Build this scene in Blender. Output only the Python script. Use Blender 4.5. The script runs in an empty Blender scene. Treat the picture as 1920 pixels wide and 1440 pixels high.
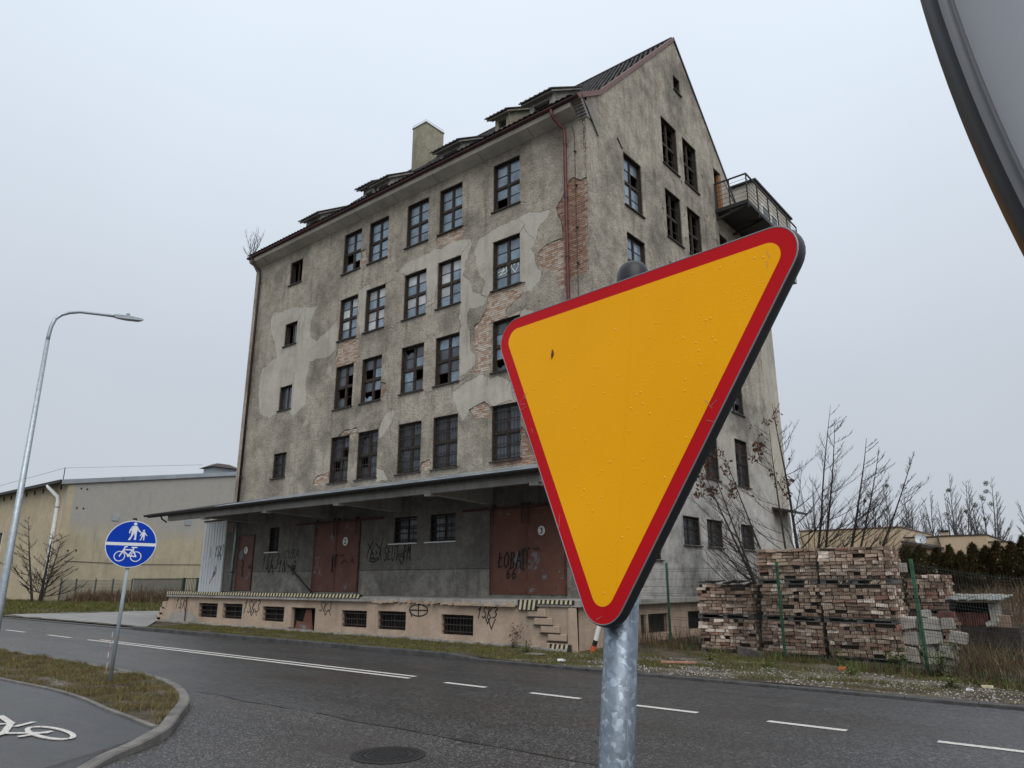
import bpy, math, random
import numpy as np
from mathutils import Vector, Matrix, noise
from mathutils.geometry import delaunay_2d_cdt

S = bpy.context.scene
COL = S.collection
R = math.radians

# ------------------------------------------------------------------ camera
cam_d = bpy.data.cameras.new('camera')
cam_d.sensor_fit = 'HORIZONTAL'
cam_d.sensor_width = 36.0
cam_d.lens = 1353.0 / 1920.0 * 36.0
cam_d.clip_start = 0.02
cam_d.clip_end = 3000.0
cam = bpy.data.objects.new('camera', cam_d)
COL.objects.link(cam)
cam.location = (0, 0, 1.8)
PITCH = math.atan(370.0 / 1353.0)
cam.rotation_euler = (R(90) + PITCH, 0, R(39.35))
S.camera = cam

# ------------------------------------------------------------------ sky and sun (overcast winter day)
SUN_ELEV, SUN_AZ = R(50), R(130)          # azimuth clockwise from +Y
world = bpy.data.worlds.new('World')
S.world = world
world.use_nodes = True
wt = world.node_tree
wt.nodes.clear()
wo = wt.nodes.new('ShaderNodeOutputWorld')
wb = wt.nodes.new('ShaderNodeBackground')
wb.inputs['Strength'].default_value = 0.0758
sky = wt.nodes.new('ShaderNodeTexSky')
sky.sky_type = 'NISHITA'
sky.sun_disc = False
sky.sun_elevation = SUN_ELEV
sky.sun_rotation = SUN_AZ
tc = wt.nodes.new('ShaderNodeTexCoord')
sep = wt.nodes.new('ShaderNodeSeparateXYZ')
wt.links.new(tc.outputs['Generated'], sep.inputs[0])
ramp = wt.nodes.new('ShaderNodeValToRGB')
cr = ramp.color_ramp
cr.elements[0].position = 0.0
cr.elements[0].color = (5.3, 5.65, 6.2, 1)
cr.elements[1].position = 1.0
cr.elements[1].color = (10.2, 10.9, 11.8, 1)
e = cr.elements.new(0.25); e.color = (5.9, 6.4, 7.1, 1)
e = cr.elements.new(0.6); e.color = (7.7, 8.6, 9.6, 1)
wt.links.new(sep.outputs['Z'], ramp.inputs['Fac'])
# faint cloud mottling
cn = wt.nodes.new('ShaderNodeTexNoise')
cn.inputs['Scale'].default_value = 2.2
cn.inputs['Detail'].default_value = 4
wt.links.new(tc.outputs['Generated'], cn.inputs['Vector'])
cm = wt.nodes.new('ShaderNodeMapRange')
cm.inputs['From Min'].default_value = 0.3
cm.inputs['From Max'].default_value = 0.7
cm.inputs['To Min'].default_value = 0.97
cm.inputs['To Max'].default_value = 1.03
wt.links.new(cn.outputs['Fac'], cm.inputs['Value'])
mulc = wt.nodes.new('ShaderNodeMix'); mulc.data_type = 'RGBA'; mulc.blend_type = 'MULTIPLY'
mulc.inputs[0].default_value = 1.0
wt.links.new(ramp.outputs['Color'], mulc.inputs[6])
wt.links.new(cm.outputs['Result'], mulc.inputs[7])
mixs = wt.nodes.new('ShaderNodeMix'); mixs.data_type = 'RGBA'
mixs.inputs[0].default_value = 0.04       # a little clear sky glowing through the cloud
wt.links.new(mulc.outputs[2], mixs.inputs[6])
wt.links.new(sky.outputs['Color'], mixs.inputs[7])
wt.links.new(mixs.outputs[2], wb.inputs['Color'])
wt.links.new(wb.outputs[0], wo.inputs['Surface'])

sun_d = bpy.data.lights.new('sun', 'SUN')
sun_d.energy = 1.5
sun_d.angle = R(50)
sun_d.color = (1.0, 0.97, 0.93)
sun = bpy.data.objects.new('sun', sun_d)
COL.objects.link(sun)
sv = Vector((math.sin(SUN_AZ) * math.cos(SUN_ELEV), math.cos(SUN_AZ) * math.cos(SUN_ELEV), math.sin(SUN_ELEV)))
sun.rotation_euler = sv.to_track_quat('Z', 'Y').to_euler()

S.view_settings.view_transform = 'Standard'
S.view_settings.look = 'None'
S.view_settings.exposure = 0.4
S.view_settings.gamma = 1.0
S.view_settings.use_curve_mapping = False
S.render.engine = 'CYCLES'

# ------------------------------------------------------------------ material helper
def lin(c):
    c = c / 255.0
    return c / 12.92 if c <= 0.04045 else ((c + 0.055) / 1.055) ** 2.4
def srgb(r, g, b): return (lin(r), lin(g), lin(b), 1)

class NM:
    """small node builder"""
    def __init__(s, name, rough=0.85, metal=0.0, spec=0.3):
        s.m = bpy.data.materials.new(name)
        s.m.use_nodes = True
        s.t = s.m.node_tree
        s.p = s.t.nodes['Principled BSDF']
        s.p.inputs['Roughness'].default_value = rough
        s.p.inputs['Metallic'].default_value = metal
        s.p.inputs['Specular IOR Level'].default_value = spec
        s._c = {}
    def n(s, t): return s.t.nodes.new(t)
    def l(s, a, b): s.t.links.new(a, b)
    def put(s, v, sock):
        if hasattr(v, 'is_output'): s.l(v, sock)
        else: sock.default_value = v
    def coord(s, kind='pos', scale=None):
        k = (kind, scale)
        if k in s._c: return s._c[k]
        if kind == 'pos':
            o = s.n('ShaderNodeNewGeometry').outputs['Position']
        else:
            o = s.n('ShaderNodeTexCoord').outputs['Object']
        if scale:
            mp = s.n('ShaderNodeMapping'); s.l(o, mp.inputs['Vector'])
            mp.inputs['Scale'].default_value = scale; o = mp.outputs[0]
        s._c[k] = o
        return o
    def noise(s, scale, detail=4, rough=0.55, kind='pos', aniso=None, dist=0.0):
        q = s.n('ShaderNodeTexNoise')
        s.l(s.coord(kind, aniso), q.inputs['Vector'])
        q.inputs['Scale'].default_value = scale
        q.inputs['Detail'].default_value = detail
        q.inputs['Roughness'].default_value = rough
        q.inputs['Distortion'].default_value = dist
        return q.outputs['Fac']
    def voro(s, scale, kind='pos', feature='F1', out='Distance', aniso=None):
        q = s.n('ShaderNodeTexVoronoi'); q.feature = feature
        s.l(s.coord(kind, aniso), q.inputs['Vector'])
        q.inputs['Scale'].default_value = scale
        return q.outputs[out]
    def rng(s, v, a, b, c=0.0, d=1.0):
        q = s.n('ShaderNodeMapRange')
        s.l(v, q.inputs['Value'])
        for nm, x in zip(('From Min', 'From Max', 'To Min', 'To Max'), (a, b, c, d)):
            q.inputs[nm].default_value = x
        return q.outputs['Result']
    def ramp(s, v, stops, interp='LINEAR'):
        q = s.n('ShaderNodeValToRGB'); q.color_ramp.interpolation = interp
        el = q.color_ramp.elements
        while len(el) < len(stops): el.new(0.5)
        for e_, (p, c) in zip(el, stops):
            e_.position = p; e_.color = c
        s.l(v, q.inputs['Fac'])
        return q.outputs['Color']
    def mix(s, f, a, b, mode='MIX'):
        q = s.n('ShaderNodeMix'); q.data_type = 'RGBA'; q.blend_type = mode
        s.put(f, q.inputs[0]); s.put(a, q.inputs[6]); s.put(b, q.inputs[7])
        return q.outputs[2]
    def math(s, op, a, b):
        q = s.n('ShaderNodeMath'); q.operation = op
        s.put(a, q.inputs[0]); s.put(b, q.inputs[1])
        return q.outputs[0]
    def rand(s):
        a = s.n('ShaderNodeObjectInfo').outputs['Random']; b = s.n('ShaderNodeNewGeometry').outputs['Random Per Island']
        return s.math('FRACT', s.math('ADD', a, b), 0.0)
    def col(s, v): s.put(v, s.p.inputs['Base Color']); return s
    def rough(s, v): s.put(v, s.p.inputs['Roughness']); return s
    def bump(s, h, strength=0.5, dist=0.01, prev=None):
        q = s.n('ShaderNodeBump')
        q.inputs['Strength'].default_value = strength
        q.inputs['Distance'].default_value = dist
        s.l(h, q.inputs['Height'])
        s.l(q.outputs[0], s.p.inputs['Normal'])
        return s

def simple(name, rgb, rough=0.8, metal=0.0, spec=0.3, var=0.15, scale=6.0, kind='pos', bump=0.0, bscale=60.0):
    m = NM(name, rough, metal, spec)
    a = tuple(x * (1 - var) for x in rgb[:3]) + (1,)
    b = tuple(min(1, x * (1 + var)) for x in rgb[:3]) + (1,)
    m.col(m.mix(m.rng(m.noise(scale, 5, kind=kind), 0.3, 0.7), a, b))
    if bump: m.bump(m.noise(bscale, 3, kind=kind), bump, 0.01)
    return m.m

MAT = {}
def plaster(name, base, dark, light, grain=0.9, gscale=22.0, stain=0.5, streak=0.35, upper=None):
    m = NM(name, 0.92, 0, 0.15)
    big = m.rng(m.noise(0.55, 8, 0.68), 0.42, 0.64)
    mid = m.rng(m.noise(2.6, 8, 0.7), 0.40, 0.60)
    c = m.mix(mid, base, light)
    c = m.mix(m.math('MULTIPLY', big, stain), c, dark)
    st = m.rng(m.noise(1.0, 7, 0.68, aniso=(3.2, 3.2, 0.35)), 0.52, 0.68)
    c = m.mix(m.math('MULTIPLY', st, streak), c, dark)
    fine = m.noise(gscale, 6, 0.75)
    c = m.mix(m.rng(fine, 0.38, 0.58, 0.0, 1.0), m.mix(min(1.0, grain * .95), c, (0.60, 0.58, 0.55, 1), 'MULTIPLY'), c)
    lump = m.noise(8.5, 8, 0.72, dist=.6, aniso=(1.0, 1.0, 1.4))
    c = m.mix(m.rng(lump, .36, .52, 0, 1), m.mix(min(1.0, grain * .8), c, (.64, .62, .59, 1), 'MULTIPLY'), c)
    spots = m.rng(m.noise(7.0, 3, 0.5), 0.70, 0.76)
    c = m.mix(m.math('MULTIPLY', spots, 0.6), c, dark)
    if upper:
        sp = m.n('ShaderNodeSeparateXYZ'); m.l(m.coord('pos'), sp.inputs[0])
        zz = m.math('ADD', sp.outputs['Z'], m.math('MULTIPLY', m.noise(.45, 6, .65), 4.5))
        c = m.mix(m.rng(zz, upper[0], upper[1], 0, .8), c, m.mix(1.0, upper[2], m.mix(m.math('MAXIMUM', m.math('MULTIPLY', mid, .45), big) if name == 'gable_plaster' else mid, (1, 1, 1, 1), (.30, .30, .30, 1) if name == 'gable_plaster' else (.9, .9, .9, 1)), 'MULTIPLY'))
    m.col(c)
    m.bump(m.math('ADD', m.math('MULTIPLY', fine, .5), lump), grain, 0.05)
    return m.m
MAT['rough_plaster'] = plaster('rough_plaster', (.46, .405, .332, 1), (.135, .124, .106, 1), (.55, .495, .415, 1), 1.0, 20, 0.66, 0.45)
MAT['smooth_plaster'] = plaster('smooth_plaster', (.47, .435, .37, 1), (.25, .23, .195, 1), (.51, .475, .41, 1), 0.25, 16, 0.5, 0.45)
MAT['gable_plaster'] = plaster('gable_plaster', (.49, .435, .36, 1), (.11, .105, .095, 1), (.60, .545, .465, 1), 1.0, 20, 0.68, 0.42, (13.0, 6.5, (.60, .585, .555, 1)))
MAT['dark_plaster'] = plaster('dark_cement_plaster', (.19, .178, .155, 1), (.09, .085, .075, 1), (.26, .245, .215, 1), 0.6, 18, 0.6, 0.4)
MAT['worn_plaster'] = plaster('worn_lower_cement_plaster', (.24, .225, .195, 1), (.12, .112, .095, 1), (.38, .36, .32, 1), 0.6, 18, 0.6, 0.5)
MAT['pink_plaster'] = plaster('pinkish_dock_render', (.42, .315, .235, 1), (.20, .16, .125, 1), (.48, .37, .28, 1), 0.25, 12, 0.35, 0.3)
MAT['hall_yellow'] = plaster('ochre_render', (.46, .385, .255, 1), (.30, .26, .18, 1), (.52, .44, .31, 1), 0.2, 10, 0.4, 0.4)
MAT['hall_grey'] = plaster('grey_ochre_render', (.43, .375, .265, 1), (.26, .235, .175, 1), (.46, .405, .29, 1), 0.2, 10, 0.4, 0.6, (7.0, 8.6, (.35, .345, .33, 1)))
MAT['beige_render'] = plaster('beige_house_render', (.50, .39, .27, 1), (.40, .31, .21, 1), (.54, .43, .30, 1), 0.1, 10, 0.3, 0.3)
MAT['concrete'] = plaster('concrete', (.36, .345, .315, 1), (.13, .125, .115, 1), (.38, .365, .34, 1), 0.4, 25, 0.5, 0.45)
MAT['chimney_plaster'] = plaster('mossy_chimney_plaster', (.36, .33, .255, 1), (.17, .165, .11, 1), (.42, .39, .31, 1), 0.8, 14, 0.5, 0.5)
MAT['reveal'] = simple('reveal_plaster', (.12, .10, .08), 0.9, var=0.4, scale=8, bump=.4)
MAT['mortar'] = simple('lime_mortar', (.30, .26, .21), 0.95, var=0.3, scale=14, bump=.5, bscale=40)

def brickmat(name, cols, kind='rand', dirt=0.5):
    m = NM(name, 0.9, 0, 0.15)
    n = len(cols)
    tone = m.rng(m.noise(1.1, 3, .5), .4, .62)
    stops = [(i / n, c) for i, c in enumerate(cols)]
    c = m.ramp(m.rand(), stops, 'CONSTANT')
    c = m.mix(m.math('MULTIPLY', tone, .35), c, m.mix(1.0, c, (.62, .58, .55, 1), 'MULTIPLY'))
    g = m.rng(m.noise(18, 5, 0.7), 0.42, 0.68)
    c = m.mix(m.math('MULTIPLY', g, dirt), c, (.07, .055, .045, 1))
    m.col(c)
    m.bump(m.noise(45, 5, 0.7), 0.8, 0.012)
    return m.m
MAT['brick_pale'] = brickmat('lime_stained_brick', [(.50, .40, .32, 1), (.54, .46, .38, 1), (.46, .34, .26, 1), (.56, .49, .42, 1), (.42, .29, .21, 1), (.53, .43, .35, 1), (.40, .24, .17, 1)], dirt=.3)
MAT['brick_wall'] = brickmat('red_wall_brick', [(.36, .215, .155, 1), (.33, .195, .14, 1), (.40, .26, .195, 1), (.29, .175, .13, 1), (.44, .31, .24, 1)], dirt=.5)
MAT['brick_stack'] = brickmat('reclaimed_brick', [(0.267, 0.182, 0.133, 1), (0.349, 0.256, 0.191, 1), (0.396, 0.297, 0.227, 1), (0.721, 0.618, 0.533, 1), (0.285, 0.184, 0.135, 1), (0.379, 0.296, 0.231, 1),
    (0.213, 0.144, 0.108, 1), (0.421, 0.323, 0.246, 1), (0.282, 0.149, 0.112, 1), (0.484, 0.386, 0.310, 1), (0.284, 0.207, 0.156, 1), (0.325, 0.234, 0.175, 1), (0.183, 0.127, 0.098, 1), (0.379, 0.273, 0.207, 1), (0.256, 0.176, 0.131, 1), (0.446, 0.345, 0.266, 1), (0.647, 0.545, 0.460, 1), (0.497, 0.397, 0.320, 1), (0.238, 0.169, 0.128, 1)], dirt=.42)
MAT['brick_core'] = simple('shaded_brick_core', (.035, .027, .022), 0.95, var=.3, scale=14)  # near-black: shade between the stacked bricks put into the colour
MAT['wood_frame'] = simple('weathered_brown_wood', (.038, .027, .021), 0.7, var=.55, scale=10, bump=.3)
MAT['sill'] = simple('dark_tarnished_sill', (.045, .038, .034), 0.6, var=.4)
MAT['iron'] = simple('dark_rusty_iron', (.03, .025, .022), 0.65, spec=.4, var=.5)
MAT['black_iron'] = simple('black_painted_iron', (.018, .018, .018), 0.55, spec=.4, var=.3)
def pane(name, rgb, var, rough=.08):
    m = NM(name, rough, 0, 0.6)
    a = tuple(x * (1 - var) for x in rgb) + (1,); b = tuple(x * (1 + var) for x in rgb) + (1,)
    c = m.mix(m.rng(m.noise(3.5, 5, .6), .3, .7), a, b)
    c = m.mix(m.rng(m.rand(), 0, 1, 0, .45), c, (.05, .065, .08, 1))
    m.col(c); m.rough(m.rng(m.noise(9, 4), .3, .7, rough, rough + .25))
    return m.m
MAT['pane_blue'] = pane('pale_blue_glass', (.20, .27, .335), .35)  # pale bluish base colour, varied from pane to pane
MAT['pane_white'] = pane('whitened_glass', (.50, .52, .52), .2, .25)
MAT['pane_dark'] = pane('grimy_dark_glass', (.050, .058, .068), .5)
MAT['pane_black'] = pane('dark_barred_glass', (.016, .017, .019), .5, .22)
MAT['void'] = simple('unlit_cellar_void', (.010, .010, .010), .6, spec=.12, var=.3)  # near-black: darkness behind the cellar openings put into the colour
MAT['interior'] = simple('dark_interior', (.03, .028, .026), 0.95)  # near-black: indoor darkness put into the colour

def rustdoor():
    m = NM('rust_red_door_paint', 0.6, 0, .3)
    c = m.mix(m.rng(m.noise(1.6, 6, .65), .3, .7), (.115, .046, .032, 1), (.165, .070, .046, 1))
    c = m.mix(m.rng(m.noise(5, 6, .7, aniso=(1, 1, .35)), .55, .75), c, (.075, .035, .025, 1))
    c = m.mix(m.rng(m.noise(1.5, 8, .75), .585, .605), c, (.15, .16, .165, 1))
    m.col(c); m.bump(m.noise(30, 4), .25, .01)
    return m.m
MAT['door'] = rustdoor()
MAT['door_plain'] = simple('rust_red_plain_paint', (.14, .056, .038), .6, var=.25, scale=3)
MAT['door_edge'] = simple('dark_rust_edge', (.07, .03, .022), .6, var=.4)
MAT['gutter_red'] = simple('dark_red_gutter_paint', (.105, .022, .020), .5, spec=.4, var=.45, scale=5)
MAT['gutter_maroon'] = simple('dark_maroon_gutter_paint', (.060, .017, .015), .5, spec=.4, var=.5, scale=3)
MAT['gutter_dark'] = simple('dark_maroon_pipe_paint', (.035, .016, .013), .5, spec=.4, var=.5, scale=5)
MAT['fascia_red'] = simple('brownish_red_verge_metal', (.15, .075, .065), .55, spec=.4, var=.2)
MAT['roof_tile'] = simple('black_brown_roof_tile', (.035, .032, .032), .8, var=.5, scale=7, bump=.4)
MAT['dormer_roof'] = simple('weathered_dormer_felt', (.06, .052, .047), .85, var=.4, scale=5)
MAT['dormer_wall'] = plaster('peeling_dormer_wall', (.40, .38, .345, 1), (.12, .115, .10, 1), (.45, .43, .40, 1), .6, 22, .6, .4)
MAT['canopy_top'] = simple('wet_zinc_roof_sheet', (.36, .40, .43), .3, metal=.6, spec=.5, var=.3, scale=3)
MAT['canopy_under'] = simple('dark_canopy_boards', (.075, .068, .06), .9, var=.4)  # very dark boards below the canopy sheets
MAT['white'] = simple('white_paint', (.74, .74, .72), .6, var=.05)
MAT['white_sheet'] = simple('white_profiled_sheet', (.66, .68, .68), .45, spec=.4, var=.07, scale=2)
MAT['black_paint'] = simple('black_spray_paint', (.014, .013, .013), .8, var=.2)
MAT['white_scribble'] = simple('white_spray_paint', (.62, .62, .60), .8, var=.1)
MAT['pale_scribble'] = simple('pale_pink_scribble', (.36, .24, .20), .8, var=.1)
MAT['hazard_yellow'] = simple('faded_hazard_cream', (.52, .46, .30), .7, var=.25, scale=12)
MAT['hazard_black'] = simple('hazard_black', (.025, .024, .022), .7, var=.3)

def galv(name, kind='obj', sc=55.0, tint=(.42, .47, .52)):
    m = NM(name, .38, .75, .5)
    v = m.n('ShaderNodeTexVoronoi'); m.l(m.coord(kind), v.inputs['Vector']); v.inputs['Scale'].default_value = sc; v.inputs['Randomness'].default_value = 1.0
    dvn = m.n('ShaderNodeTexNoise'); m.l(m.coord(kind), dvn.inputs['Vector']); dvn.inputs['Scale'].default_value = 40; dmx = m.n('ShaderNodeMix'); dmx.data_type = 'VECTOR'; dmx.inputs[0].default_value = .03; m.l(m.coord(kind), dmx.inputs[4]); m.l(dvn.outputs['Color'], dmx.inputs[5]); m.l(dmx.outputs[1], v.inputs['Vector'])
    f = m.n('ShaderNodeSeparateColor'); m.l(v.outputs['Color'], f.inputs[0])
    spang = m.ramp(f.outputs[0], [(0, tuple(x * .70 for x in tint) + (1,)), (.80, tuple(tint) + (1,)), (.88, tuple(min(1, x * 1.3) for x in tint) + (1,)), (1, tuple(min(1, x * 1.5) for x in tint) + (1,))])
    c = m.mix(m.rng(m.noise(6, 5, .6, kind=kind), .35, .65), m.mix(1.0, spang, (.72, .75, .79, 1), 'MULTIPLY'), spang)
    m.col(c); m.rough(m.rng(f.outputs[1], 0, 1, .3, .55))
    return m.m
MAT['galv'] = galv('galvanised_steel_spangled', sc=105.0, tint=(.27, .31, .35))
MAT['galv_far'] = simple('galvanised_steel_dull', (.36, .40, .43), .45, metal=.5, spec=.5, var=.18, scale=14, kind='obj')
MAT['grey_post'] = simple('grey_powder_coat', (.30, .34, .36), .5, spec=.4, var=.1, kind='obj')
MAT['rim'] = simple('dark_grey_sign_rim', (.020, .021, .023), .45, spec=.35, var=.15, kind='obj')
MAT['rim_light'] = simple('pale_aluminium_edge', (.22, .22, .225), .45, metal=.5, spec=.5, var=.1, kind='obj')
MAT['cap'] = simple('black_plastic_cap', (.016, .017, .020), .4, spec=.3, var=.1, kind='obj')

def retro(name, base, dark):
    m = NM(name, .45, 0, .08)
    hexs = m.voro(330, 'obj')
    c = m.mix(m.rng(m.noise(3, 4, .5, kind='obj'), .3, .7), dark, base)
    m.col(m.mix(m.rng(hexs, .15, .6, 0, .10), c, m.mix(1.0, c, (.7, .65, .6, 1), 'MULTIPLY')))
    m.bump(hexs, .10, .002)
    return m.m
MAT['retro_yellow'] = retro('amber_reflective_film', (.92, .415, .004, 1), (.86, .38, .003, 1))
MAT['retro_red'] = retro('red_reflective_film', (.52, .007, .014, 1), (.46, .006, .011, 1))
MAT['retro_blue'] = retro('blue_reflective_film', (.006, .05, .42, 1), (.005, .042, .37, 1))
MAT['retro_white'] = retro('white_reflective_film', (.72, .74, .76, 1), (.68, .70, .72, 1))
md = NM('wet_amber_drop', .06, 0, .5); md.col((.90, .405, .004, 1)); MAT['drop'] = md.m

def asphalt(name, base, light, warm, rlo, rhi, big=.35, gs=58):
    m = NM(name, .6, 0, .5)
    ag = m.voro(gs)
    agc = m.voro(gs, out='Color')
    f = m.n('ShaderNodeSeparateColor'); m.l(agc, f.inputs[0])
    c = m.ramp(f.outputs[0], [(0, tuple(x * .30 for x in base[:3]) + (1,)), (.30, tuple(x * .75 for x in base[:3]) + (1,)), (.60, base), (.74, tuple(x * 1.35 for x in base[:3]) + (1,)), (.86, light), (1, tuple(min(1, x * 1.35) for x in light[:3]) + (1,))])
    w = m.rng(m.noise(big, 6, .6), .42, .66)
    c = m.mix(m.math('MULTIPLY', w, .55), c, warm)
    tr = m.rng(m.noise(.55, 5, .6, aniso=(.12, 2.2, 1)), .40, .66)
    c = m.mix(m.math('MULTIPLY', tr, .45), c, m.mix(1.0, c, (.62, .60, .58, 1), 'MULTIPLY'))
    m.col(c)
    wet = m.rng(m.noise(.4, 6, .65, aniso=(.35, 1.3, 1)), .38, .62)
    m.rough(m.rng(wet, 0, 1, rlo, rhi))
    m.bump(m.math('ADD', m.math('MULTIPLY', ag, -.6), m.math('MULTIPLY', m.noise(260, 2), .6)), .7, .008)
    return m.m
MAT['road'] = asphalt('damp_road_asphalt', (.036, .035, .035, 1), (.115, .112, .11, 1), (.042, .035, .030, 1), .26, .50, .35, 58)
MAT['side_road'] = asphalt('coarse_side_street_asphalt', (.043, .040, .039, 1), (.135, .128, .124, 1), (.050, .040, .034, 1), .32, .58, .6, 60)
MAT['path'] = asphalt('fine_cycle_path_asphalt', (.046, .047, .050, 1), (.085, .085, .085, 1), (.050, .048, .047, 1), .28, .5, .5, 110)
MAT['kerb'] = simple('grey_kerb_concrete', (.145, .135, .125), .85, var=.35, scale=4, bump=.4, bscale=90)
MAT['kerb_dark'] = simple('dark_wet_kerb_concrete', (.062, .060, .059), .7, var=.4, scale=4, bump=.4, bscale=90)
MAT['drive'] = simple('pale_concrete_paving', (.22, .215, .205), .8, var=.18, scale=1.2, bump=.2)
MAT['seam'] = simple('tar_seam', (.012, .011, .010), .5, var=.3)
def roadpaint():
    m = NM('worn_road_paint', .7, 0, .3)
    w = m.rng(m.noise(30, 7, .75), .50, .60)
    m.col(m.mix(m.math('MULTIPLY', w, .7), (.56, .54, .50, 1), (.16, .15, .145, 1)))
    m.bump(m.noise(120, 2), .3, .004)
    return m.m
MAT['road_paint'] = roadpaint()

def soil():
    m = NM('verge_soil_and_gravel', .95, 0, .1)
    c = m.mix(m.rng(m.noise(1.4, 6, .65), .38, .62), (.045, .036, .028, 1), (.11, .09, .068, 1))
    c = m.mix(m.rng(m.noise(.5, 6, .65, aniso=(.5, 1.6, 1)), .50, .60), c, (.075, .068, .034, 1))
    peb = m.voro(38, out='Color'); f = m.n('ShaderNodeSeparateColor'); m.l(peb, f.inputs[0])
    gr = m.rng(m.noise(.8, 5, .6, aniso=(.35, 1.5, 1)), .54, .62)
    pc = m.ramp(f.outputs[0], [(0, (.08, .07, .058, 1)), (.5, (.16, .14, .12, 1)), (.85, (.26, .235, .205, 1)), (1, (.36, .34, .31, 1))])
    c = m.mix(m.math('MULTIPLY', gr, .75), c, pc)
    m.col(c); m.bump(m.noise(30, 5, .7), .9, .03)
    return m.m
MAT['soil'] = soil()
MAT['far_ground'] = simple('winter_field', (.07, .065, .035), .95, var=.3, scale=.3)
MAT['pebble'] = brickmat('pale_gravel', [(.30, .28, .25, 1), (.42, .40, .36, 1), (.22, .20, .17, 1)], dirt=.3)
for nm, c in dict(grass_green=(.070, .105, .018), grass_olive=(.11, .105, .026), grass_straw=(.20, .15, .065), grass_brown=(.095, .062, .032),
                  weed_green=(.055, .105, .022), dry_russet=(.095, .058, .036), dry_tan=(.17, .125, .07), leaf_brown=(.085, .035, .018),
                  thuja_dark=(.045, .050, .018), thuja_olive=(.085, .078, .028), thuja_brown=(.115, .068, .030)).items():
    MAT[nm] = simple(nm, c, .8, var=.3, scale=3)
MAT['bark'] = simple('wet_dark_bark', (.038, .030, .025), .85, var=.35, scale=8, bump=.5)
MAT['far_bark'] = simple('hazed_far_bark', (.10, .098, .096), .9, var=.3, scale=2)  # paler than the near bark: distance haze put into the colour
MAT['mistletoe'] = simple('mistletoe_green', (.045, .050, .020), .9, var=.3, scale=3)
MAT['post_green'] = simple('green_fence_paint', (.035, .105, .055), .5, spec=.4, var=.2, scale=4)
MAT['wire'] = simple('dark_green_wire', (.030, .036, .033), .5, spec=.4, var=.2)
MAT['fence_grey'] = simple('grey_fence_paint', (.075, .085, .09), .5, var=.15)
MAT['fence_green'] = simple('dark_green_gate_paint', (.025, .045, .030), .5, var=.2)
MAT['pallet'] = simple('grey_wet_pallet_wood', (.10, .092, .085), .85, var=.4, scale=6, bump=.3)
MAT['block'] = plaster('pale_concrete_block', (.36, .335, .30, 1), (.16, .145, .12, 1), (.46, .44, .40, 1), .5, 24, .5, .3)
MAT['tile_red'] = simple('old_red_roof_tile', (.115, .045, .035), .8, var=.35, scale=8)
MAT['tile_grey'] = simple('lichen_grey_tile', (.20, .205, .19), .85, var=.45, scale=12)
MAT['cast_iron'] = simple('cast_iron_cover', (.016, .015, .015), .5, spec=.5, var=.3, scale=14)
MAT['orange'] = simple('orange_plastic', (.50, .11, .045), .6, var=.15)
MAT['house_roof'] = simple('dark_house_roof', (.05, .042, .040), .8, var=.3)
MAT['dish'] = simple('pale_dish_enamel', (.52, .56, .60), .5, var=.06)
MAT['sheet_metal'] = simple('pale_roof_flashing', (.34, .37, .40), .45, metal=.4, var=.15, scale=1)
MAT['pipe_white'] = simple('white_plastic_pipe', (.62, .63, .62), .5, var=.1)
MAT['back_grey'] = simple('bare_aluminium_back', (.78, .79, .82), .8, metal=.0, spec=.1, var=.08, kind='obj', scale=4)
MAT['dark_post'] = simple('blue_grey_post_paint', (.13, .155, .175), .35, metal=.3, spec=.5, var=.25, scale=9)
MAT['glass_lamp'] = simple('lamp_lens', (.3, .32, .34), .2, spec=.5)
MAT['clay_tile'] = simple('pinkish_clay', (.40, .20, .14), .8, var=.2)
MAT['faded_red'] = simple('faded_red_plastic', (.45, .16, .17), .7, var=.2)
MAT['litter'] = simple('white_litter', (.70, .70, .70), .6, var=.05)

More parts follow.
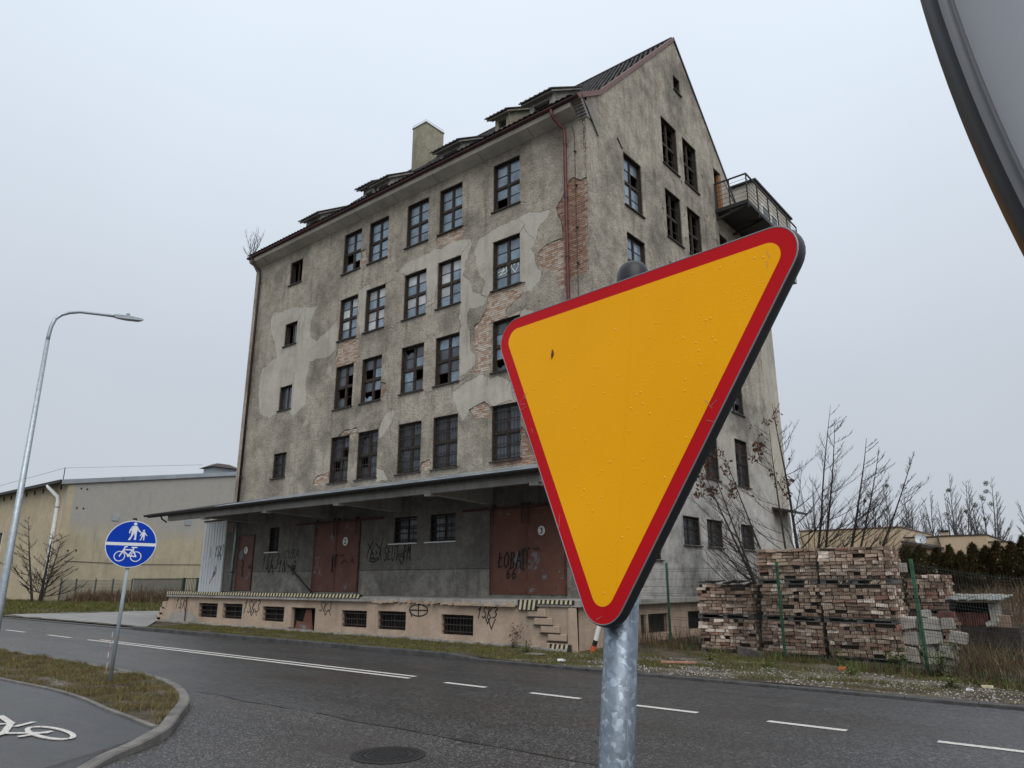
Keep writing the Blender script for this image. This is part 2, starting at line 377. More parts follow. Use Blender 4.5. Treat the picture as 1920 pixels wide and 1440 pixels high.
# ------------------------------------------------------------------ mesh helper
class MB:
    def __init__(s): s.v = []; s.f = []; s.mi = []
    def poly(s, pts, mi=0):
        b = len(s.v); s.v += [tuple(p) for p in pts]
        s.f.append(tuple(range(b, b + len(pts)))); s.mi.append(mi); return s
    def hexa(s, c, mi=0):
        b = len(s.v); s.v += [tuple(p) for p in c]
        for q in ((0, 3, 2, 1), (4, 5, 6, 7), (0, 1, 5, 4), (1, 2, 6, 5), (2, 3, 7, 6), (3, 0, 4, 7)):
            s.f.append(tuple(b + i for i in q)); s.mi.append(mi)
        return s
    def box(s, x0, x1, y0, y1, z0, z1, mi=0):
        x0, x1 = min(x0, x1), max(x0, x1); y0, y1 = min(y0, y1), max(y0, y1); z0, z1 = min(z0, z1), max(z0, z1)
        return s.hexa([(x0, y0, z0), (x1, y0, z0), (x1, y1, z0), (x0, y1, z0), (x0, y0, z1), (x1, y0, z1), (x1, y1, z1), (x0, y1, z1)], mi)
    def obox(s, c, ax, ay, az, mi=0):
        c, ax, ay, az = map(Vector, (c, ax, ay, az))
        return s.hexa([c - ax - ay - az, c + ax - ay - az, c + ax + ay - az, c - ax + ay - az, c - ax - ay + az, c + ax - ay + az, c + ax + ay + az, c - ax + ay + az], mi)
    def bar(s, a, b, w, h, mi=0, up=(0, 0, 1)):
        a = Vector(a); b = Vector(b); d = b - a; L = d.length; d.normalize()
        u = Vector(up)
        if abs(u.dot(d)) > .95: u = Vector((1, 0, 0))
        x = d.cross(u).normalized(); y = x.cross(d)
        return s.obox((a + b) / 2, d * L / 2, x * w / 2, y * h / 2, mi)
    def tube(s, pts, rad, n=8, mi=0, cap=True):
        pts = [Vector(p) for p in pts]
        if not hasattr(rad, '__len__'): rad = [rad] * len(pts)
        b = len(s.v); x = None
        for i, p in enumerate(pts):
            d = (pts[min(i + 1, len(pts) - 1)] - pts[max(i - 1, 0)])
            if d.length < 1e-9: d = Vector((0, 0, 1))
            d.normalize()
            if x is None:
                x = d.orthogonal().normalized()
            else:
                x = x - d * x.dot(d)
                x = x.normalized() if x.length > 1e-6 else d.orthogonal().normalized()
            y = d.cross(x)
            for k in range(n):
                a = 2 * math.pi * k / n
                q = p + (x * math.cos(a) + y * math.sin(a)) * rad[i]
                s.v.append((q.x, q.y, q.z))
        for i in range(len(pts) - 1):
            for k in range(n):
                k2 = (k + 1) % n
                s.f.append((b + i * n + k, b + i * n + k2, b + (i + 1) * n + k2, b + (i + 1) * n + k)); s.mi.append(mi)
        if cap:
            s.f.append(tuple(b + k for k in reversed(range(n)))); s.mi.append(mi)
            e_ = b + (len(pts) - 1) * n
            s.f.append(tuple(e_ + k for k in range(n))); s.mi.append(mi)
        return s
    def prism(s, pts, fn, d0, d1, mi=0, mi_side=None):
        """2-D polygon pts mapped with fn(u, v, w), extruded from w=d0 to w=d1"""
        ms = mi if mi_side is None else mi_side
        n = len(pts); b = len(s.v)
        s.v += [tuple(fn(u, v, d0)) for u, v in pts] + [tuple(fn(u, v, d1)) for u, v in pts]
        s.f.append(tuple(range(b, b + n))); s.mi.append(mi)
        s.f.append(tuple(reversed(range(b + n, b + 2 * n)))); s.mi.append(ms)
        for i in range(n):
            j = (i + 1) % n
            s.f.append((b + i, b + n + i, b + n + j, b + j)); s.mi.append(ms)
        return s
    def build(s, name, mats, parent=None, smooth=False, rec=False):
        me = bpy.data.meshes.new(name)
        me.from_pydata(s.v, [], s.f)
        if not isinstance(mats, (list, tuple)): mats = [mats]
        for m in mats: me.materials.append(MAT[m] if isinstance(m, str) else m)
        if len(mats) > 1: me.polygons.foreach_set('material_index', s.mi)
        if smooth: me.polygons.foreach_set('use_smooth', [True] * len(s.f))
        return link(name, me, parent)

ORG = {}
def origin(o):
    while o.parent: o = o.parent
    return Vector(o.location)
def link(name, me, parent=None):
    """world-coordinate mesh -> object; child coordinates are relative to its thing's base"""
    o = bpy.data.objects.new(name, me)
    COL.objects.link(o)
    if parent is not None:
        me.transform(Matrix.Translation(-origin(parent)))
        o.parent = parent
    return o
def tag(o, label=None, cat=None, group=None, kind=None):
    if label: o['label'] = label
    if cat: o['category'] = cat
    if group: o['group'] = group
    if kind: o['kind'] = kind
    return o
def thing(name, label, cat, loc=(0, 0, 0), group=None):
    o = bpy.data.objects.new(name, None); COL.objects.link(o)
    o.location = loc; o.empty_display_size = .3
    return tag(o, label, cat, group)
def rebase(o, loc):
    """move a top-level mesh's origin to its base without moving the shape"""
    o.data.transform(Matrix.Translation(-Vector(loc))); o.location = loc; return o

def roughen(poly, amp, step, seed):
    out = []
    n = len(poly)
    for i in range(n):
        a = Vector(poly[i]); b = Vector(poly[(i + 1) % n]); d = b - a; L = d.length
        k = max(1, int(L / step)); nr = Vector((-d.y, d.x)) / max(L, 1e-6)
        for j in range(k):
            t = j / k; p = a + d * t
            w = noise.noise(Vector((p.x * 3.1 + seed, p.y * 3.1, seed * 1.7))) * .6 + noise.noise(Vector((p.x * 9 + seed, p.y * 9, seed))) * .45
            p = p + nr * w * amp
            out.append((p.x, p.y))
    return out
def inside(p, poly):
    x, y = p; c = False; n = len(poly); j = n - 1
    for i in range(n):
        xi, yi = poly[i]; xj, yj = poly[j]
        if (yi > y) != (yj > y) and x < (xj - xi) * (y - yi) / (yj - yi) + xi: c = not c
        j = i
    return c
def bbox(poly):
    return min(p[0] for p in poly), max(p[0] for p in poly), min(p[1] for p in poly), max(p[1] for p in poly)
def rect(u0, u1, v0, v1): return [(u0, v0), (u1, v0), (u1, v1), (u0, v1)]
def sheet(name, outline, holes, patches, fn, depth, mats, parent, w0=0.0, edge_mi=0):
    """plane with holes, thickness shown at every edge; patches give faces material 1, 2 ..."""
    V = []; E = []
    for lp in [outline] + holes + [p for p, _ in patches]:
        b = len(V); V += [Vector(p) for p in lp]
        E += [(b + i, b + (i + 1) % len(lp)) for i in range(len(lp))]
    vs, es, fs, _, _, _ = delaunay_2d_cdt(V, E, [], 0, 1e-4)
    hb = [bbox(h) for h in holes]; pb = [bbox(p) for p, _ in patches]
    mb = MB(); mb.v = [tuple(fn(v.x, v.y, w0)) for v in vs]
    cnt = {}
    for f in fs:
        cx = sum(vs[i].x for i in f) / len(f); cy = sum(vs[i].y for i in f) / len(f)
        if not inside((cx, cy), outline): continue
        bad = False
        for h, bb in zip(holes, hb):
            if bb[0] <= cx <= bb[1] and bb[2] <= cy <= bb[3] and inside((cx, cy), h): bad = True; break
        if bad: continue
        mi = 0
        for (p, k), bb in zip(patches, pb):
            if bb[0] <= cx <= bb[1] and bb[2] <= cy <= bb[3] and inside((cx, cy), p): mi = k
        mb.f.append(tuple(f)); mb.mi.append(mi)
        for i in range(len(f)):
            a, b = f[i], f[(i + 1) % len(f)]
            cnt.setdefault((min(a, b), max(a, b)), []).append((a, b))
    n0 = len(mb.v)
    back = {}
    for k, l in cnt.items():
        if len(l) == 1:
            a, b = l[0]
            for q in (a, b):
                if q not in back:
                    back[q] = len(mb.v); mb.v.append(tuple(fn(vs[q].x, vs[q].y, w0 + depth)))
            mb.f.append((a, back[a], back[b], b)); mb.mi.append(edge_mi)
    return mb.build(name, mats, parent)

# flat paint strokes
GL = {'1': [[(.15, .7), (.5, 1), (.45, 0)]], 'S': [[(.9, .85), (.5, 1), (.15, .8), (.3, .55), (.75, .45), (.85, .2), (.45, 0), (.1, .15)]],
      'K': [[(.15, 1), (.12, 0)], [(.85, .95), (.15, .45), (.9, 0)]], '3': [[(.1, .9), (.5, 1), (.8, .8), (.45, .55), (.85, .35), (.6, .05), (.1, .05)]],
      'B': [[(.15, 0), (.18, 1), (.6, .95), (.65, .65), (.2, .52), (.75, .4), (.7, .08), (.15, 0)]], 'C': [[(.9, .85), (.5, 1), (.12, .6), (.2, .15), (.55, 0), (.9, .15)]],
      'U': [[(.1, 1), (.15, .2), (.5, 0), (.85, .2), (.9, 1)]], 'A': [[(.05, 0), (.5, 1), (.95, -.1)], [(.2, .4), (.85, .35)]], 'T': [[(.05, .9), (.95, 1)], [(.5, .95), (.45, 0)]],
      'N': [[(.1, 0), (.15, 1), (.8, .05), (.9, 1)]], 'O': [[(.5, 1), (.1, .7), (.12, .25), (.5, 0), (.88, .25), (.88, .7), (.5, 1)]],
      '@': [[(.65, .35), (.45, .3), (.4, .6), (.65, .65), (.7, .3), (.95, .4), (.9, .85), (.5, 1), (.1, .7), (.15, .2), (.55, -.05), (.9, .05)]],
      'E': [[(.9, .95), (.15, 1), (.12, 0), (.9, .05)], [(.15, .5), (.7, .52)]], 'P': [[(.15, 0), (.18, 1), (.75, .9), (.75, .6), (.18, .5)]], 'M': [[(.05, 0), (.15, 1), (.5, .4), (.8, 1), (.95, 0)]],
      'Ł': [[(.3, 1), (.25, .05), (.95, .1)], [(0, .35), (.75, .7)]], '6': [[(.75, 1), (.3, .7), (.12, .3), (.4, 0), (.8, .2), (.65, .5), (.2, .35)]], '.': [[(.3, .05), (.45, 0)]],
      'V': [[(.1, 1), (.45, 0), (.9, 1)]], '2': [[(.1, .8), (.45, 1), (.8, .75), (.15, .05), (.9, 0)]], 'R': [[(.15, 0), (.18, 1), (.7, .9), (.65, .6), (.18, .5), (.9, 0)]]}
def strokes(mb, lines, width, fn, w0, w1, mi=0):
    width *= 1.05
    for ln in lines:
        for a, b in zip(ln[:-1], ln[1:]):
            a = Vector(a); b = Vector(b); d = b - a
            if d.length < 1e-6: continue
            d.normalize(); nr = Vector((-d.y, d.x)) * width / 2; a = a - d * width * .4; b = b + d * width * .4
            mb.prism([a - nr, b - nr, b + nr, a + nr], fn, w0, w1, mi)
            w0 -= 0.00004; w1 += 0.00004
def write(text, u0, u1, v0, v1, slant=.12, wob=.06, seed=1):
    rnd = random.Random(seed); out = []; n = len(text); cw = (u1 - u0) / n
    for i, ch in enumerate(text):
        oy = rnd.uniform(-wob, wob)
        for ln in GL.get(ch, []):
            out.append([(u0 + cw * (i + .08 + x * .84) + slant * (y - .5) * cw, v0 + (v1 - v0) * (y + oy)) for x, y in ln])
    return out

# ================================================================== GROUND, ROADS, KERBS
def gh(x, y):
    h = .09 if x < -13 else (.045 if x > -11 else .09 - .045 * (x + 13) / 2)
    h += .022 * noise.noise(Vector((x * .9, y * .9, 3.1)))
    if y > 15: h += min(.05, (y - 15) * .02)
    if x < -43 and y > 14: h += min(.26, (y - 14) * .045) * min(1, (-43 - x) / 3)
    return h

far = MB().poly([(-1500, -600, -.06), (1500, -600, -.06), (1500, 2500, -.06), (-1500, 2500, -.06)]).build('far_ground', 'far_ground')
tag(far, 'winter field ground reaching the horizon', kind='structure')
ROAD_N, ROAD_S = 13.42, 6.78
road = MB().poly([(-160, ROAD_S, 0), (70, ROAD_S, 0), (70, ROAD_N + .1, 0), (-160, ROAD_N + .1, 0)]).build('road', 'road')
tag(road, 'damp grey asphalt road in front of the warehouse', kind='structure')
side = MB().poly([(-60, -40, 0), (70, -40, 0), (70, ROAD_S, 0), (-60, ROAD_S, 0)]).build('side_street', 'side_road')
tag(side, 'coarser asphalt of the side street mouth in the foreground', kind='structure')
# ragged tar joint between the two
mb = MB(); rnd = random.Random(4)
seam = [(-12.3 + i * .12, ROAD_S + .03 * noise.noise(Vector((i * .13, 0, 0))) * 3) for i in range(82)]
for i, (a, b) in enumerate(zip(seam[:-1], seam[1:])):
    if noise.noise(Vector((i * .11, 5, 0))) < -.22: continue
    w = .007 + .016 * max(0, noise.noise(Vector((i * .21, 9, 0))) + .25)
    mb.poly([(a[0], a[1] - w, .004), (b[0], b[1] - w, .004), (b[0], b[1] + w, .004), (a[0], a[1] + w, .004)])
mb.build('tar_joint', 'seam', road)

def mark(x0, x1, y0, y1):
    mb = MB(); n = max(1, int((x1 - x0) / .5))
    mb.poly([(x0, y0, .005), (x1, y0, .005), (x1, y1, .005), (x0, y1, .005)])
    return mb.build('lane_mark', 'road_paint', road)
CY = 10.25
mark(-25.9, -10.95, CY - .06, CY + .06)
mark(-25.6, -11.05, CY + .20, CY + .31)
x = -10.0
for k in range(9): mark(x, x + 1.0, CY - .06, CY + .06); x += 2.0
x = -29.25
for k in range(10): mark(x, x + 2.0, CY - .06, CY + .06); x -= 4.2

# verge: the strip behind the far kerb and the yard round the warehouse
xs = [-140, -120, -100, -85, -75] + [-66 + .6 * i for i in range(60)] + [-30 + .25 * i for i in range(137)] + [6, 10, 16, 25, 40, 70]
ys = [13.60 + .25 * i for i in range(34)] + [22.5, 23.5, 25, 27, 30, 34, 40, 50, 65, 90, 140]
mb = MB()
mb.v = [(x, y, gh(x, y)) for y in ys for x in xs]
nx = len(xs)
mb.f = [(j * nx + i, j * nx + i + 1, (j + 1) * nx + i + 1, (j + 1) * nx + i) for j in range(len(ys) - 1) for i in range(nx - 1)]
mb.mi = [0] * len(mb.f)
tag(mb.build('verge', 'soil', smooth=True), 'muddy gravelly grass verge between kerb, loading dock and fence', kind='structure')
# driveway
mb = MB().poly([(-46.2, 13.575, .03), (-29.6, 13.575, .03), (-30.4, 14.3, .135), (-45.6, 14.3, .135)]).poly([(-45.6, 14.3, .135), (-30.4, 14.3, .135), (-33.4, 16.0, .15), (-40.4, 19.6, .17), (-42.6, 20.6, .19), (-44.8, 16.0, .15)])
tag(mb.build('driveway', 'drive'), 'pale concrete driveway beside the loading dock', kind='structure')

# far kerb, one-metre stones
kerb = MB().box(-140, 40, ROAD_N + .02, ROAD_N + .14, -.05, .012).build('kerb', 'mortar')
tag(kerb, 'kerb along the far side of the road', kind='structure')
k = 0; x = -140.0
while x < 12:
    L = 1.0 if x > -62 else 6.0
    if -45.5 < x < -30.2: zt = .035
    elif x < -13.2: zt = .125
    elif x < -12.2: zt = None
    else: zt = .05
    mb = MB(); y0, y1 = ROAD_N, ROAD_N + .15; j = random.Random(k).uniform(-.006, .006)
    za, zb = (zt, zt) if zt else (.125, .05)
    b = .015
    mb.prism([(y0, .002), (y1, .002), (y1, 0), (y1 + 1e-4, 1), (y0 + .02, 1), (y0, .86)][:0] or [(y0, 0), (y1, 0), (y1, 1), (y0 + b, 1), (y0, .8)],
             lambda u, v, w, za=za, zb=zb, x=x, L=L, j=j: (w, u + j, .002 + v * ((za + (zb - za) * (w - x) / L) - .002)), x + .006, x + L - .006)
    mb.build('kerbstone', 'kerb_dark', kerb)
    x += L; k += 1

# near island with curved kerb
outer = [(-60, 7.02), (-40, 7.0), (-26, 7.0), (-21, 6.99), (-18, 6.99), (-16.4, 6.98), (-15.4, 6.97), (-14.5, 6.93), (-13.5, 6.80), (-12.4, 6.50), (-11.1, 5.95),
         (-10.0, 5.25), (-9.2, 4.72), (-8.72, 4.20), (-8.42, 3.75), (-8.1, 3.4), (-7.7, 3.0), (-7.1, 2.5), (-6.3, 1.9), (-5.4, 1.2), (-4.6, .4), (-4.1, -.6), (-3.9, -2.0), (-3.9, -8)]
def smooth_line(pts, step):
    P = [Vector((p[0], p[1])) for p in pts]; out = []
    for i in range(len(P) - 1):
        p0 = P[max(i - 1, 0)]; p1 = P[i]; p2 = P[i + 1]; p3 = P[min(i + 2, len(P) - 1)]
        n = max(2, int((p2 - p1).length / step))
        for j in range(n):
            t = j / n
            out.append(.5 * ((2 * p1) + (p2 - p0) * t + (2 * p0 - 5 * p1 + 4 * p2 - p3) * t * t + (3 * p1 - p0 - 3 * p2 + p3) * t ** 3))
    out.append(P[-1]); return out
def offset(line, d):
    o = []
    for i, p in enumerate(line):
        t = (line[min(i + 1, len(line) - 1)] - line[max(i - 1, 0)]).normalized()
        o.append(p + Vector((t.y, -t.x)) * d)
    return o
ol = smooth_line(outer, .2); il = offset(ol, .15)
nk = MB()
nk.tube([(p.x, p.y, .0) for p in offset(ol, .07)], .03, 4)
nkerb = tag(nk.build('curved_kerb', 'mortar'), 'curved kerb round the grass island at the corner', kind='structure')
def zk(p): return .115 if p.x < -9.0 else max(.035, .115 - (p.x + 9.0) * .08)
i = 0
while i < len(ol) - 1:
    acc = 0; j = i
    while j < len(ol) - 1 and acc < 1.0: acc += (ol[j + 1] - ol[j]).length; j += 1
    mb = MB(); n = j - i + 1
    for q in range(n):
        o_, n_ = ol[i + q], il[i + q]
        t = (ol[min(i + q + 1, len(ol) - 1)] - ol[max(i + q - 1, 0)]).normalized() * .006
        if q == 0: o_ = o_ + t; n_ = n_ + t
        if q == n - 1: o_ = o_ - t; n_ = n_ - t
        m_ = o_.lerp(n_, .12); z = zk(o_)
        for p, zz in ((o_, .002), (o_, z - .018), (m_, z), (n_, z), (n_, .002)): mb.v.append((p.x, p.y, zz))
    for q in range(n - 1):
        for r in range(4):
            a = q * 5 + r; mb.f.append((a, a + 1, a + 6, a + 5)); mb.mi.append(0)
    for a in (0, (n - 1) * 5): mb.f.append(tuple(a + r for r in range(5))); mb.mi.append(0)
    mb.build('kerbstone', 'kerb', nkerb)
    i = j
# path edge (thin edging)
pe = smooth_line([(-60, 4.9), (-30, 4.95), (-20, 4.97), (-16, 4.97), (-13.8, 5.05), (-12.4, 4.98), (-11.2, 4.82), (-10.1, 4.71), (-9.3, 4.62)], .2)
pin = offset(pe, .07)
# cycle path surface
def nearest(line, p): return min(range(len(line)), key=lambda q: (line[q] - p).length)
ie = nearest(il, pe[-1])
poly = [(p.x, p.y, .098) for p in pin] + [(p.x, p.y, min(.098, zk(p) - .005)) for p in il[ie + 1:]] + [(-60, -8, .098)]
path = MB().poly(poly).build('cycle_path', 'path')
tag(path, 'dark smooth asphalt cycle path with white bicycle symbol', kind='structure')
i = 0
while i < len(pe) - 1:
    j = min(len(pe) - 1, i + 5); mb = MB()
    for q in range(i, j + 1):
        a, b = pe[q], pin[q]
        for p, zz in ((a, .05), (a, .122), (b, .122), (b, .05)): mb.v.append((p.x, p.y, zz))
    for q in range(j - i):
        for r in range(3):
            a = q * 4 + r; mb.f.append((a, a + 1, a + 5, a + 4)); mb.mi.append(0)
    mb.f += [(0, 1, 2, 3), tuple((j - i) * 4 + r for r in (3, 2, 1, 0))]; mb.mi += [0, 0]
    mb.build('edging_stone', 'kerb', path)
    i = j
# island soil
isl = [(p.x, p.y, .108) for p in il[:ie + 1]] + [(p.x, p.y, .108) for p in reversed(pe)]
island_poly = [(p[0], p[1]) for p in isl]
island = MB().poly(isl).build('grass_island', 'soil')
tag(island, 'narrow soil island between road and cycle path', kind='structure')
# bicycle symbol painted on the path
mb = MB(); fz = lambda u, v, w: (u, v, .098 + w)
def ell(cx, cy, a, b, t0, t1, n=26): return [(cx + a * math.cos(R(t0 + (t1 - t0) * i / n)), cy + b * math.sin(R(t0 + (t1 - t0) * i / n))) for i in range(n + 1)]
for cy_ in (3.68, 2.92):
    strokes(mb, [ell(-9.97, cy_, .53, .155, 8, 62), ell(-9.97, cy_, .53, .155, 66, 172), ell(-9.97, cy_, .53, .155, 188, 292), ell(-9.97, cy_, .53, .155, 298, 352)], .055, fz, .003, .006)
strokes(mb, [[(-10.0, 3.66), (-10.35, 3.33)], [(-10.0, 3.40), (-10.05, 3.70)], [(-10.35, 3.33), (-11.0, 3.60), (-11.66, 3.68)], [(-10.72, 3.58), (-10.85, 3.78)], [(-10.35, 3.33), (-10.0, 2.92)], [(-11.1, 3.02), (-10.35, 3.33)], [(-11.1, 3.02), (-10.0, 2.92)], [(-11.0, 3.6), (-11.1, 3.02)], [(-11.3, 2.9), (-11.3, 3.15)]], .075, fz, .0035, .0065)
mb.build('bicycle_symbol', 'road_paint', path)
# manhole
t = thing('manhole_cover', 'round cast iron manhole cover set in the foreground asphalt', 'manhole cover', (-6.42, 5.74, 0))
mb = MB()
def ring(mb, r0, r1, z0, z1, n=48, c=(-6.42, 5.74)):
    for i in range(n):
        a, b = 2 * math.pi * i / n, 2 * math.pi * (i + 1) / n
        P = lambda r, t, z: (c[0] + r * math.cos(t), c[1] + r * math.sin(t), z)
        mb.poly([P(r0, a, z1), P(r1, a, z1), P(r1, b, z1), P(r0, b, z1)])
        mb.poly([P(r1, a, z0), P(r1, b, z0), P(r1, b, z1), P(r1, a, z1)])
        mb.poly([P(r0, a, z0), P(r0, b, z0), P(r0, b, z1), P(r0, a, z1)])
ring(mb, .33, .40, .002, .010); mb.build('frame', 'cast_iron', t)
mb = MB(); ring(mb, .0001, .318, .001, .004); ring(mb, .29, .318, .004, .010); ring(mb, .225, .265, .004, .010)
for i in range(-9, 10):
    y = i * .022; L = math.sqrt(max(0, .205 ** 2 - y * y))
    if L > .03: mb.obox((-6.42 + y * .5, 5.74 + y * .866, .007), (L * .866, -L * .5, 0), (.003, .006, 0), (0, 0, .003))
for i in range(28):
    a = 2 * math.pi * i / 28; mb.obox((-6.42 + .278 * math.cos(a), 5.74 + .278 * math.sin(a), .007), (.006 * math.cos(a), .006 * math.sin(a), 0), (-.014 * math.sin(a), .014 * math.cos(a), 0), (0, 0, .003))
mb.build('lid', 'cast_iron', t)

# ================================================================== WAREHOUSE
F, G = 18.5, -11.8           # facade plane (y), gable plane (x)
XL, YB = -32.45, 33.5        # left end, rear wall
WH = thing('warehouse', 'tall derelict plastered warehouse with steep gable, peeling walls and rows of old windows', 'warehouse', (-22.1, 26, 0))
ff = lambda u, v, w: (u, F + w, v)
fg = lambda u, v, w: (G - w, u, v)
FC = [(-25.12, -23.88), (-23.34, -22.07), (-20.90, -19.60), (-18.97, -17.70), (-16.09, -14.80)]
FR = [(15.2, 17.15), (12.02, 13.96), (8.91, 10.82), (5.75, 7.69)]
SMALL = [(-29.30, -28.30, 15.78, 16.98), (-29.32, -28.33, 12.65, 13.76), (-29.32, -28.33, 9.49, 10.62), (-29.36, -28.34, 6.33, 7.45)]
DW = [(-29.14, -28.37, 3.06, 4.11), (-20.89, -19.64, 3.17, 4.12), (-18.98, -17.72, 3.17, 4.12)]
fh_base = [rect(a, b, c, d) for a, b in FC for c, d in FR] + [rect(a, b, c, d) for a, b, c, d in SMALL + DW]
fh = [roughen(h, .012, .12, i * 3.3) for i, h in enumerate(fh_base)]
BR = dict(
    corner=[(-12.73, 14.96), (-12.89, 14.69), (-13.17, 14.38), (-13.15, 14.11), (-13.00, 13.83), (-12.94, 13.40), (-12.93, 13.12), (-13.31, 13.16), (-13.73, 13.07), (-14.01, 12.89), (-14.01, 12.65), (-13.97, 12.41), (-13.62, 12.17), (-13.31, 11.96), (-13.25, 11.73), (-13.08, 11.33), (-12.82, 11.17), (-12.63, 11.60), (-12.31, 11.60), (-11.92, 11.67), (-11.90, 12.91), (-11.88, 14.09), (-11.87, 15.09), (-12.10, 15.08), (-12.43, 15.27), (-12.63, 15.20)],
    low=[(-14.78, 6.79), (-14.60, 6.66), (-14.44, 6.35), (-14.27, 5.84), (-14.10, 5.50), (-15.99, 5.56), (-15.99, 5.74), (-14.78, 5.76)],
    mid=[(-16.20, 11.99), (-15.14, 11.99), (-14.56, 11.95), (-14.66, 11.55), (-15.14, 11.34), (-15.44, 11.13), (-15.41, 10.85), (-16.06, 10.80), (-16.11, 10.11), (-16.12, 9.02), (-16.94, 9.07), (-16.85, 9.70), (-16.96, 10.19), (-16.95, 10.87), (-16.68, 10.97), (-16.40, 11.43), (-16.33, 11.82)],
    left=[(-25.03, 11.80), (-25.14, 11.43), (-25.19, 11.17), (-25.12, 10.80), (-23.87, 10.80), (-23.59, 10.72), (-23.50, 10.98), (-23.66, 11.13), (-23.69, 11.88), (-24.38, 11.96), (-25.01, 11.98)],
    sill=[(-19.07, 15.18), (-17.61, 15.19), (-17.55, 15.05), (-17.74, 14.61), (-18.23, 14.67), (-18.91, 14.63), (-19.09, 14.83)],
    jamb=[(-23.86, 15.98), (-23.49, 15.97), (-23.43, 15.67), (-23.47, 15.22), (-23.80, 15.30)],
    side=[(-22.08, 9.61), (-21.80, 9.52), (-21.72, 9.23), (-21.90, 8.97), (-22.08, 8.96)],
    arch=[(-24.65, 7.68), (-24.25, 7.92), (-23.48, 7.92), (-23.38, 7.68), (-23.70, 7.40), (-23.86, 7.66)],
    foot=[(-26.21, 5.78), (-25.95, 6.15), (-25.15, 6.21), (-25.14, 5.85), (-25.65, 5.72)],
    wedge=[(-17.17, 7.72), (-16.38, 7.95), (-16.10, 7.65), (-16.10, 7.29), (-16.78, 7.33)],
    pier=[(-19.56, 6.06), (-19.11, 6.13), (-19.00, 5.77), (-19.55, 5.69)],
    quoin=[(-11.98, 17.35), (-11.89, 17.4), (-11.88, 15.12), (-11.94, 15.10), (-11.97, 16.58)])
BR = {k_: roughen(p, .07, .10, 7.7 * i + 1) for i, (k_, p) in enumerate(BR.items())}
SM = [
    [(-30.47, 14.62), (-29.55, 14.59), (-28.17, 14.36), (-26.93, 14.13), (-27.12, 13.73), (-27.34, 13.44), (-27.33, 13.01), (-27.11, 12.60), (-26.73, 12.44), (-26.12, 12.64), (-25.56, 12.84), (-25.24, 13.10), (-25.17, 12.03), (-25.28, 11.68), (-25.72, 11.47), (-26.50, 11.53), (-27.05, 11.46), (-27.25, 11.07), (-27.25, 10.46), (-27.19, 9.98), (-27.21, 9.48), (-27.51, 9.31), (-28.02, 9.13), (-28.64, 9.43), (-29.29, 9.42), (-30.05, 9.27), (-30.77, 9.53), (-30.98, 9.96), (-31.14, 10.63), (-31.17, 11.42), (-31.02, 11.91), (-30.66, 11.95), (-30.41, 12.11), (-29.78, 12.18), (-29.93, 12.56), (-30.26, 13.23), (-30.65, 13.96)],
    [(-21.23, 14.26), (-20.76, 14.55), (-19.75, 14.56), (-18.76, 14.63), (-17.97, 14.64), (-17.23, 14.45), (-17.17, 14.14), (-17.33, 13.83), (-17.52, 13.60), (-17.60, 13.31), (-17.56, 12.03), (-17.75, 12.00), (-17.81, 13.93), (-18.93, 13.81), (-19.05, 13.64), (-19.10, 12.3), (-19.55, 12.25), (-19.60, 13.88), (-20.70, 14.03)],
    [(-16.74, 14.29), (-16.31, 14.44), (-15.68, 14.58), (-14.84, 14.58), (-14.01, 14.53), (-13.45, 14.40), (-13.55, 14.14), (-13.95, 13.96), (-14.02, 13.61), (-14.22, 13.22), (-14.31, 13.15), (-14.17, 12.88), (-14.04, 12.49), (-13.86, 12.10), (-13.91, 11.81), (-14.26, 11.67), (-14.56, 11.57), (-14.64, 11.65), (-14.71, 12.01), (-16.23, 12.03), (-16.31, 11.86), (-16.62, 12.03), (-16.52, 12.47), (-16.85, 13.21), (-17.00, 13.91)],
    [(-17.62, 13.10), (-17.22, 12.70), (-17.08, 12.25), (-16.62, 12.03), (-16.33, 11.87), (-16.48, 11.63), (-16.83, 11.59), (-17.23, 11.63), (-17.38, 11.33), (-17.27, 10.94), (-17.13, 10.62), (-17.17, 9.99), (-16.87, 9.70), (-16.97, 9.40), (-17.23, 9.16), (-17.60, 9.05), (-17.72, 10.42), (-17.72, 12.00)],
    [(-18.04, 8.51), (-17.22, 8.88), (-16.50, 8.97), (-15.82, 8.63), (-15.22, 8.41), (-15.08, 7.76), (-16.36, 7.69), (-17.12, 7.65), (-17.48, 7.37), (-17.84, 8.20)],
    [(-21.65, 8.28), (-21.18, 8.32), (-21.34, 7.80), (-21.75, 7.43), (-22.00, 7.28), (-22.06, 7.70)],
    [(-22.04, 6.09), (-21.56, 6.01), (-21.34, 5.57), (-22.06, 5.57)],
    [(-23.80, 14.02), (-23.24, 14.23), (-23.04, 13.87), (-23.30, 13.44), (-23.30, 12.09), (-23.59, 12.01), (-23.88, 12.95)],
    [(-15.36, 10.83), (-14.81, 10.99), (-14.22, 10.75), (-13.33, 9.87), (-14.23, 9.69), (-15.29, 10.81)]]
SM = [(roughen(roughen(p, .20, .30, 50 + i * 4.1), .09, .06, 20 + i * 2.7), 1) for i, p in enumerate(SM)]
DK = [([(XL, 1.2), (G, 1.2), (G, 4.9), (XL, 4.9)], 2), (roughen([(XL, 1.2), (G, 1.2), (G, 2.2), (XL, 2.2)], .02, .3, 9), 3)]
# plaster skin, with the fallen areas as true holes; masonry behind it
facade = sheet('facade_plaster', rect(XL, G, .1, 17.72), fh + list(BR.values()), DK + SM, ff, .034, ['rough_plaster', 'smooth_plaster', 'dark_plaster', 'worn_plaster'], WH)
sheet('facade_masonry', rect(XL, G - .04, .1, 17.7), [rect(*bbox(h)) for h in fh_base], [], ff, .27, ['mortar', 'reveal'], WH, w0=.036, edge_mi=1)

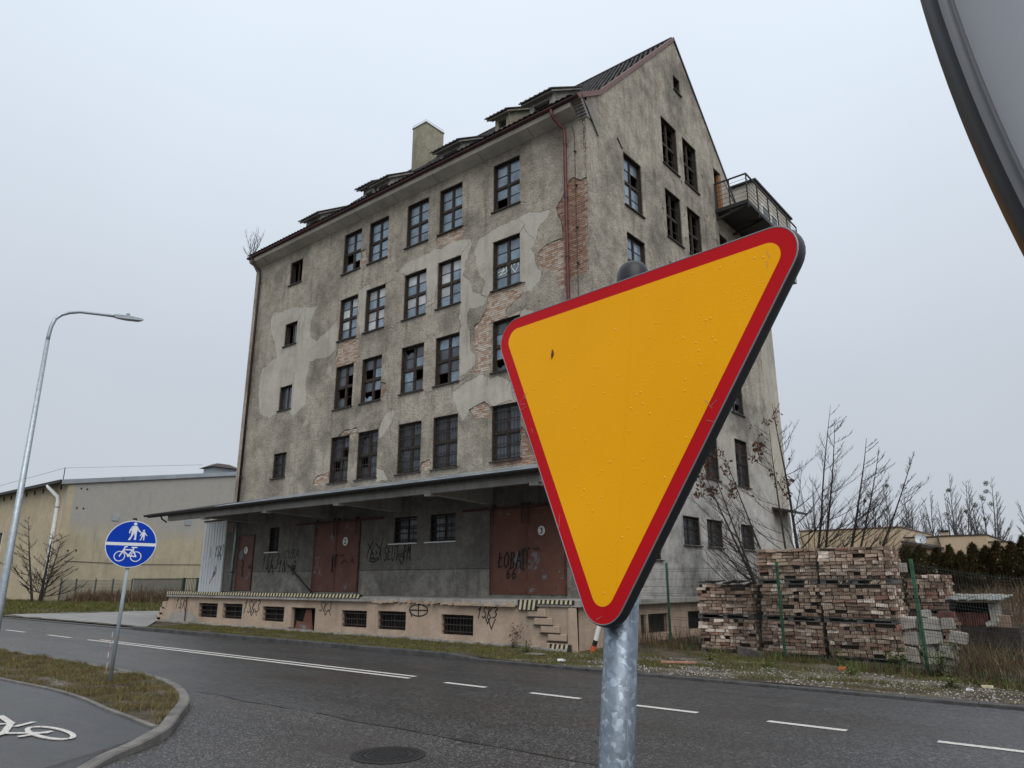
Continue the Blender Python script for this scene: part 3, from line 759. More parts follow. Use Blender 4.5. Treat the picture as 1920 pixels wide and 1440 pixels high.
mb = MB(); rnd = random.Random(31)
def crack_shadow_line(pts, w):
    for i, (a, b) in enumerate(zip(pts[:-1], pts[1:])):
        a = Vector(a); b = Vector(b); d = (b - a)
        if d.length < 1e-5: continue
        n_ = Vector((-d.y, d.x)).normalized() * w * rnd.uniform(.35, 1.0)
        e_ = d * .1
        q = [a - e_ - n_, b + e_ - n_, b + e_ + n_, a - e_ + n_]
        mb.poly([ff(u, v, -.002 - .00003 * (i % 7)) for u, v in q])
def wander(p, d, L, n):
    out = [p]; a = d
    for _ in range(n): a += rnd.uniform(-.7, .7); p = (p[0] + math.cos(a) * L / n, p[1] + math.sin(a) * L / n); out.append(p); a = d + (a - d) * .6
    return out
for p in BR.values():  # painted shadow lines along the upper edges of the plaster holes
    ctr = sum(v for _, v in p) / len(p); run = []
    for q in p + p[:1]:
        if q[1] > ctr - .1 and noise.noise(Vector((q[0] * 1.5, q[1] * 1.5, 2))) > -.25: run.append(q)
        else:
            if len(run) > 2: crack_shadow_line(run, .012)
            run = []
    if len(run) > 2: crack_shadow_line(run, .012)
for p, _ in SM:  # dark edge lines painted to give the flush patches apparent thickness
    run = []
    for q in p + p[:1]:
        if noise.noise(Vector((q[0] * 1.1, q[1] * 1.1, 6))) > .08: run.append(q)
        else:
            if len(run) > 2: crack_shadow_line(run, .007)
            run = []
for c, (u0, u1) in enumerate(FC):
    for v0, v1 in FR:
        for (cu, cv, d) in ((u0, v0, -2.4), (u1, v0, -.7), (u0, v1, 2.4), (u1, v1, .7)):
            if rnd.random() < .45: crack_shadow_line(wander((cu, cv), d + rnd.uniform(-.5, .5), rnd.uniform(.25, .8), 8), .009)
for u0, u1, v0, v1 in SMALL: crack_shadow_line(wander((u1, v1), 1.0, .6, 7), .012); crack_shadow_line(wander((u0, v0), -2.2, .5, 6), .008)
for _ in range(16): crack_shadow_line(wander((rnd.uniform(-31, -13), rnd.uniform(5.8, 17)), rnd.choice((-1.5, 1.4, .3)), rnd.uniform(.5, 1.6), 12), .007)
tag(mb.build('cracks_and_edge_shadows', 'iron', WH), kind='stuff')
# exposed bricks, laid in courses in every hole
def brick_mesh(l, d, h, seed):
    rnd = random.Random(seed); j = lambda s: rnd.uniform(-s, s)
    mb = MB(); b = .007
    k5 = .004 if d < .06 else .012
    c = [(-l / 2 + j(k5), -d / 2 + j(k5), -h / 2 + j(.003 if d < .06 else .008)), (l / 2 + j(k5), -d / 2 + j(k5), -h / 2 + j(.003 if d < .06 else .008)), (l / 2, d / 2, -h / 2), (-l / 2, d / 2, -h / 2),
         (-l / 2 + j(k5), -d / 2 + j(k5), h / 2 + j(.003 if d < .06 else .008)), (l / 2 + j(k5), -d / 2 + j(k5), h / 2 + j(.003 if d < .06 else .008)), (l / 2, d / 2, h / 2), (-l / 2, d / 2, h / 2)]
    mb.hexa(c); return mb
WB = []
for mat_ in ('brick_wall', 'brick_pale'):
    for l in (.245, .118):
        me = bpy.data.meshes.new('wall_brick_' + mat_); m_ = brick_mesh(l, .04, .064, 3 + l * 100)
        me.from_pydata(m_.v, [], m_.f); me.materials.append(MAT[mat_]); WB.append(me)
bricks = []
rnd = random.Random(11)
for key, p in BR.items():
    u0, u1, v0, v1 = bbox(p); pale = key not in ('corner', 'low', 'side')
    row = int(v0 / .077)
    while row * .077 < v1 + .04:
        v = row * .077; u = u0 - .3 + (row % 2) * .13; q = row % 4
        while u < u1 + .1:
            l = .245 if (q + int(u * 7)) % 3 else .118
            cx = u + l / 2
            if inside((cx, v), p) or inside((cx - l * .4, v), p) or inside((cx + l * .4, v), p):
                if cx + l / 2 < G - .02 and not any(b_[0] < cx + l / 2 and b_[1] > cx - l / 2 and b_[2] < v + .03 and b_[3] > v - .03 for b_ in map(bbox, fh_base)):
                    pl = pale or (key == 'corner' and cx < -13.0 + .15 * rnd.random() and v < 13.2)
                    bricks.append((cx + rnd.uniform(-.004, .004), v + rnd.uniform(-.003, .003), l, pl))
            u += l + .012
        row += 1
bricks.sort(key=lambda b_: b_[0] * 1.0 - b_[1] * .1, reverse=True)
org = origin(WH)
for i, (u, v, l, pl) in enumerate(bricks[:300]):
    o = bpy.data.objects.new('brick', WB[(2 if pl else 0) + (0 if l > .2 else 1)])
    COL.objects.link(o); o.parent = WH
    o.location = Vector((u, F + .036 + rnd.uniform(-.004, .006), v)) - org
    o.rotation_euler = (rnd.uniform(-.02, .02), rnd.uniform(-.012, .012), rnd.uniform(-.015, .015))
for flag, mat_ in ((True, 'brick_pale'), (False, 'brick_wall')):
    mb = MB()
    for u, v, l, pl in bricks[300:]:
        if pl == flag:
            y = F + .034 + rnd.uniform(-.004, .006); mb.box(u - l / 2, u + l / 2, y - .015, y + .02, v - .032, v + .032)
    if mb.f: tag(mb.build('exposed_brickwork', mat_, WH), kind='stuff')
# whitish lime wash between the pale bricks: handled by the brick colours themselves

# gable wall
GY0, GY1 = F, 35.25
roofY = [(18.13, 18.10), (19.44, 18.98), (25.96, 25.62), (33.45, 18.20)]
gout = [(F + .036, .1), (GY1, .1), (GY1, 18.35), (33.45, 18.35), (25.96, 25.48), (19.50, 18.95), (F + .036, 18.27)]
GW = []   # (u0,u1,v0,v1,kind)
for c in ((20.92, 22.26), (24.18, 25.54), (26.15, 27.46)):
    for r in ((15.09, 17.27), (12.02, 14.0), (8.85, 10.8), (5.67, 7.66)): GW.append((*c, *r, 'bar' if r[0] < 6 else 'tall'))
for r in ((12.02, 14.0), (8.83, 10.8), (5.67, 7.66)): GW.append((29.22, 30.58, *r, 'bar' if r[0] < 6 else 'tall'))
GW += [(24.2, 25.6, 18.42, 20.65, 'tall'), (26.15, 27.52, 18.42, 20.65, 'tall')]
GW += [(23.98, 25.34, 3.06, 4.07, 'barlow'), (25.94, 27.35, 3.06, 4.07, 'barlow'), (29.16, 30.55, 3.06, 4.07, 'barlow'), (20.95, 22.25, 2.5, 4.07, 'barlow')]
GW += [(25.66, 26.32, 22.80, 23.56, 'hole')]
BD = (29.38, 30.22, 18.42, 20.68)
GD2 = (29.45, 30.33, 15.1, 17.28)
gh_base = [rect(*w_[:4]) for w_ in GW] + [rect(*BD), rect(*GD2)]
pits = []
rnd = random.Random(21)
for (u, v, s_) in ((25.85, 19.35, .16), (25.8, 18.2, .14), (28.0, 19.5, .2), (23.9, 16.1, .16), (25.85, 16.7, .12), (25.82, 15.55, .14), (28.2, 17.6, .12), (29.0, 17.9, .2), (24.7, 23.6, .08), (22.6, 23.0, .07), (29.1, 16.6, .3)):
    pits.append(roughen([(u + s_ * .5 * math.cos(a), v + s_ * .8 * math.sin(a)) for a in [i * math.pi / 4 for i in range(8)]], .06, .08, u * 3))
GP = [([(33.4, .1), (GY1, .1), (GY1, 18.35), (33.4, 18.35)], 1)]
sheet('gable_plaster', gout, [roughen(h, .012, .12, 90 + i) for i, h in enumerate(gh_base)] + pits, GP, fg, .03, ['gable_plaster', 'smooth_plaster'], WH)
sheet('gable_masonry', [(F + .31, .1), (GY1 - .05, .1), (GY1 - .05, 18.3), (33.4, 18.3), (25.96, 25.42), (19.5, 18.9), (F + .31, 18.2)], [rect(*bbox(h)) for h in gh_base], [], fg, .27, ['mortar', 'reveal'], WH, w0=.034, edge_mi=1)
# expansion seam of small brick edges between gable and rear strip
mb = MB()
for i in range(110):
    z = 1.6 + i * .15
    mb.box(G - .01, G + .008, 33.36 + rnd.uniform(-.01, .01), 33.42, z, z + rnd.uniform(.06, .11))
tag(mb.build('seam_bricks', 'brick_pale', WH), kind='stuff')
# remaining shell; unseen slabs and partitions added to block light leaking through
mb = MB()
mb.box(XL, XL + .3, F + .31, YB, .1, 17.7); mb.box(XL, G - .33, YB - .3, YB, .1, 18.0)
mb.poly([(XL + .01, F, 17.7), (XL + .01, YB, 17.7), (XL + .01, 25.96, 25.4)])
mb.build('rear_walls', 'rough_plaster', WH)
mb = MB()
for z in (1.38, 4.75, 8.0, 11.2, 14.4, 17.7): mb.box(XL + .31, G - .31, F + .32, YB - .31, z - .2, z)
mb.box(XL + .31, G - .31, 22.5, 22.6, 1.4, 17.6); mb.box(-15.6, -15.5, 22.7, YB - .4, 1.4, 17.4)
mb.build('light_block_floors', 'interior', WH)

# ------------------------------------------------------------------ windows
def window(u0, u1, v0, v1, fn, kind, seed, sill=True):
    """timber window set back in the wall; panes one by one, some of them gone"""
    rnd = random.Random(seed)
    mb = MB(); d0, d1 = .15, .215
    B = lambda a, b, c, d, w0=d0, w1=d1, mi=0: mb.hexa([fn(a, c, w0), fn(b, c, w0), fn(b, c, w1), fn(a, c, w1), fn(a, d, w0), fn(b, d, w0), fn(b, d, w1), fn(a, d, w1)], mi)
    fr = .06
    B(u0, u0 + fr, v0, v1); B(u1 - fr, u1, v0, v1); B(u0 + fr, u1 - fr, v0, v0 + fr); B(u0 + fr, u1 - fr, v1 - fr, v1)
    # box lining along the reveal
    B(u0 + .002, u0 + .03, v0, v1, .035, d0 - .002); B(u1 - .03, u1 - .002, v0, v1, .035, d0 - .002); B(u0 + .03, u1 - .03, v1 - .028, v1 - .002, .035, d0 - .002)
    panes = []
    W, H = u1 - u0, v1 - v0; um = (u0 + u1) / 2
    if kind in ('tall', 'bar'):
        vm = v0 + H * .50
        B(um - .045, um + .045, v0 + fr, v1 - fr, d0 - .012, d1); B(u0 + fr, um - .045, vm - .05, vm + .05, d0 - .02, d1); B(um + .045, u1 - fr, vm - .05, vm + .05, d0 - .02, d1)
        for (a, b) in ((u0 + fr, um - .045), (um + .045, u1 - fr)):
            for (c, d) in ((v0 + fr, vm - .05), (vm + .05, v1 - fr)):
                # casement stiles and one glazing bar
                s = .03
                B(a, a + s, c, d, d0 + .004, d1 - .01); B(b - s, b, c, d, d0 + .004, d1 - .01); B(a + s, b - s, c, c + s, d0 + .004, d1 - .01); B(a + s, b - s, d - s, d, d0 + .004, d1 - .01)
                q = (c + d) / 2
                B(a + s, b - s, q - .012, q + .012, d0 + .01, d1 - .015)
                panes += [(a + s, b - s, c + s, q - .012), (a + s, b - s, q + .012, d - s)]
    elif kind in ('small',):
        B(um - .03, um + .03, v0 + fr, v1 - fr)
        panes = [(u0 + fr, um - .03, v0 + fr, v1 - fr), (um + .03, u1 - fr, v0 + fr, v1 - fr)]
    elif kind in ('barlow', 'narrow'):
        B(um - .025, um + .025, v0 + fr, v1 - fr); q = v0 + H * .55
        B(u0 + fr, um - .025, q - .02, q + .02); B(um + .025, u1 - fr, q - .02, q + .02)
        for a, b in ((u0 + fr, um - .025), (um + .025, u1 - fr)): panes += [(a, b, v0 + fr, q - .02), (a, b, q + .02, v1 - fr)]
    w = mb.build('window', 'wood_frame', WH)
    return w, panes, rnd
def glaze(w, panes, rnd, fn, mat_, missing=.12, alt=None, broken=()):
    for i, (a, b, c, d) in enumerate(panes):
        mb = MB(); wd = .178 + rnd.uniform(-.003, .003); t = rnd.uniform(-.004, .004); t2 = rnd.uniform(-.004, .004)
        r = rnd.random()
        m_ = mat_ if alt is None or rnd.random() > .3 else alt
        if r < missing * .6 or i in broken: continue
        if r < missing:   # a broken pane with a jagged remnant
            hh = c + (d - c) * rnd.uniform(.3, .6)
            pts = [(a, c), (b, c), (b, hh), ((a * .4 + b * .6), hh + .1 * (d - c)), ((a * .7 + b * .3), hh - .15 * (d - c)), (a, hh + .2 * (d - c))]
            mb.prism(pts, lambda u, v, q: fn(u, v, wd + q), 0, .004)
        else:
            mb.hexa([fn(a, c, wd), fn(b, c, wd + t), fn(b, c, wd + .004 + t), fn(a, c, wd + .004), fn(a, d, wd + t2), fn(b, d, wd + t + t2), fn(b, d, wd + .004 + t + t2), fn(a, d, wd + .004 + t2)])
        mb.build('pane', m_, w)
def sillpart(w, u0, u1, v0, fn, mat_='sill', out=.07):
    mb = MB(); z = v0
    mb.hexa([fn(u0 - .07, z - .055, -out), fn(u1 + .05, z - .055, -out), fn(u1 + .05, z - .055, .15), fn(u0 - .07, z - .055, .15),
             fn(u0 - .07, z - .015, -out), fn(u1 + .05, z - .015, -out), fn(u1 + .05, z + .004, .15), fn(u0 - .07, z + .004, .15)])
    mb.build('sill', mat_, w)
def grille(w, u0, u1, v0, v1, fn, nv, nh, depth=.075, seed=0):
    mb = MB(); rnd = random.Random(seed)
    for i in range(nv):
        u = u0 + .04 + (u1 - u0 - .08) * i / (nv - 1)
        mb.tube([fn(u, v0 + .01, depth), fn(u + rnd.uniform(-.006, .006), v1 - .01, depth)], .008, 4)
    for i in range(nh):
        v = v0 + (v1 - v0) * (i + .5) / nh
        mb.bar(fn(u0, v, depth + .012), fn(u1, v, depth + .012), .006, .028)
    mb.build('grille', 'iron', w)
sd = 0
RM = [('pane_blue', None, .06), ('pane_white', 'pane_blue', .03), ('pane_dark', 'pane_blue', .16), ('pane_black', 'pane_dark', .1)]
for r, (v0, v1) in enumerate(FR):
    for c, (u0, u1) in enumerate(FC):
        sd += 1
        w, pn, rnd = window(u0, u1, v0, v1, ff, 'bar' if r == 3 else 'tall', sd)
        m_, alt, ms = RM[r]
        if r == 1 and c == 4: m_, alt = 'pane_blue', None
        br = {(0, 0): (1,), (0, 4): (0,), (2, 0): (1, 5, 6), (2, 1): (2,), (2, 2): (5,), (2, 3): (0,)}.get((r, c), ())
        glaze(w, pn, rnd, ff, m_, ms, alt, br)
        sillpart(w, u0, u1, v0, ff)
        if r == 3: grille(w, u0, u1, v0, v1, ff, 9, 5, seed=sd)
        if r == 1 and c == 4:
            mb = MB()
            strokes(mb, [[(-15.95, 12.75), (-15.62, 12.82), (-15.9, 12.62), (-15.6, 12.66)], [(-15.92, 12.9), (-15.7, 12.95), (-15.75, 12.72)], [(-15.55, 12.7), (-15.58, 12.95)]], .035, ff, .166, .170)
            strokes(mb, [[(-15.35, 12.8), (-15.3, 13.0), (-15.2, 12.85), (-15.05, 13.0), (-15.0, 12.78)], [(-15.3, 12.75), (-15.15, 12.55), (-15.05, 12.72)]], .035, ff, .166, .170)
            mb.build('scribble', 'white_scribble', w)
for i, (u0, u1, v0, v1) in enumerate(SMALL):
    sd += 1
    if i == 3:
        w, pn, rnd = window(u0, u1, v0, v1, ff, 'barlow', sd); glaze(w, pn, rnd, ff, 'pane_black', .1); grille(w, u0, u1, v0, v1, ff, 6, 4, seed=sd)
    else:
        w, pn, rnd = window(u0, u1, v0, v1, ff, 'small', sd); glaze(w, pn, rnd, ff, 'pane_dark', 0, None, (0, 1) if i == 0 else ((0,) if i == 1 else ()))
    sillpart(w, u0, u1, v0, ff)
for i, (u0, u1, v0, v1) in enumerate(DW):
    sd += 1
    w, pn, rnd = window(u0, u1, v0, v1, ff, 'barlow', sd); glaze(w, pn, rnd, ff, 'pane_black', .05, 'pane_dark')
    sillpart(w, u0 - .12, u1, v0, ff, 'white', .09); grille(w, u0, u1, v0, v1, ff, 7, 4, .05, seed=sd)
for i, (u0, u1, v0, v1, k_) in enumerate(GW):
    sd += 1
    if k_ == 'hole':
        w, pn, rnd = window(u0, u1, v0, v1, fg, 'small', sd); glaze(w, pn, rnd, fg, 'pane_dark', .8); sillpart(w, u0, u1, v0, fg); continue
    w, pn, rnd = window(u0, u1, v0, v1, fg, k_, sd)
    upper = v0 > 18
    if k_ == 'tall':
        left = u0 < 21
        glaze(w, pn, rnd, fg, 'pane_blue' if left else 'pane_dark', .05 if left else (1.7 if upper or v0 > 15 else .65), None)
    else: glaze(w, pn, rnd, fg, 'pane_black', .1)
    if k_ != 'tall': grille(w, u0, u1, v0, v1, fg, 9 if k_ == 'bar' else 8, 5 if k_ == 'bar' else 4, seed=sd)
    sillpart(w, u0, u1, v0, fg)
# balcony door (open, leaf of bare orange-brown timber)
u0, u1, v0, v1 = BD
mb = MB(); mb.box(G - .2, G - .14, u0, u0 + .06, v0, v1); mb.box(G - .2, G - .14, u1 - .06, u1, v0, v1); mb.box(G - .2, G - .14, u0, u1, v1 - .06, v1)
d_ = mb.build('balcony_door', 'wood_frame', WH)
MAT['door_wood'] = simple('bare_orange_timber', (.30, .14, .065), .7, var=.25, scale=5)
MB().box(G - .19, G - .02, u1 - .16, u1 - .07, v0 + .02, v1 - .08).build('door_leaf', 'door_wood', d_)
u0, u1, v0, v1 = GD2
mb = MB(); mb.box(G - .2, G - .14, u0, u0 + .06, v0, v1); mb.box(G - .2, G - .14, u1 - .06, u1, v0, v1); mb.box(G - .2, G - .14, u0 + .06, u1 - .06, v1 - .06, v1)
mb.build('upper_door_frame', 'wood_frame', WH)

# ------------------------------------------------------------------ doors on the dock
def door(u0, u1, v0, v1, nleaf, disc, num, rail=None, seed=0):
    mb = MB(); B = lambda a, b, c, d, w0, w1: mb.hexa([ff(a, c, w0), ff(b, c, w0), ff(b, c, w1), ff(a, c, w1), ff(a, d, w0), ff(b, d, w0), ff(b, d, w1), ff(a, d, w1)])
    B(u0 - .06, u0, v0, v1 + .06, -.05, .02); B(u1, u1 + .06, v0, v1 + .06, -.05, .02)
    if rail: B(rail[0], rail[1], v1 + .02, v1 + .09, -.10, -.04)
    else: B(u0, u1, v1, v1 + .06, -.05, .02)
    d_ = mb.build('door', 'door_edge', WH)
    lw = (u1 - u0) / nleaf
    for i in range(nleaf):
        a, b = u0 + lw * i + .008, u0 + lw * (i + 1) - .008
        mb = MB(); mb.hexa([ff(a, v0 + .03, -.035), ff(b, v0 + .03, -.035), ff(b, v0 + .03, -.005), ff(a, v0 + .03, -.005), ff(a, v1, -.035), ff(b, v1, -.035), ff(b, v1, -.005), ff(a, v1, -.005)])
        lf = mb.build('door_leaf', 'door', d_)
        mb = MB()
        for (p, q, r_, s_) in ((a, a + .05, v0 + .03, v1), (b - .05, b, v0 + .03, v1), (a + .05, b - .05, v0 + .03, v0 + .09), (a + .05, b - .05, v1 - .06, v1)) + (((a + .05, b - .05, v0 + 1.32, v0 + 1.40),) if nleaf > 1 else ()):
            mb.hexa([ff(p, r_, -.048), ff(q, r_, -.048), ff(q, r_, -.0355), ff(p, r_, -.0355), ff(p, s_, -.048), ff(q, s_, -.048), ff(q, s_, -.0355), ff(p, s_, -.0355)])
        mb.build('leaf_rails', 'door_plain', d_)
        if rail:
            mb = MB()
            for uu in (a + .12, b - .12): mb.box(uu - .02, uu + .02, F - .115, F - .10, v1 - .5, v1 + .16); mb.tube([(uu, F - .12, v1 + .12), (uu, F - .06, v1 + .12)], .055, 10)
            mb.build('hanger', 'iron', d_)
    # number disc
    cx, cz, r_ = disc
    mb = MB(); mb.prism([(cx + r_ * math.cos(2 * math.pi * i / 28), cz + r_ * 1.05 * math.sin(2 * math.pi * i / 28)) for i in range(28)], ff, -.056, -.050)
    dd = mb.build('number_disc', ['white', 'black_paint'], d_)
    mb = MB(); strokes(mb, write(num, cx - r_ * .5, cx + r_ * .5, cz - r_ * .6, cz + r_ * .6, 0, 0), .03, ff, -.060, -.057); mb.build('numeral', 'black_paint', d_)
    mb = MB()
    if nleaf > 1:
        um = (u0 + u1) / 2
        mb.bar(ff(um - .14, v0 + 1.40, -.08), ff(um + .14, v0 + 1.42, -.08), .05, .06); mb.bar(ff(um - .12, v0 + 1.4, -.085), ff(um - .12, v0 + .75, -.085), .035, .05); mb.bar(ff(um + .05, v0 + 1.4, -.085), ff(um + .05, v0 + .95, -.085), .025, .03)
        mb.box(um + .3, um + .52, F - .075, F - .05, v0 + 1.38, v0 + 1.44)
    else: mb.bar(ff(u1 - .12, v0 + 1.05, -.08), ff(u1 - .24, v0 + 1.05, -.08), .03, .03); mb.box(u1 - .15, u1 - .09, F - .06, F - .05, v0 + .95, v0 + 1.15)
    mb.build('latch', 'iron', d_)
    return d_
door(-31.50, -30.30, 1.38, 3.80, 1, (-30.86, 3.17, .15), '1', seed=1)
dr2 = door(-25.70, -22.87, 1.38, 4.08, 2, (-23.68, 3.33, .16), '2', (-27.0, -21.5), 2)
dr3 = door(-16.03, -13.08, 1.38, 4.08, 2, (-13.93, 3.34, .14), '3', (-17.3, -11.9), 3)
# graffiti on the wall under the canopy and on the doors
def graffiti(lines, width, parent, fn, w0=-.006, w1=-.002, mat_='black_paint'):
    mb = MB(); strokes(mb, lines, width, fn, w0, w1); return mb.build('graffiti', mat_, parent)
graffiti(write('1SK3', -29.55, -28.2, 2.3, 2.95, .4, .08, 3) + [[(-29.1, 2.5), (-28.95, 2.15), (-28.75, 2.45)], [(-28.7, 2.5), (-28.62, 2.1)]], .035, WH, ff)
graffiti(write('CUBA', -27.87, -26.77, 2.72, 3.11, .3, .06, 5), .025, WH, ff)
graffiti(write('1N.@', -28.28, -26.95, 2.12, 2.66, .3, .05, 6), .04, WH, ff)
graffiti(write('SEUT.PM', -21.40, -19.92, 2.55, 3.1, .2, .06, 8) + [[(-20.6, 2.75), (-20.3, 2.78)], [(-20.65, 2.66), (-20.35, 2.7)], [(-20.55, 2.6), (-20.4, 2.4)], [(-20.25, 2.7), (-20.35, 2.45)]], .035, WH, ff)
graffiti([[(-22.35, 3.2), (-22.1, 2.95), (-22.2, 2.55), (-21.95, 2.5), (-21.7, 2.6), (-21.62, 2.9), (-21.5, 3.35)], [(-22.38, 2.65), (-22.3, 2.95), (-22.05, 3.3)], [(-21.9, 3.2), (-21.62, 3.0), (-21.55, 2.6)],
          [(-22.1, 2.9), (-22.0, 2.82), (-22.1, 2.78)], [(-21.85, 2.9), (-21.78, 2.82), (-21.86, 2.78)], [(-22.15, 2.68), (-22.05, 2.6), (-21.98, 2.7), (-21.9, 2.58), (-21.82, 2.68), (-21.75, 2.62)]], .04, WH, ff)
graffiti(write('ŁOBA', -15.75, -14.72, 2.22, 2.72, .2, .06, 9), .035, dr3, ff, -.054, -.050)
graffiti(write('66', -15.39, -14.93, 1.88, 2.22, .2, .06, 10), .03, dr3, ff, -.054, -.050)
graffiti(write('3R', -25.6, -25.25, 2.3, 2.75, .2, .05, 12), .02, dr2, ff, -.054, -.050, 'pale_scribble')
graffiti([[(-23.9, 2.45), (-23.7, 2.62), (-23.5, 2.5)], [(-23.3, 2.5), (-23.2, 2.65), (-23.1, 2.48)]], .025, dr2, ff, -.054, -.050)
graffiti([[(-31.1, 2.75), (-30.95, 2.55), (-31.1, 2.4), (-30.95, 2.25), (-31.05, 2.1), (-30.95, 2.0)]], .045, WH, ff, -.055, -.051)
# house number plate on the dark end pilaster
MB().box(-32.62, -31.85, F - .03, F - .004, 1.36, 4.7).build('end_pilaster', 'dark_plaster', WH)
pl = MB().box(-32.50, -32.18, F - .045, F - .032, 4.10, 4.46).build('number_plate', 'pale_scribble', WH)
mb = MB(); strokes(mb, write('23', -32.46, -32.22, 4.17, 4.40, 0, 0), .03, ff, -.050, -.047); mb.build('numerals', 'black_paint', pl)
# horizontal render joint
mb = MB(); mb.box(-30.2, -25.8, F - .006, F - .001, 2.195, 2.215); mb.box(-22.78, -16.12, F - .006, F - .001, 2.195, 2.215); mb.build('render_joint', 'iron', WH)

# ------------------------------------------------------------------ eaves, roof, gutters
mb = MB()
prof = [(18.49, 17.55), (18.02, 17.72), (17.98, 17.86), (18.02, 17.98), (19.6, 18.9), (19.6, 17.75), (18.49, 17.75)]
mb.prism(prof, lambda u, v, w: (w, u, v), XL + .05, G - .35)
mb.build('eaves_soffit', 'smooth_plaster', WH)
# slab joints in the soffit
for x_ in np.arange(XL + 1.2, G - 1, 2.45):
    MB().prism([(18.03, 17.714), (18.47, 17.552), (18.47, 17.60), (18.03, 17.74)], lambda u, v, w, x_=x_: (x_ + w, u, v), 0, .018).build('soffit_joint', 'iron', WH)
# stepped brick corbels at both ends
for xa, xb in ((G - .34, G + .03), (XL - .04, XL + .24)):
    mb = MB()
    for i in range(7):
        y = 18.47 - i * .065
        for q in range(2): mb.box(xa + q * (xb - xa) / 2 + .004, xa + (q + 1) * (xb - xa) / 2 - .004, y, 18.9, 17.42 + i * .085, 17.495 + i * .085)
    mb.build('corbel', 'concrete', WH)
mb = MB()
gy, gz = 17.93, 17.96
arc = [(gy + .085 * math.cos(a), gz + .085 * math.sin(a)) for a in [math.pi + i * math.pi / 8 for i in range(9)]]
arci = [(gy + .075 * math.cos(a), gz + .078 * math.sin(a)) for a in [2 * math.pi - i * math.pi / 8 for i in range(9)]]
mb.prism(arc + arci, lambda u, v, w: (w, u, v), XL + .02, G + .06)
gt = mb.build('gutter', 'gutter_maroon', WH)
mb = MB()
for x_ in np.arange(XL + .1, G, .82): mb.box(x_, x_ + .03, gy - .092, gy + .1, gz - .005, gz + .006); mb.bar((x_ + .015, gy, gz - .088), (x_ + .015, gy + .1, gz - .03), .03, .008)
mb.build('gutter_bracket', 'iron', gt)
# roof: tile courses as real waves
def roof(name, ya, za, yb, zb, x0, x1, cw=.24, ch=.36, thick=.05, xoff=0):
    mb = MB(); L = math.hypot(yb - ya, zb - za); n = max(1, int(L / ch)); dy, dz = (yb - ya) / n, (zb - za) / n
    nr = Vector((0, -(zb - za), (yb - ya))).normalized()
    if nr.z < 0: nr = -nr
    nt = int((x1 - x0) / cw)
    offs = [0, .018, .035, .018]
    for i in range(n):
        b = len(mb.v); sh = (i % 2) * cw / 2
        for lift, t, sc in ((.045, 0, 1), (.012, 1.06, 1), ):
            for k_ in range(nt * 4 + 1):
                x = min(x1, x0 + k_ * cw / 4); w = offs[(k_ + (2 if i % 2 else 0)) % 4]
                jit = .012 * noise.noise(Vector((int(x / cw) * 3.7, i * 5.3, 0)))
                p = Vector((x, ya + dy * (i + t), za + dz * (i + t))) + nr * (lift + w + jit)
                mb.v.append(tuple(p))
        m_ = nt * 4 + 1
        for k_ in range(m_ - 1): mb.f.append((b + k_, b + k_ + 1, b + m_ + k_ + 1, b + m_ + k_)); mb.mi.append(0)
        # butt end of the course
        b2 = len(mb.v)
        for k_ in range(m_): 
            v = Vector(mb.v[b + k_]) - nr * .035; mb.v.append(tuple(v))
        for k_ in range(m_ - 1): mb.f.append((b + k_, b2 + k_, b2 + k_ + 1, b + k_ + 1)); mb.mi.append(0)
    return mb
m1 = roof('r', 17.90, 18.03, 19.44, 18.98, XL + .02, G - .05)
m2 = roof('r', 19.44, 18.98, 25.96, 25.62, XL + .02, G - .05)
for m_ in (m2,):
    b = len(m1.v); m1.v += m_.v; m1.f += [tuple(b + i for i in f) for f in m_.f]; m1.mi += m_.mi
rf = tag(m1.build('roof_tiles', 'roof_tile', WH), kind='stuff')
mb = MB()
mb.poly([(XL + .02, 18.0, 17.97), (G - .05, 18.0, 17.97), (G - .05, 19.44, 18.95), (XL + .02, 19.44, 18.95)])
mb.poly([(XL + .02, 19.44, 18.95), (G - .05, 19.44, 18.95), (G - .05, 25.96, 25.58), (XL + .02, 25.96, 25.58)])
mb.poly([(XL + .02, 25.96, 25.60), (G - .05, 25.96, 25.60), (G - .05, 33.7, 18.0), (XL + .02, 33.7, 18.0)])
mb.build('roof', 'roof_tile', WH)
mb = MB(); mb.tube([(XL + .02, 25.96, 25.64), (G - .06, 25.96, 25.64)], .11, 8); mb.build('ridge', 'roof_tile', WH)
# verge trims on the gable
mb = MB()
pts = [(17.95, 18.06), (19.44, 19.06), (25.96, 25.72)]
for a, b in zip(pts[:-1], pts[1:]):
    mb.hexa([(G - .12, a[0], a[1] - .22), (G + .045, a[0], a[1] - .22), (G + .045, b[0], b[1] - .22), (G - .12, b[0], b[1] - .22), (G - .12, a[0], a[1]), (G + .045, a[0], a[1]), (G + .045, b[0], b[1]), (G - .12, b[0], b[1])])
mb.build('verge_trim', 'fascia_red', WH)
mb = MB(); a, b = (25.97, 25.72), (33.7, 18.05)
mb.hexa([(G - .12, a[0], a[1] - .16), (G + .04, a[0], a[1] - .16), (G + .04, b[0], b[1] - .16), (G - .12, b[0], b[1] - .16), (G - .12, a[0], a[1]), (G + .04, a[0], a[1]), (G + .04, b[0], b[1]), (G - .12, b[0], b[1])])
mb.build('verge_trim', 'black_iron', WH)
mb = MB(); mb.bar((G + .04, 18.15, 18.12), (G + .04, 19.15, 16.95), .03, .05); mb.build('loose_lath', 'black_iron', WH)
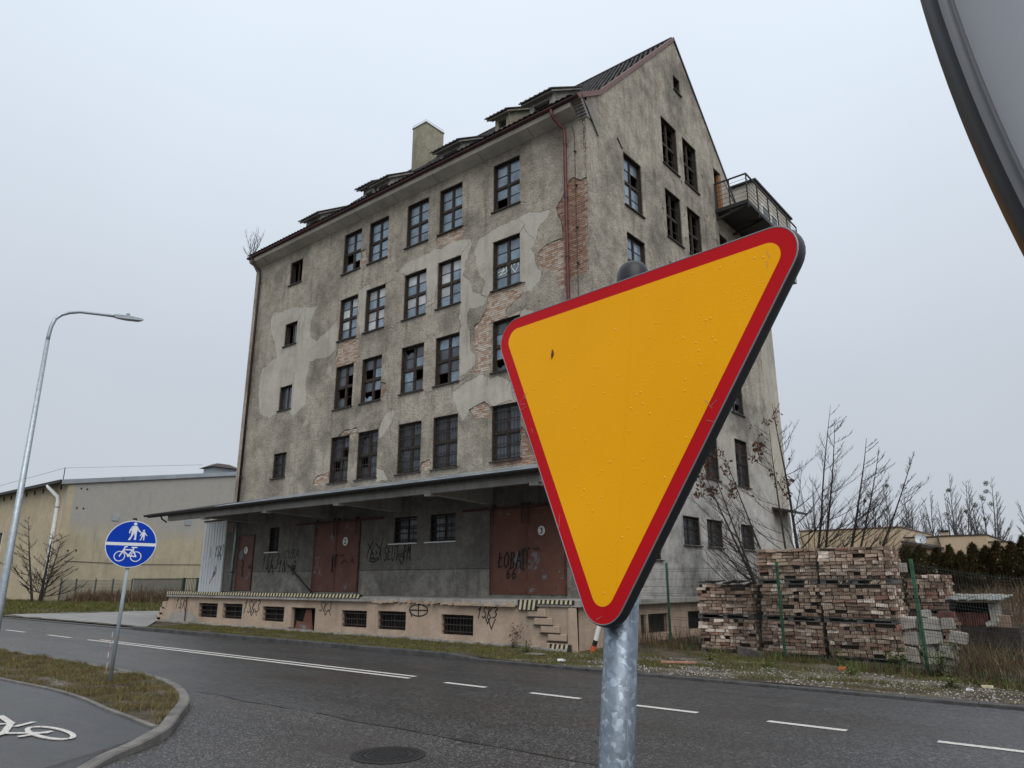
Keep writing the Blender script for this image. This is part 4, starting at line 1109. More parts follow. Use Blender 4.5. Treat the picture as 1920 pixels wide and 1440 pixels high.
# downpipes
def pipe(pts, r_, mat_, clips=()):
    mb = MB(); mb.tube(pts, r_, 10); p = mb.build('downpipe', mat_, WH, smooth=True)
    mb = MB()
    for (x_, y_, z_) in clips: mb.tube([(x_, y_, z_ - .025), (x_, y_, z_ + .025)], r_ + .014, 10); mb.box(x_ - .01, x_ + .01, y_ + r_, y_ + r_ + .12, z_ - .012, z_ + .012)
    if clips: mb.build('pipe_clip', 'iron', p)
pipe([(-12.92, 17.93, 17.9), (-12.92, 17.95, 17.70), (-12.86, 18.08, 17.52), (-12.68, 18.34, 17.22), (-12.66, 18.36, 17.05), (-12.66, 18.37, 11), (-12.66, 18.37, 5.4)], .062, 'gutter_red', [(-12.66, 18.37, z) for z in (16.6, 14.5, 12.3, 10.0, 7.7)])
pipe([(-32.05, 17.93, 17.9), (-32.0, 17.98, 17.65), (-31.85, 18.34, 17.25), (-31.82, 18.36, 17.0), (-31.82, 18.37, 5.3)], .062, 'gutter_dark', [(-31.82, 18.37, z) for z in (16.6, 14.0, 11.5, 9.0, 6.6)])
pipe([(-31.74, 18.40, 4.6), (-31.74, 18.38, 3.75), (-31.76, 18.36, 1.38)], .055, 'galv_far', [(-31.75, 18.37, 2.2)])
# thin conductor beside the right downpipe
mb = MB(); mb.tube([(-12.42, 18.44, 17.3), (-12.30, 18.44, 16.9), (-12.30, 18.44, 5.3)], .012, 5)
for z in (16.2, 14.9, 13.3, 12.0, 10.6): mb.box(-12.34, -12.26, 18.42, 18.5, z, z + .04)
mb.build('lightning_conductor', 'iron', WH)
mb = MB()
for (a, b) in (((20.5, 17.62), (20.86, 17.32)), ): mb.bar((G + .02, a[0], a[1]), (G + .02, b[0], b[1]), .03, .04)
mb.build('iron_stub', 'black_iron', WH)

# dormers
def rz(y): return 18.98 + (y - 19.44) * (25.62 - 18.98) / (25.96 - 19.44)
def dormer(x0, x1, ztop, win, wallmat='dormer_wall', yf=19.2):
    mb = MB(); zb = rz(yf) - .25
    mb.poly([(x0, yf, zb), (win[0], yf, zb), (win[0], yf, ztop), (x0, yf, ztop)]); mb.poly([(win[1], yf, zb), (x1, yf, zb), (x1, yf, ztop), (win[1], yf, ztop)])
    mb.poly([(win[0], yf, zb), (win[1], yf, zb), (win[1], yf, win[2]), (win[0], yf, win[2])]); mb.poly([(win[0], yf, win[3]), (win[1], yf, win[3]), (win[1], yf, ztop), (win[0], yf, ztop)])
    sl = .62; yb = yf + 1.9
    for x_ in (x0, x1): mb.poly([(x_, yf, zb), (x_, yb, zb + .6), (x_, yb, ztop + sl * 1.9), (x_, yf, ztop)])
    for (a, b, c, d) in (((win[0], win[2]), (win[1], win[2]), 0, 0), ((win[0], win[3]), (win[1], win[3]), 0, 0), ((win[0], win[2]), (win[0], win[3]), 0, 0), ((win[1], win[2]), (win[1], win[3]), 0, 0)):
        mb.poly([(a[0], yf, a[1]), (b[0], yf, b[1]), (b[0], yf + .18, b[1]), (a[0], yf + .18, a[1])])
    dm = mb.build('dormer', wallmat, WH)
    # boards of the cheek
    mb = MB()
    mb.poly([(win[0] - .02, yf + .16, win[2] - .02), (win[1] + .02, yf + .16, win[2] - .02), (win[1] + .02, yf + .16, win[3] + .02), (win[0] - .02, yf + .16, win[3] + .02)])
    mb.build('pane', 'pane_black', dm)
    mb = MB(); um = (win[0] + win[1]) / 2
    mb.box(um - .025, um + .025, yf + .12, yf + .155, win[2], win[3]); mb.box(win[0], win[1], yf + .12, yf + .155, win[2], win[2] + .05)
    mb.build('window_bar', 'wood_frame', dm)
    # shed roof over a light moulded soffit
    o = .24; t = .05; za = ztop + .02 - sl * o
    mb = MB()
    mb.hexa([(x0 - .28, yf - o + .03, za - .04), (x1 + .12, yf - o + .03, za - .04), (x1 + .12, yb, ztop - .01 + sl * 1.9), (x0 - .28, yb, ztop - .01 + sl * 1.9),
             (x0 - .28, yf - o + .03, za + .045), (x1 + .12, yf - o + .03, za + .045), (x1 + .12, yb, ztop + .075 + sl * 1.9), (x0 - .28, yb, ztop + .075 + sl * 1.9)])
    mb.box(x0 - .14, x1 + .06, yf - .12, yf - .002, ztop - .13, ztop - .06)
    mb.build('moulding', wallmat, dm)
    mb = MB()
    mb.hexa([(x0 - .34, yf - o - .05, za + .03), (x1 + .16, yf - o - .05, za + .03), (x1 + .16, yb, ztop + .08 + sl * 1.9), (x0 - .34, yb, ztop + .08 + sl * 1.9),
             (x0 - .34, yf - o - .05, za + .03 + t), (x1 + .16, yf - o - .05, za + .03 + t), (x1 + .16, yb, ztop + .08 + t + sl * 1.9), (x0 - .34, yb, ztop + .08 + t + sl * 1.9)])
    nt = max(3, int((x1 - x0 + .5) / .2))
    for i in range(nt):
        xa = x0 - .34 + (x1 - x0 + .5) * (i + .5) / nt
        mb.tube([(xa, yf - o - .06, za + .03 + t), (xa, yb, ztop + .08 + t + sl * 1.9)], .022, 5)
    mb.build('dormer_roof', 'dormer_roof', dm)
    return dm
dormer(-29.35, -28.15, 19.62, (-29.05, -28.35, 19.02, 19.38))
dormer(-24.85, -24.02, 19.78, (-24.68, -24.2, 19.12, 19.45))
dormer(-23.88, -22.95, 19.66, (-23.75, -23.1, 19.0, 19.42))
dormer(-19.75, -18.55, 19.66, (-19.55, -18.75, 19.0, 19.40))
d5 = dormer(-16.62, -15.92, 19.92, (-16.45, -16.05, 19.32, 19.70), 'chimney_plaster')
dormer(-14.85, -13.75, 19.80, (-14.65, -13.9, 19.12, 19.52))
# chimney
mb = MB(); mb.box(-28.05, -26.95, 25.0, 26.45, 23.6, 27.52)
ch = mb.build('chimney', 'chimney_plaster', WH)
mb = MB(); mb.box(-28.09, -26.91, 24.96, 26.49, 27.52, 27.58); mb.build('chimney_cap', 'concrete', ch)
mb = MB(); mb.tube([(-28.05, 25.0, 27.58), (-28.05, 25.0, 27.72), (-26.95, 25.0, 27.70), (-26.95, 26.4, 27.72), (-26.95, 26.4, 27.58)], .012, 4); mb.build('lightning_wire', 'iron', ch)

# rear upper room cantilevered behind the gable, with balcony in front of it
ur = MB()
X0, X1_, Y0, Y1, Z0, Z1 = -16.2, G, 34.85, 40.4, 18.40, 22.5
ur.box(X0, X1_, Y0, Y1, Z0, Z1)
uo = ur.build('upper_room', 'smooth_plaster', WH)
mb = MB(); mb.box(X0 - .1, X1_ + .12, Y0 - .12, Y1 + .12, Z1, Z1 + .10); mb.build('flat_roof', 'black_iron', uo)
for a, b in ((35.7, 36.5), (37.0, 37.9)):
    mb = MB(); mb.box(G + .002, G + .03, a - .07, a, 20.5, 21.5); mb.box(G + .002, G + .03, a, b, 21.43, 21.5); mb.box(G + .002, G + .03, b, b + .07, 20.5, 21.5); mb.box(G + .002, G + .03, a, b, 20.5, 20.57)
    fw = mb.build('window', 'white', uo); MB().box(G + .002, G + .012, a, b, 20.57, 21.43).build('pane', 'pane_black', fw)
bx = -10.26
mb = MB(); mb.box(G + .01, bx + .02, 29.20, 36.1, 18.20, 18.38)
for y_ in (29.3, 31.2, 33.2, 35.0, 35.9): mb.bar((G + .01, y_, 17.9), (bx - .1, y_, 18.18), .08, .10)
bal = mb.build('balcony', 'black_iron', WH)
mb = MB()
top = 19.68
posts = [(G + .06, 29.25), (G + .72, 29.25), (bx, 29.25), (bx, 30.55), (bx, 31.92), (bx, 33.2), (bx, 34.55), (bx, 36.0)]
for p in posts: mb.box(p[0] - .025, p[0] + .025, p[1] - .025, p[1] + .025, 18.0, top)
for z in (18.58, 18.80, 19.02, 19.24, 19.46):
    mb.tube([(G + .06, 29.25, z), (bx, 29.25, z), (bx, 36.0, z)], .011, 5)
mb.box(G + .02, bx + .03, 29.22, 29.28, top - .02, top + .04); mb.box(bx - .03, bx + .03, 29.28, 36.0, top - .02, top + .04)
mb.bar((G + .5, 29.25, 19.66), (G + .95, 29.25, 18.3), .03, .03)
mb.build('railing', 'black_iron', bal)
# rear door hood low on the gable strip
mb = MB(); mb.hexa([(G, 32.9, 4.95), (G + .9, 32.9, 4.75), (G + .9, 35.0, 4.75), (G, 35.0, 4.95), (G, 32.9, 5.05), (G + .9, 32.9, 4.85), (G + .9, 35.0, 4.85), (G, 35.0, 5.05)]); mb.build('door_hood', 'black_iron', WH)

# ------------------------------------------------------------------ canopy over the dock
mb = MB()
ca = dict(x0=-34.3, x1=-11.55, yf=15.35, zf=4.74, yb=F - .002, zb=5.42, t=.05)
def cz(y): return ca['zf'] + (ca['zb'] - ca['zf']) * (y - ca['yf']) / (ca['yb'] - ca['yf'])
n = 19; w_ = (ca['x1'] - ca['x0']) / n
canopy = MB().box(ca['x0'] + .05, ca['x1'] - .05, F - .05, F - .003, 5.36, 5.46).build('canopy', 'sheet_metal', WH)
for i in range(n):
    can = MB(); a = ca['x0'] + i * w_ + .006; b = ca['x0'] + (i + 1) * w_ - .006; j = .008 * (i % 2)
    can.hexa([(a, ca['yf'], ca['zf'] + j), (b, ca['yf'], ca['zf'] + j), (b, F - .06, ca['zb'] - .012 + j), (a, F - .06, ca['zb'] - .012 + j), (a, ca['yf'], ca['zf'] + .025 + j), (b, ca['yf'], ca['zf'] + .025 + j), (b, F - .06, ca['zb'] + .013 + j), (a, F - .06, ca['zb'] + .013 + j)])
    can.box(b - .004, b + .016, ca['yf'] + .02, ca['yf'] + .03, ca['zf'], ca['zf'] + .05)
    can.build('roof_sheet', 'dormer_roof' if i < 5 else 'canopy_top', canopy)
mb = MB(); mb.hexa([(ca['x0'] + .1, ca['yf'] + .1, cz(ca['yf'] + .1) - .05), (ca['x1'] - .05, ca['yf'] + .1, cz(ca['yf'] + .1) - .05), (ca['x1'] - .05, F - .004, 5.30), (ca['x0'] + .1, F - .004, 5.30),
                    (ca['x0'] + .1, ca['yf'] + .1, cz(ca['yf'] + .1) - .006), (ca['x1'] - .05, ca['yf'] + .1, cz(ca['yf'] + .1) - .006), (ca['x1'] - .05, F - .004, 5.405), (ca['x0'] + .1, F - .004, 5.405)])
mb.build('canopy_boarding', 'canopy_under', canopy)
mb = MB(); mb.box(-32.7, -11.75, 15.56, 15.72, 4.40, 4.72); mb.build('fascia_beam', 'concrete', canopy)
for x_ in (-29.6, -25.0, -20.6, -16.1, -12.0):
    mb = MB(); mb.prism([(15.72, 4.38), (15.72, 4.70), (F - .005, 5.29), (F - .005, 4.30), (18.1, 4.30)], lambda u, v, w, x_=x_: (x_ + w, u, v), -.11, .11)
    mb.box(x_ - .14, x_ + .14, 15.54, 15.80, 4.32, 4.50)
    mb.build('bracket', 'concrete', canopy)
mb = MB()
arc = [(15.27 + .085 * math.cos(a), 4.72 + .085 * math.sin(a)) for a in [math.pi + i * math.pi / 8 for i in range(9)]] + [(15.27 + .075 * math.cos(a), 4.72 + .075 * math.sin(a)) for a in [2 * math.pi - i * math.pi / 8 for i in range(9)]]
mb.prism(arc, lambda u, v, w: (w, u, v), ca['x0'], ca['x1'] + .05); mb.build('canopy_gutter', 'black_iron', canopy)
MB().box(ca['x0'] + .02, ca['x1'] - .02, 15.37, 15.40, 4.60, 4.735).build('drip_board', 'canopy_under', canopy)
mb = MB(); mb.tube([(-33.1, 15.4, 4.68), (-33.1, 15.5, 4.50), (-33.18, 15.7, 4.42), (-33.3, 15.8, 4.40)], .035, 8); mb.build('gutter_spout', 'gutter_dark', canopy)

# ================================================================== LOADING DOCK
DK_ = thing('loading_dock', 'long pinkish loading dock with barred cellar windows and striped edge under the canopy', 'loading dock', (-22, 16.2, .05))
PF = 16.0
fd = lambda u, v, w: (u, PF + w, v)
CW = [(-29.96, -28.46, .38, .94), (-28.08, -26.63, .38, .95), (-25.24, -23.83, .37, .90), (-23.39, -21.97, .14, .90), (-20.50, -19.21, .34, .87), (-18.68, -17.36, .33, .89), (-15.82, -14.54, .30, .86)]
front = [(-33.15, .02), (-11.1, .02), (-11.1, 1.16), (-32.55, 1.16), (-32.62, .98), (-32.80, .95), (-32.86, .72), (-32.98, .66), (-33.02, .42), (-33.16, .38)]
painted = [(roughen([(-32.5, .16), (-29.95, .16), (-30.1, .42), (-31.0, .60), (-32.3, .52)], .2, .15, 7), 1)]
sheet('dock_front', front, [roughen(rect(*c), .015, .12, 300 + i) for i, c in enumerate(CW)], painted, fd, .25, ['pink_plaster', 'concrete'], DK_)
fp = lambda u, v, w: (-11.1 - w, u, v)
PW = [(19.45, 19.75, .31, .86), (19.90, 21.15, .31, .86), (22.5, 23.9, .30, .86), (25.2, 26.6, .3, .86), (28.0, 29.4, .3, .86)]
sheet('plinth_side', [(PF + .001, .02), (33, .02), (33, 1.16), (PF + .001, 1.16)], [roughen(rect(*c), .015, .12, 330 + i) for i, c in enumerate(PW)], [], fp, .25, ['pink_plaster'], DK_)
mb = MB(); mb.box(-32.8, -32.3, PF + .26, F - .05, .02, 1.15); mb.poly([(-32.3, F - .06, .02), (-11.4, F - .06, .02), (-11.4, F - .06, 1.2), (-32.3, F - .06, 1.2)]); mb.box(-11.4, G - .0, F, 33, .02, 1.0)
mb.build('dock_core', 'interior', DK_)
# slab: intact striped nosing on the left, broken in the middle, striped again by the steps
mb = MB(); mb.box(-32.6, -19.2, PF - .12, F - .003, 1.165, 1.30); mb.box(-12.85, -10.95, PF - .06, F - .003, 1.16, 1.31)
mb.box(-11.35, -10.9, F, 33, 1.165, 1.30)
mb.build('dock_slab', 'concrete', DK_)
edge = [(-19.2, PF - .08)]; rnd = random.Random(8)
for i in range(1, 46): edge.append((-19.2 + i * (6.35 / 46), PF - .05 + .09 * noise.noise(Vector((i * .45, 2, 0))) + (.12 if 12 < i < 22 else 0) - (.08 if 30 < i < 44 else 0)))
edge.append((-12.85, PF - .06))
mb = MB(); mb.prism(edge + [(-12.85, F - .003), (-19.2, F - .003)], lambda u, v, w: (u, v, w), 1.17, 1.295); mb.build('broken_slab_edge', 'concrete', DK_)
mb = MB()
for i in range(30):
    x_ = -19.0 + i * .205 + rnd.uniform(-.05, .05); mb.obox((x_, PF - .02 + rnd.uniform(-.05, .05), 1.175 + rnd.uniform(-.02, .03)), (rnd.uniform(.05, .13), 0, .01), (0, .07, 0), (0, 0, rnd.uniform(.015, .05)))
tag(mb.build('crumbling_edge', 'pink_plaster', DK_), kind='stuff')
mb = MB(); mb.box(-15.2, -12.95, PF - .13, PF - .01, 1.13, 1.23); mb.build('edge_board', 'pink_plaster', DK_)
# hazard nosing: slanted blocks one by one
def hazard(x0, x1, y, z0, z1, step, slant, parent):
    nos = MB().box(x0, x1, y, y + .02, z0, z1).build('nosing', 'hazard_black', parent)
    mb = MB(); x_ = x0 + step * .25
    while x_ + step * .5 + slant < x1:
        mb.hexa([(x_, y - .006, z0 + .004), (x_ + step * .5, y - .006, z0 + .004), (x_ + step * .5, y - .001, z0 + .004), (x_, y - .001, z0 + .004),
                 (x_ + slant, y - .006, z1 - .002), (x_ + slant + step * .5, y - .006, z1 - .002), (x_ + slant + step * .5, y - .001, z1 - .002), (x_ + slant, y - .001, z1 - .002)])
        x_ += step
    mb.build('stripe', 'hazard_yellow', nos)
hazard(-32.6, -19.45, PF - .145, 1.265, 1.385, .185, .06, DK_)
mb = MB(); mb.box(-32.6, -19.45, PF - .12, PF - .02, 1.30, 1.38); mb.build('nosing_bed', 'hazard_black', DK_)
hazard(-12.85, -12.22, PF - .085, 1.06, 1.32, .15, .05, DK_)
hazard(-12.20, -11.0, PF - .085, 1.22, 1.33, .145, .02, DK_)
mb = MB(); mb.box(-12.85, -12.21, PF - .066, PF - .001, 1.05, 1.158); mb.build('nosing_bed', 'hazard_black', DK_)
for i, (u0, u1, v0, v1) in enumerate(CW):
    mb = MB(); B = lambda a, b, c, d, w0, w1: mb.hexa([fd(a, c, w0), fd(b, c, w0), fd(b, c, w1), fd(a, c, w1), fd(a, d, w0), fd(b, d, w0), fd(b, d, w1), fd(a, d, w1)])
    B(u0, u0 + .05, v0, v1, .14, .2); B(u1 - .05, u1, v0, v1, .14, .2); B(u0 + .05, u1 - .05, v1 - .05, v1, .14, .2); B((u0 + u1) / 2 - .02, (u0 + u1) / 2 + .02, v0, v1 - .05, .15, .19)
    w = mb.build('cellar_window', 'wood_frame', DK_)
    mb = MB(); mb.poly([fd(u0, v0, .21), fd(u1, v0, .21), fd(u1, v1, .21), fd(u0, v1, .21)]); mb.build('pane', 'void', w)
    if i == 3:   # boarded-up opening with rusty sheets
        mb = MB()
        mb.hexa([fd(u0 + .45, v0, .14), fd(u1 - .25, v0, .12), fd(u1 - .25, v0, .135), fd(u0 + .45, v0, .155), fd(u0 + .75, v1 - .08, .1), fd(u1 - .40, v1 - .05, .12), fd(u1 - .40, v1 - .05, .135), fd(u0 + .75, v1 - .08, .115)])
        mb.hexa([fd(u0 + .15, v0, .10), fd(u1 - .25, v0 - .03, .08), fd(u1 - .25, v0 - .03, .095), fd(u0 + .15, v0, .115), fd(u0 + .18, v0 + .30, .13), fd(u1 - .5, v0 + .24, .12), fd(u1 - .5, v0 + .24, .135), fd(u0 + .18, v0 + .30, .145)])
        mb.build('rusty_sheet', 'door', w)
        mb = MB(); mb.bar(fd(u0 - .0, v0 + .08, -.06), fd(u1 - .1, v0 - .05, -.1), .12, .02); mb.build('loose_board', 'pallet', w)
    else:
        mb = MB(); n = 7 if i < 3 else 10
        if i >= 4:
            for k_ in range(n): uu = u0 + .06 + (u1 - u0 - .12) * k_ / (n - 1); mb.tube([fd(uu, v0, .07), fd(uu, v1, .07)], .008, 4)
        for k_ in range(3): vv = v0 + (v1 - v0) * (k_ + .5) / 3; mb.bar(fd(u0 - .03, vv, .06), fd(u1 + .03, vv, .06), .008, .03)
        mb.build('grille', 'iron', w)
for i, (u0, u1, v0, v1) in enumerate(PW):
    mb = MB(); mb.box(-11.3, -11.25, u0, u0 + .05, v0, v1); mb.box(-11.3, -11.25, u1 - .05, u1, v0, v1); mb.box(-11.3, -11.25, u0, u1, v1 - .05, v1)
    w = mb.build('cellar_window', 'wood_frame', DK_)
    MB().poly([(-11.31, u0, v0), (-11.31, u1, v0), (-11.31, u1, v1), (-11.31, u0, v1)]).build('pane', 'void', w)
    mb = MB()
    for k_ in range(10): y_ = u0 + .05 + (u1 - u0 - .1) * k_ / 9; mb.tube([(-11.16, y_, v0), (-11.16, y_, v1)], .008, 4)
    mb.build('grille', 'iron', w)
# steps down to the right: pink blocks with dark worn treads
steps = [(-12.56, -11.95, .89, 1.10), (-12.32, -11.74, .69, .87), (-12.10, -11.50, .50, .68), (-11.86, -11.27, .31, .49), (-11.92, -11.10, .03, .26)]
st = MB().box(-12.5, -11.12, PF - .05, PF - .002, .02, .28).build('stairs', 'pink_plaster', DK_)
for i, (a, b, z0, z1) in enumerate(steps):
    yq = PF - .045 - .012 * i
    stp = MB().box(a, b, yq, PF - .004, z0, z1).build('step', 'pink_plaster', st)
    bv = stp.modifiers.new('worn_edges', 'BEVEL'); bv.width = .025; bv.segments = 3
    MB().box(a - .03, b + .05, yq - .012, PF - .006, z0 - .022, z0 - .002).build('tread', 'iron', st)
    if i < 4: MB().box(b, b + .22, yq + .012, PF - .005, z0 - .19 if i < 3 else .03, z0 - .026).build('step_side', 'pink_plaster', st)
hazard(-11.75, -11.08, PF - .135, .06, .25, .14, .05, st)
MB().prism([(-11.22, .02), (-10.95, .02), (-10.98, 1.14), (-11.18, 1.14)], lambda u, v, w: (u, PF + w, v), -.09, -.002).build('corner_pilaster', 'pink_plaster', DK_)
# graffiti and rusty pipe on the dock front
graffiti(write('1SK3', -26.54, -25.38, .66, 1.12, .5, .06, 31) + [[(-26.1, .8), (-25.95, .54), (-25.8, .75)], [(-25.75, .78), (-25.6, .56)]], .028, DK_, fd, -.006, -.001)
graffiti(write('1SK', -31.94, -31.0, .70, 1.14, .5, .06, 32) + [[(-31.5, .9), (-31.4, .55)], [(-31.2, .85), (-31.1, .6)]], .028, DK_, fd, -.006, -.001)
graffiti(write('SK3', -21.74, -21.03, .80, 1.12, .5, .06, 33) + [[(-21.5, .9), (-21.4, .68), (-21.25, .86)], [(-21.2, .86), (-21.12, .7)]], .022, DK_, fd, -.006, -.001)
graffiti([ell(-16.8, .95, .40, .17, 10, 365, 22), [(-17.2, .95), (-16.4, .95)], [(-16.8, 1.12), (-16.8, .78)], [(-17.15, .9), (-17.1, .76)]], .034, DK_, fd, -.006, -.001)
graffiti(write('1SK3', -14.40, -13.62, .80, 1.10, .4, .05, 34) + [[(-14.1, .86), (-14.0, .65), (-13.9, .84)], [(-13.98, .8), (-13.86, .52), (-13.72, .78)]], .028, DK_, fd, -.006, -.001)
mb = MB(); mb.tube([(-30.92, PF - .06, 1.2), (-30.88, PF - .06, .05)], .025, 6); mb.build('rusty_pipe', 'door_edge', DK_)
# rubble footing at the base of the dock
mb = MB(); rnd = random.Random(5)
for i in range(150):
    x_ = -33.5 + i * .15 + rnd.uniform(-.05, .05)
    if x_ > -11.2: break
    mb.obox((x_, PF - .10 + rnd.uniform(-.09, .05), gh(x_, PF) + rnd.uniform(0, .03)), (rnd.uniform(.05, .14), rnd.uniform(-.02, .02), rnd.uniform(-.01, .01)), (0, rnd.uniform(.04, .10), 0), (0, 0, rnd.uniform(.02, .055)))
tag(mb.build('crumbled_footing', 'concrete', DK_), kind='stuff')
mb = MB(); rnd = random.Random(6)
for (x_, z0, z1, w) in ((-33.35, 0, .42, .22), (-33.45, 0, .22, .2), (-33.2, .35, .66, .18), (-33.05, .6, .9, .16)):
    mb.obox((x_ + .12, PF + .12, (z0 + z1) / 2 + .05), (w, 0, .01), (0, .14, 0), (0, 0, (z1 - z0) / 2))
mb.build('broken_buttress', 'pink_plaster', DK_)

# leaning iron bar, white sheet-metal box
o = MB().bar((-25.0, 18.0, 1.34), (-27.35, 18.36, 2.46), .05, .06).build('iron_bar', 'black_iron')
rebase(tag(o, 'black iron bar leaning on the wall beside the left leaf of door 2', 'iron bar'), (-25.0, 18.0, 1.34))
t = thing('sheet_metal_shed', 'white profiled sheet metal shelter at the left end of the warehouse', 'shed', (-33.7, 19.5, .1))
for i in range(8):
    x0 = -34.70 + i * .255
    mb = MB(); mb.prism([(x0, 18.40), (x0 + .20, 18.40), (x0 + .215, 18.44), (x0 + .24, 18.44), (x0 + .255, 18.40), (x0 + .255, 18.46), (x0, 18.46)], lambda u, v, w: (u, v, w), .1, 4.6); mb.build('panel', 'white_sheet', t)
MB().box(-34.68, -34.62, 18.47, 21.5, .1, 4.58).build('side_wall', 'white_sheet', t)
MB().box(-34.75, -32.66, 18.36, 21.6, 4.602, 4.68).build('roof', 'dormer_roof', t)
graffiti(write('1SK3', -33.45, -32.7, 2.95, 3.45, .4, .06, 41) + [[(-33.1, 3.0), (-33.05, 2.76)], [(-32.9, 3.0), (-32.85, 2.8)]], .03, t, lambda u, v, w: (u, 18.40 + w, v), -.005, -.001)
graffiti([[(-33.7, 1.7), (-33.5, 1.95), (-33.35, 2.2), (-33.25, 2.5), (-33.2, 2.2), (-33.4, 2.0), (-33.45, 2.2), (-33.3, 2.25), (-33.35, 2.05)], [(-33.9, 3.4), (-33.85, 3.1), (-33.9, 2.9)]], .03, t, lambda u, v, w: (u, 18.40 + w, v), -.005, -.001)
# sapling on the eaves
def twig(mb, p, d, L, r, rnd, seg=4, up=.15, jit=.25, sides=4, taper=.35):
    pts = [Vector(p)]; d = Vector(d).normalized(); rad = [r]
    for i in range(seg):
        d = (d + Vector((rnd.uniform(-jit, jit), rnd.uniform(-jit, jit), rnd.uniform(-jit, jit) + up)) * .5).normalized()
        pts.append(pts[-1] + d * L / seg); rad.append(r * (1 - (1 - taper) * (i + 1) / seg))
    mb.tube(pts, rad, sides, cap=False)
    return pts, rad, d
t = thing('eaves_sapling', 'leafless sapling sprouting from the left end of the roof gutter', 'sapling', (-32.3, 17.95, 18.0))
mb = MB(); rnd = random.Random(2)
for i in range(9):
    pts, rad, d = twig(mb, (-32.2 + rnd.uniform(-.25, .25), 17.95, 18.0), (rnd.uniform(-1.3, 1.1), rnd.uniform(-.3, .3), 1), rnd.uniform(.8, 1.5), .014, rnd, 5)
    for q in range(1, len(pts)):
        for _ in range(2): twig(mb, pts[q], (rnd.uniform(-1, 1), rnd.uniform(-.5, .5), .9), rnd.uniform(.25, .5), .007, rnd, 3)
mb.build('stems', 'bark', t)

# ================================================================== SIGNS AND LAMP (near side)
# give-way sign, leaning slightly back
c0 = Vector((-.765, 1.276, 2.183)); ex = Vector((.984, -.175, -.035)).normalized(); nb = Vector((.170, .980, -.104)); nb = (nb - ex * nb.dot(ex)).normalized(); ey = ex.cross(nb) * -1
if ey.z < 0: ey = -ey
fs = lambda u, v, w: c0 + ex * u + ey * v + nb * w
def rtri(inr, r_, n=10):
    """rounded inverted triangle with inradius inr"""
    k_ = inr - r_; cs = [Vector((k_ * 2 * math.cos(a), k_ * 2 * math.sin(a))) for a in (R(150), R(30), R(270))]
    out = []
    for c, a0 in zip(cs, (R(90 + 120), R(90), R(-30))):
        for i in range(n + 1):
            a = a0 - R(120) * i / n
            out.append((c.x + r_ * math.cos(a), c.y + r_ * math.sin(a)))
    return out
base = fs(0, 0, .055) + Vector((-.065, -.14, 0)) * 1; base.z = .0
pole_dir = (Vector((-.76, 1.37, 2.49)) - Vector((-.79, 1.27, 1.47)))
pb = Vector((-.79, 1.27, 1.47)) - pole_dir * (1.47 / pole_dir.z); pt = Vector((-.79, 1.27, 1.47)) + pole_dir * ((2.49 - 1.47) / pole_dir.z)
YS = thing('give_way_sign', 'amber triangular give way sign with red border on a galvanised pole, right in front', 'traffic sign', tuple(pb))
mb = MB(); mb.tube([pb, pt], .0335, 40); mb.build('pole', 'galv', YS, smooth=True)
mb = MB(); pd = pole_dir.normalized()
mb.tube([pt - pd * .12, pt - pd * .022, pt - pd * .006, pt + pd * .008, pt + pd * .017, pt + pd * .020], [.038, .038, .0365, .032, .024, .010], 36); mb.build('pole_cap', 'cap', YS, smooth=True)
# weld seam of the tube
sx = (Vector((0, 0, 1.8)) - (pb + pt) / 2).normalized(); sx = (sx + Vector((.45, .35, 0))).normalized(); sx = (sx - pd * sx.dot(pd)).normalized()
mb = MB(); mb.bar(pb + sx * .0335, pt - pd * .12 + sx * .0335, .0011, .0008, up=sx); mb.build('weld_seam', 'galv_far', YS)
pl_ = MB()
oo = rtri(.2600, .055); n = len(oo)
pl_.prism(oo, fs, .0, .0015); plate = pl_.build('sign_plate', 'retro_red', YS)
yy = rtri(.2315, .030); mb = MB(); mb.prism(yy, fs, -.0006, -.0001); mb.build('yellow_field', 'retro_yellow', plate)
# folded rim: pale front edge, dark flange going back
mb = MB()
def loft(rings, mis):
    b = len(mb.v)
    for inr, w in rings: mb.v += [tuple(fs(u, v, w)) for u, v in rtri(inr, .055 + inr - .26)]
    for i in range(len(rings) - 1):
        for k_ in range(n):
            k2 = (k_ + 1) % n; mb.f.append((b + i * n + k_, b + i * n + k2, b + (i + 1) * n + k2, b + (i + 1) * n + k_)); mb.mi.append(mis[i])
loft([(.2600, .0002), (.2612, -.0010), (.2630, .0005), (.2645, .004), (.2655, .010), (.2655, .021), (.2625, .0245), (.253, .025)], [1, 1, 0, 0, 0, 0, 0])
mb.build('rim', ['rim', 'rim_light'], plate, smooth=True)
mb = MB(); mb.prism(rtri(.2585, .053), fs, .0030, .0040); mb.build('plate_back', 'back_grey', YS)
mb = MB()
for v in (.13, -.12):
    mb.bar(fs(-.22 if v > 0 else -.1, v, .026), fs(.22 if v > 0 else .1, v, .026), .04, .02)
    q = pb + pole_dir * ((fs(0, v, 0).z - pb.z) / pole_dir.z); mb.tube([q - pd * .02, q + pd * .02], .038, 20)
mb.build('clamp', 'galv', YS)
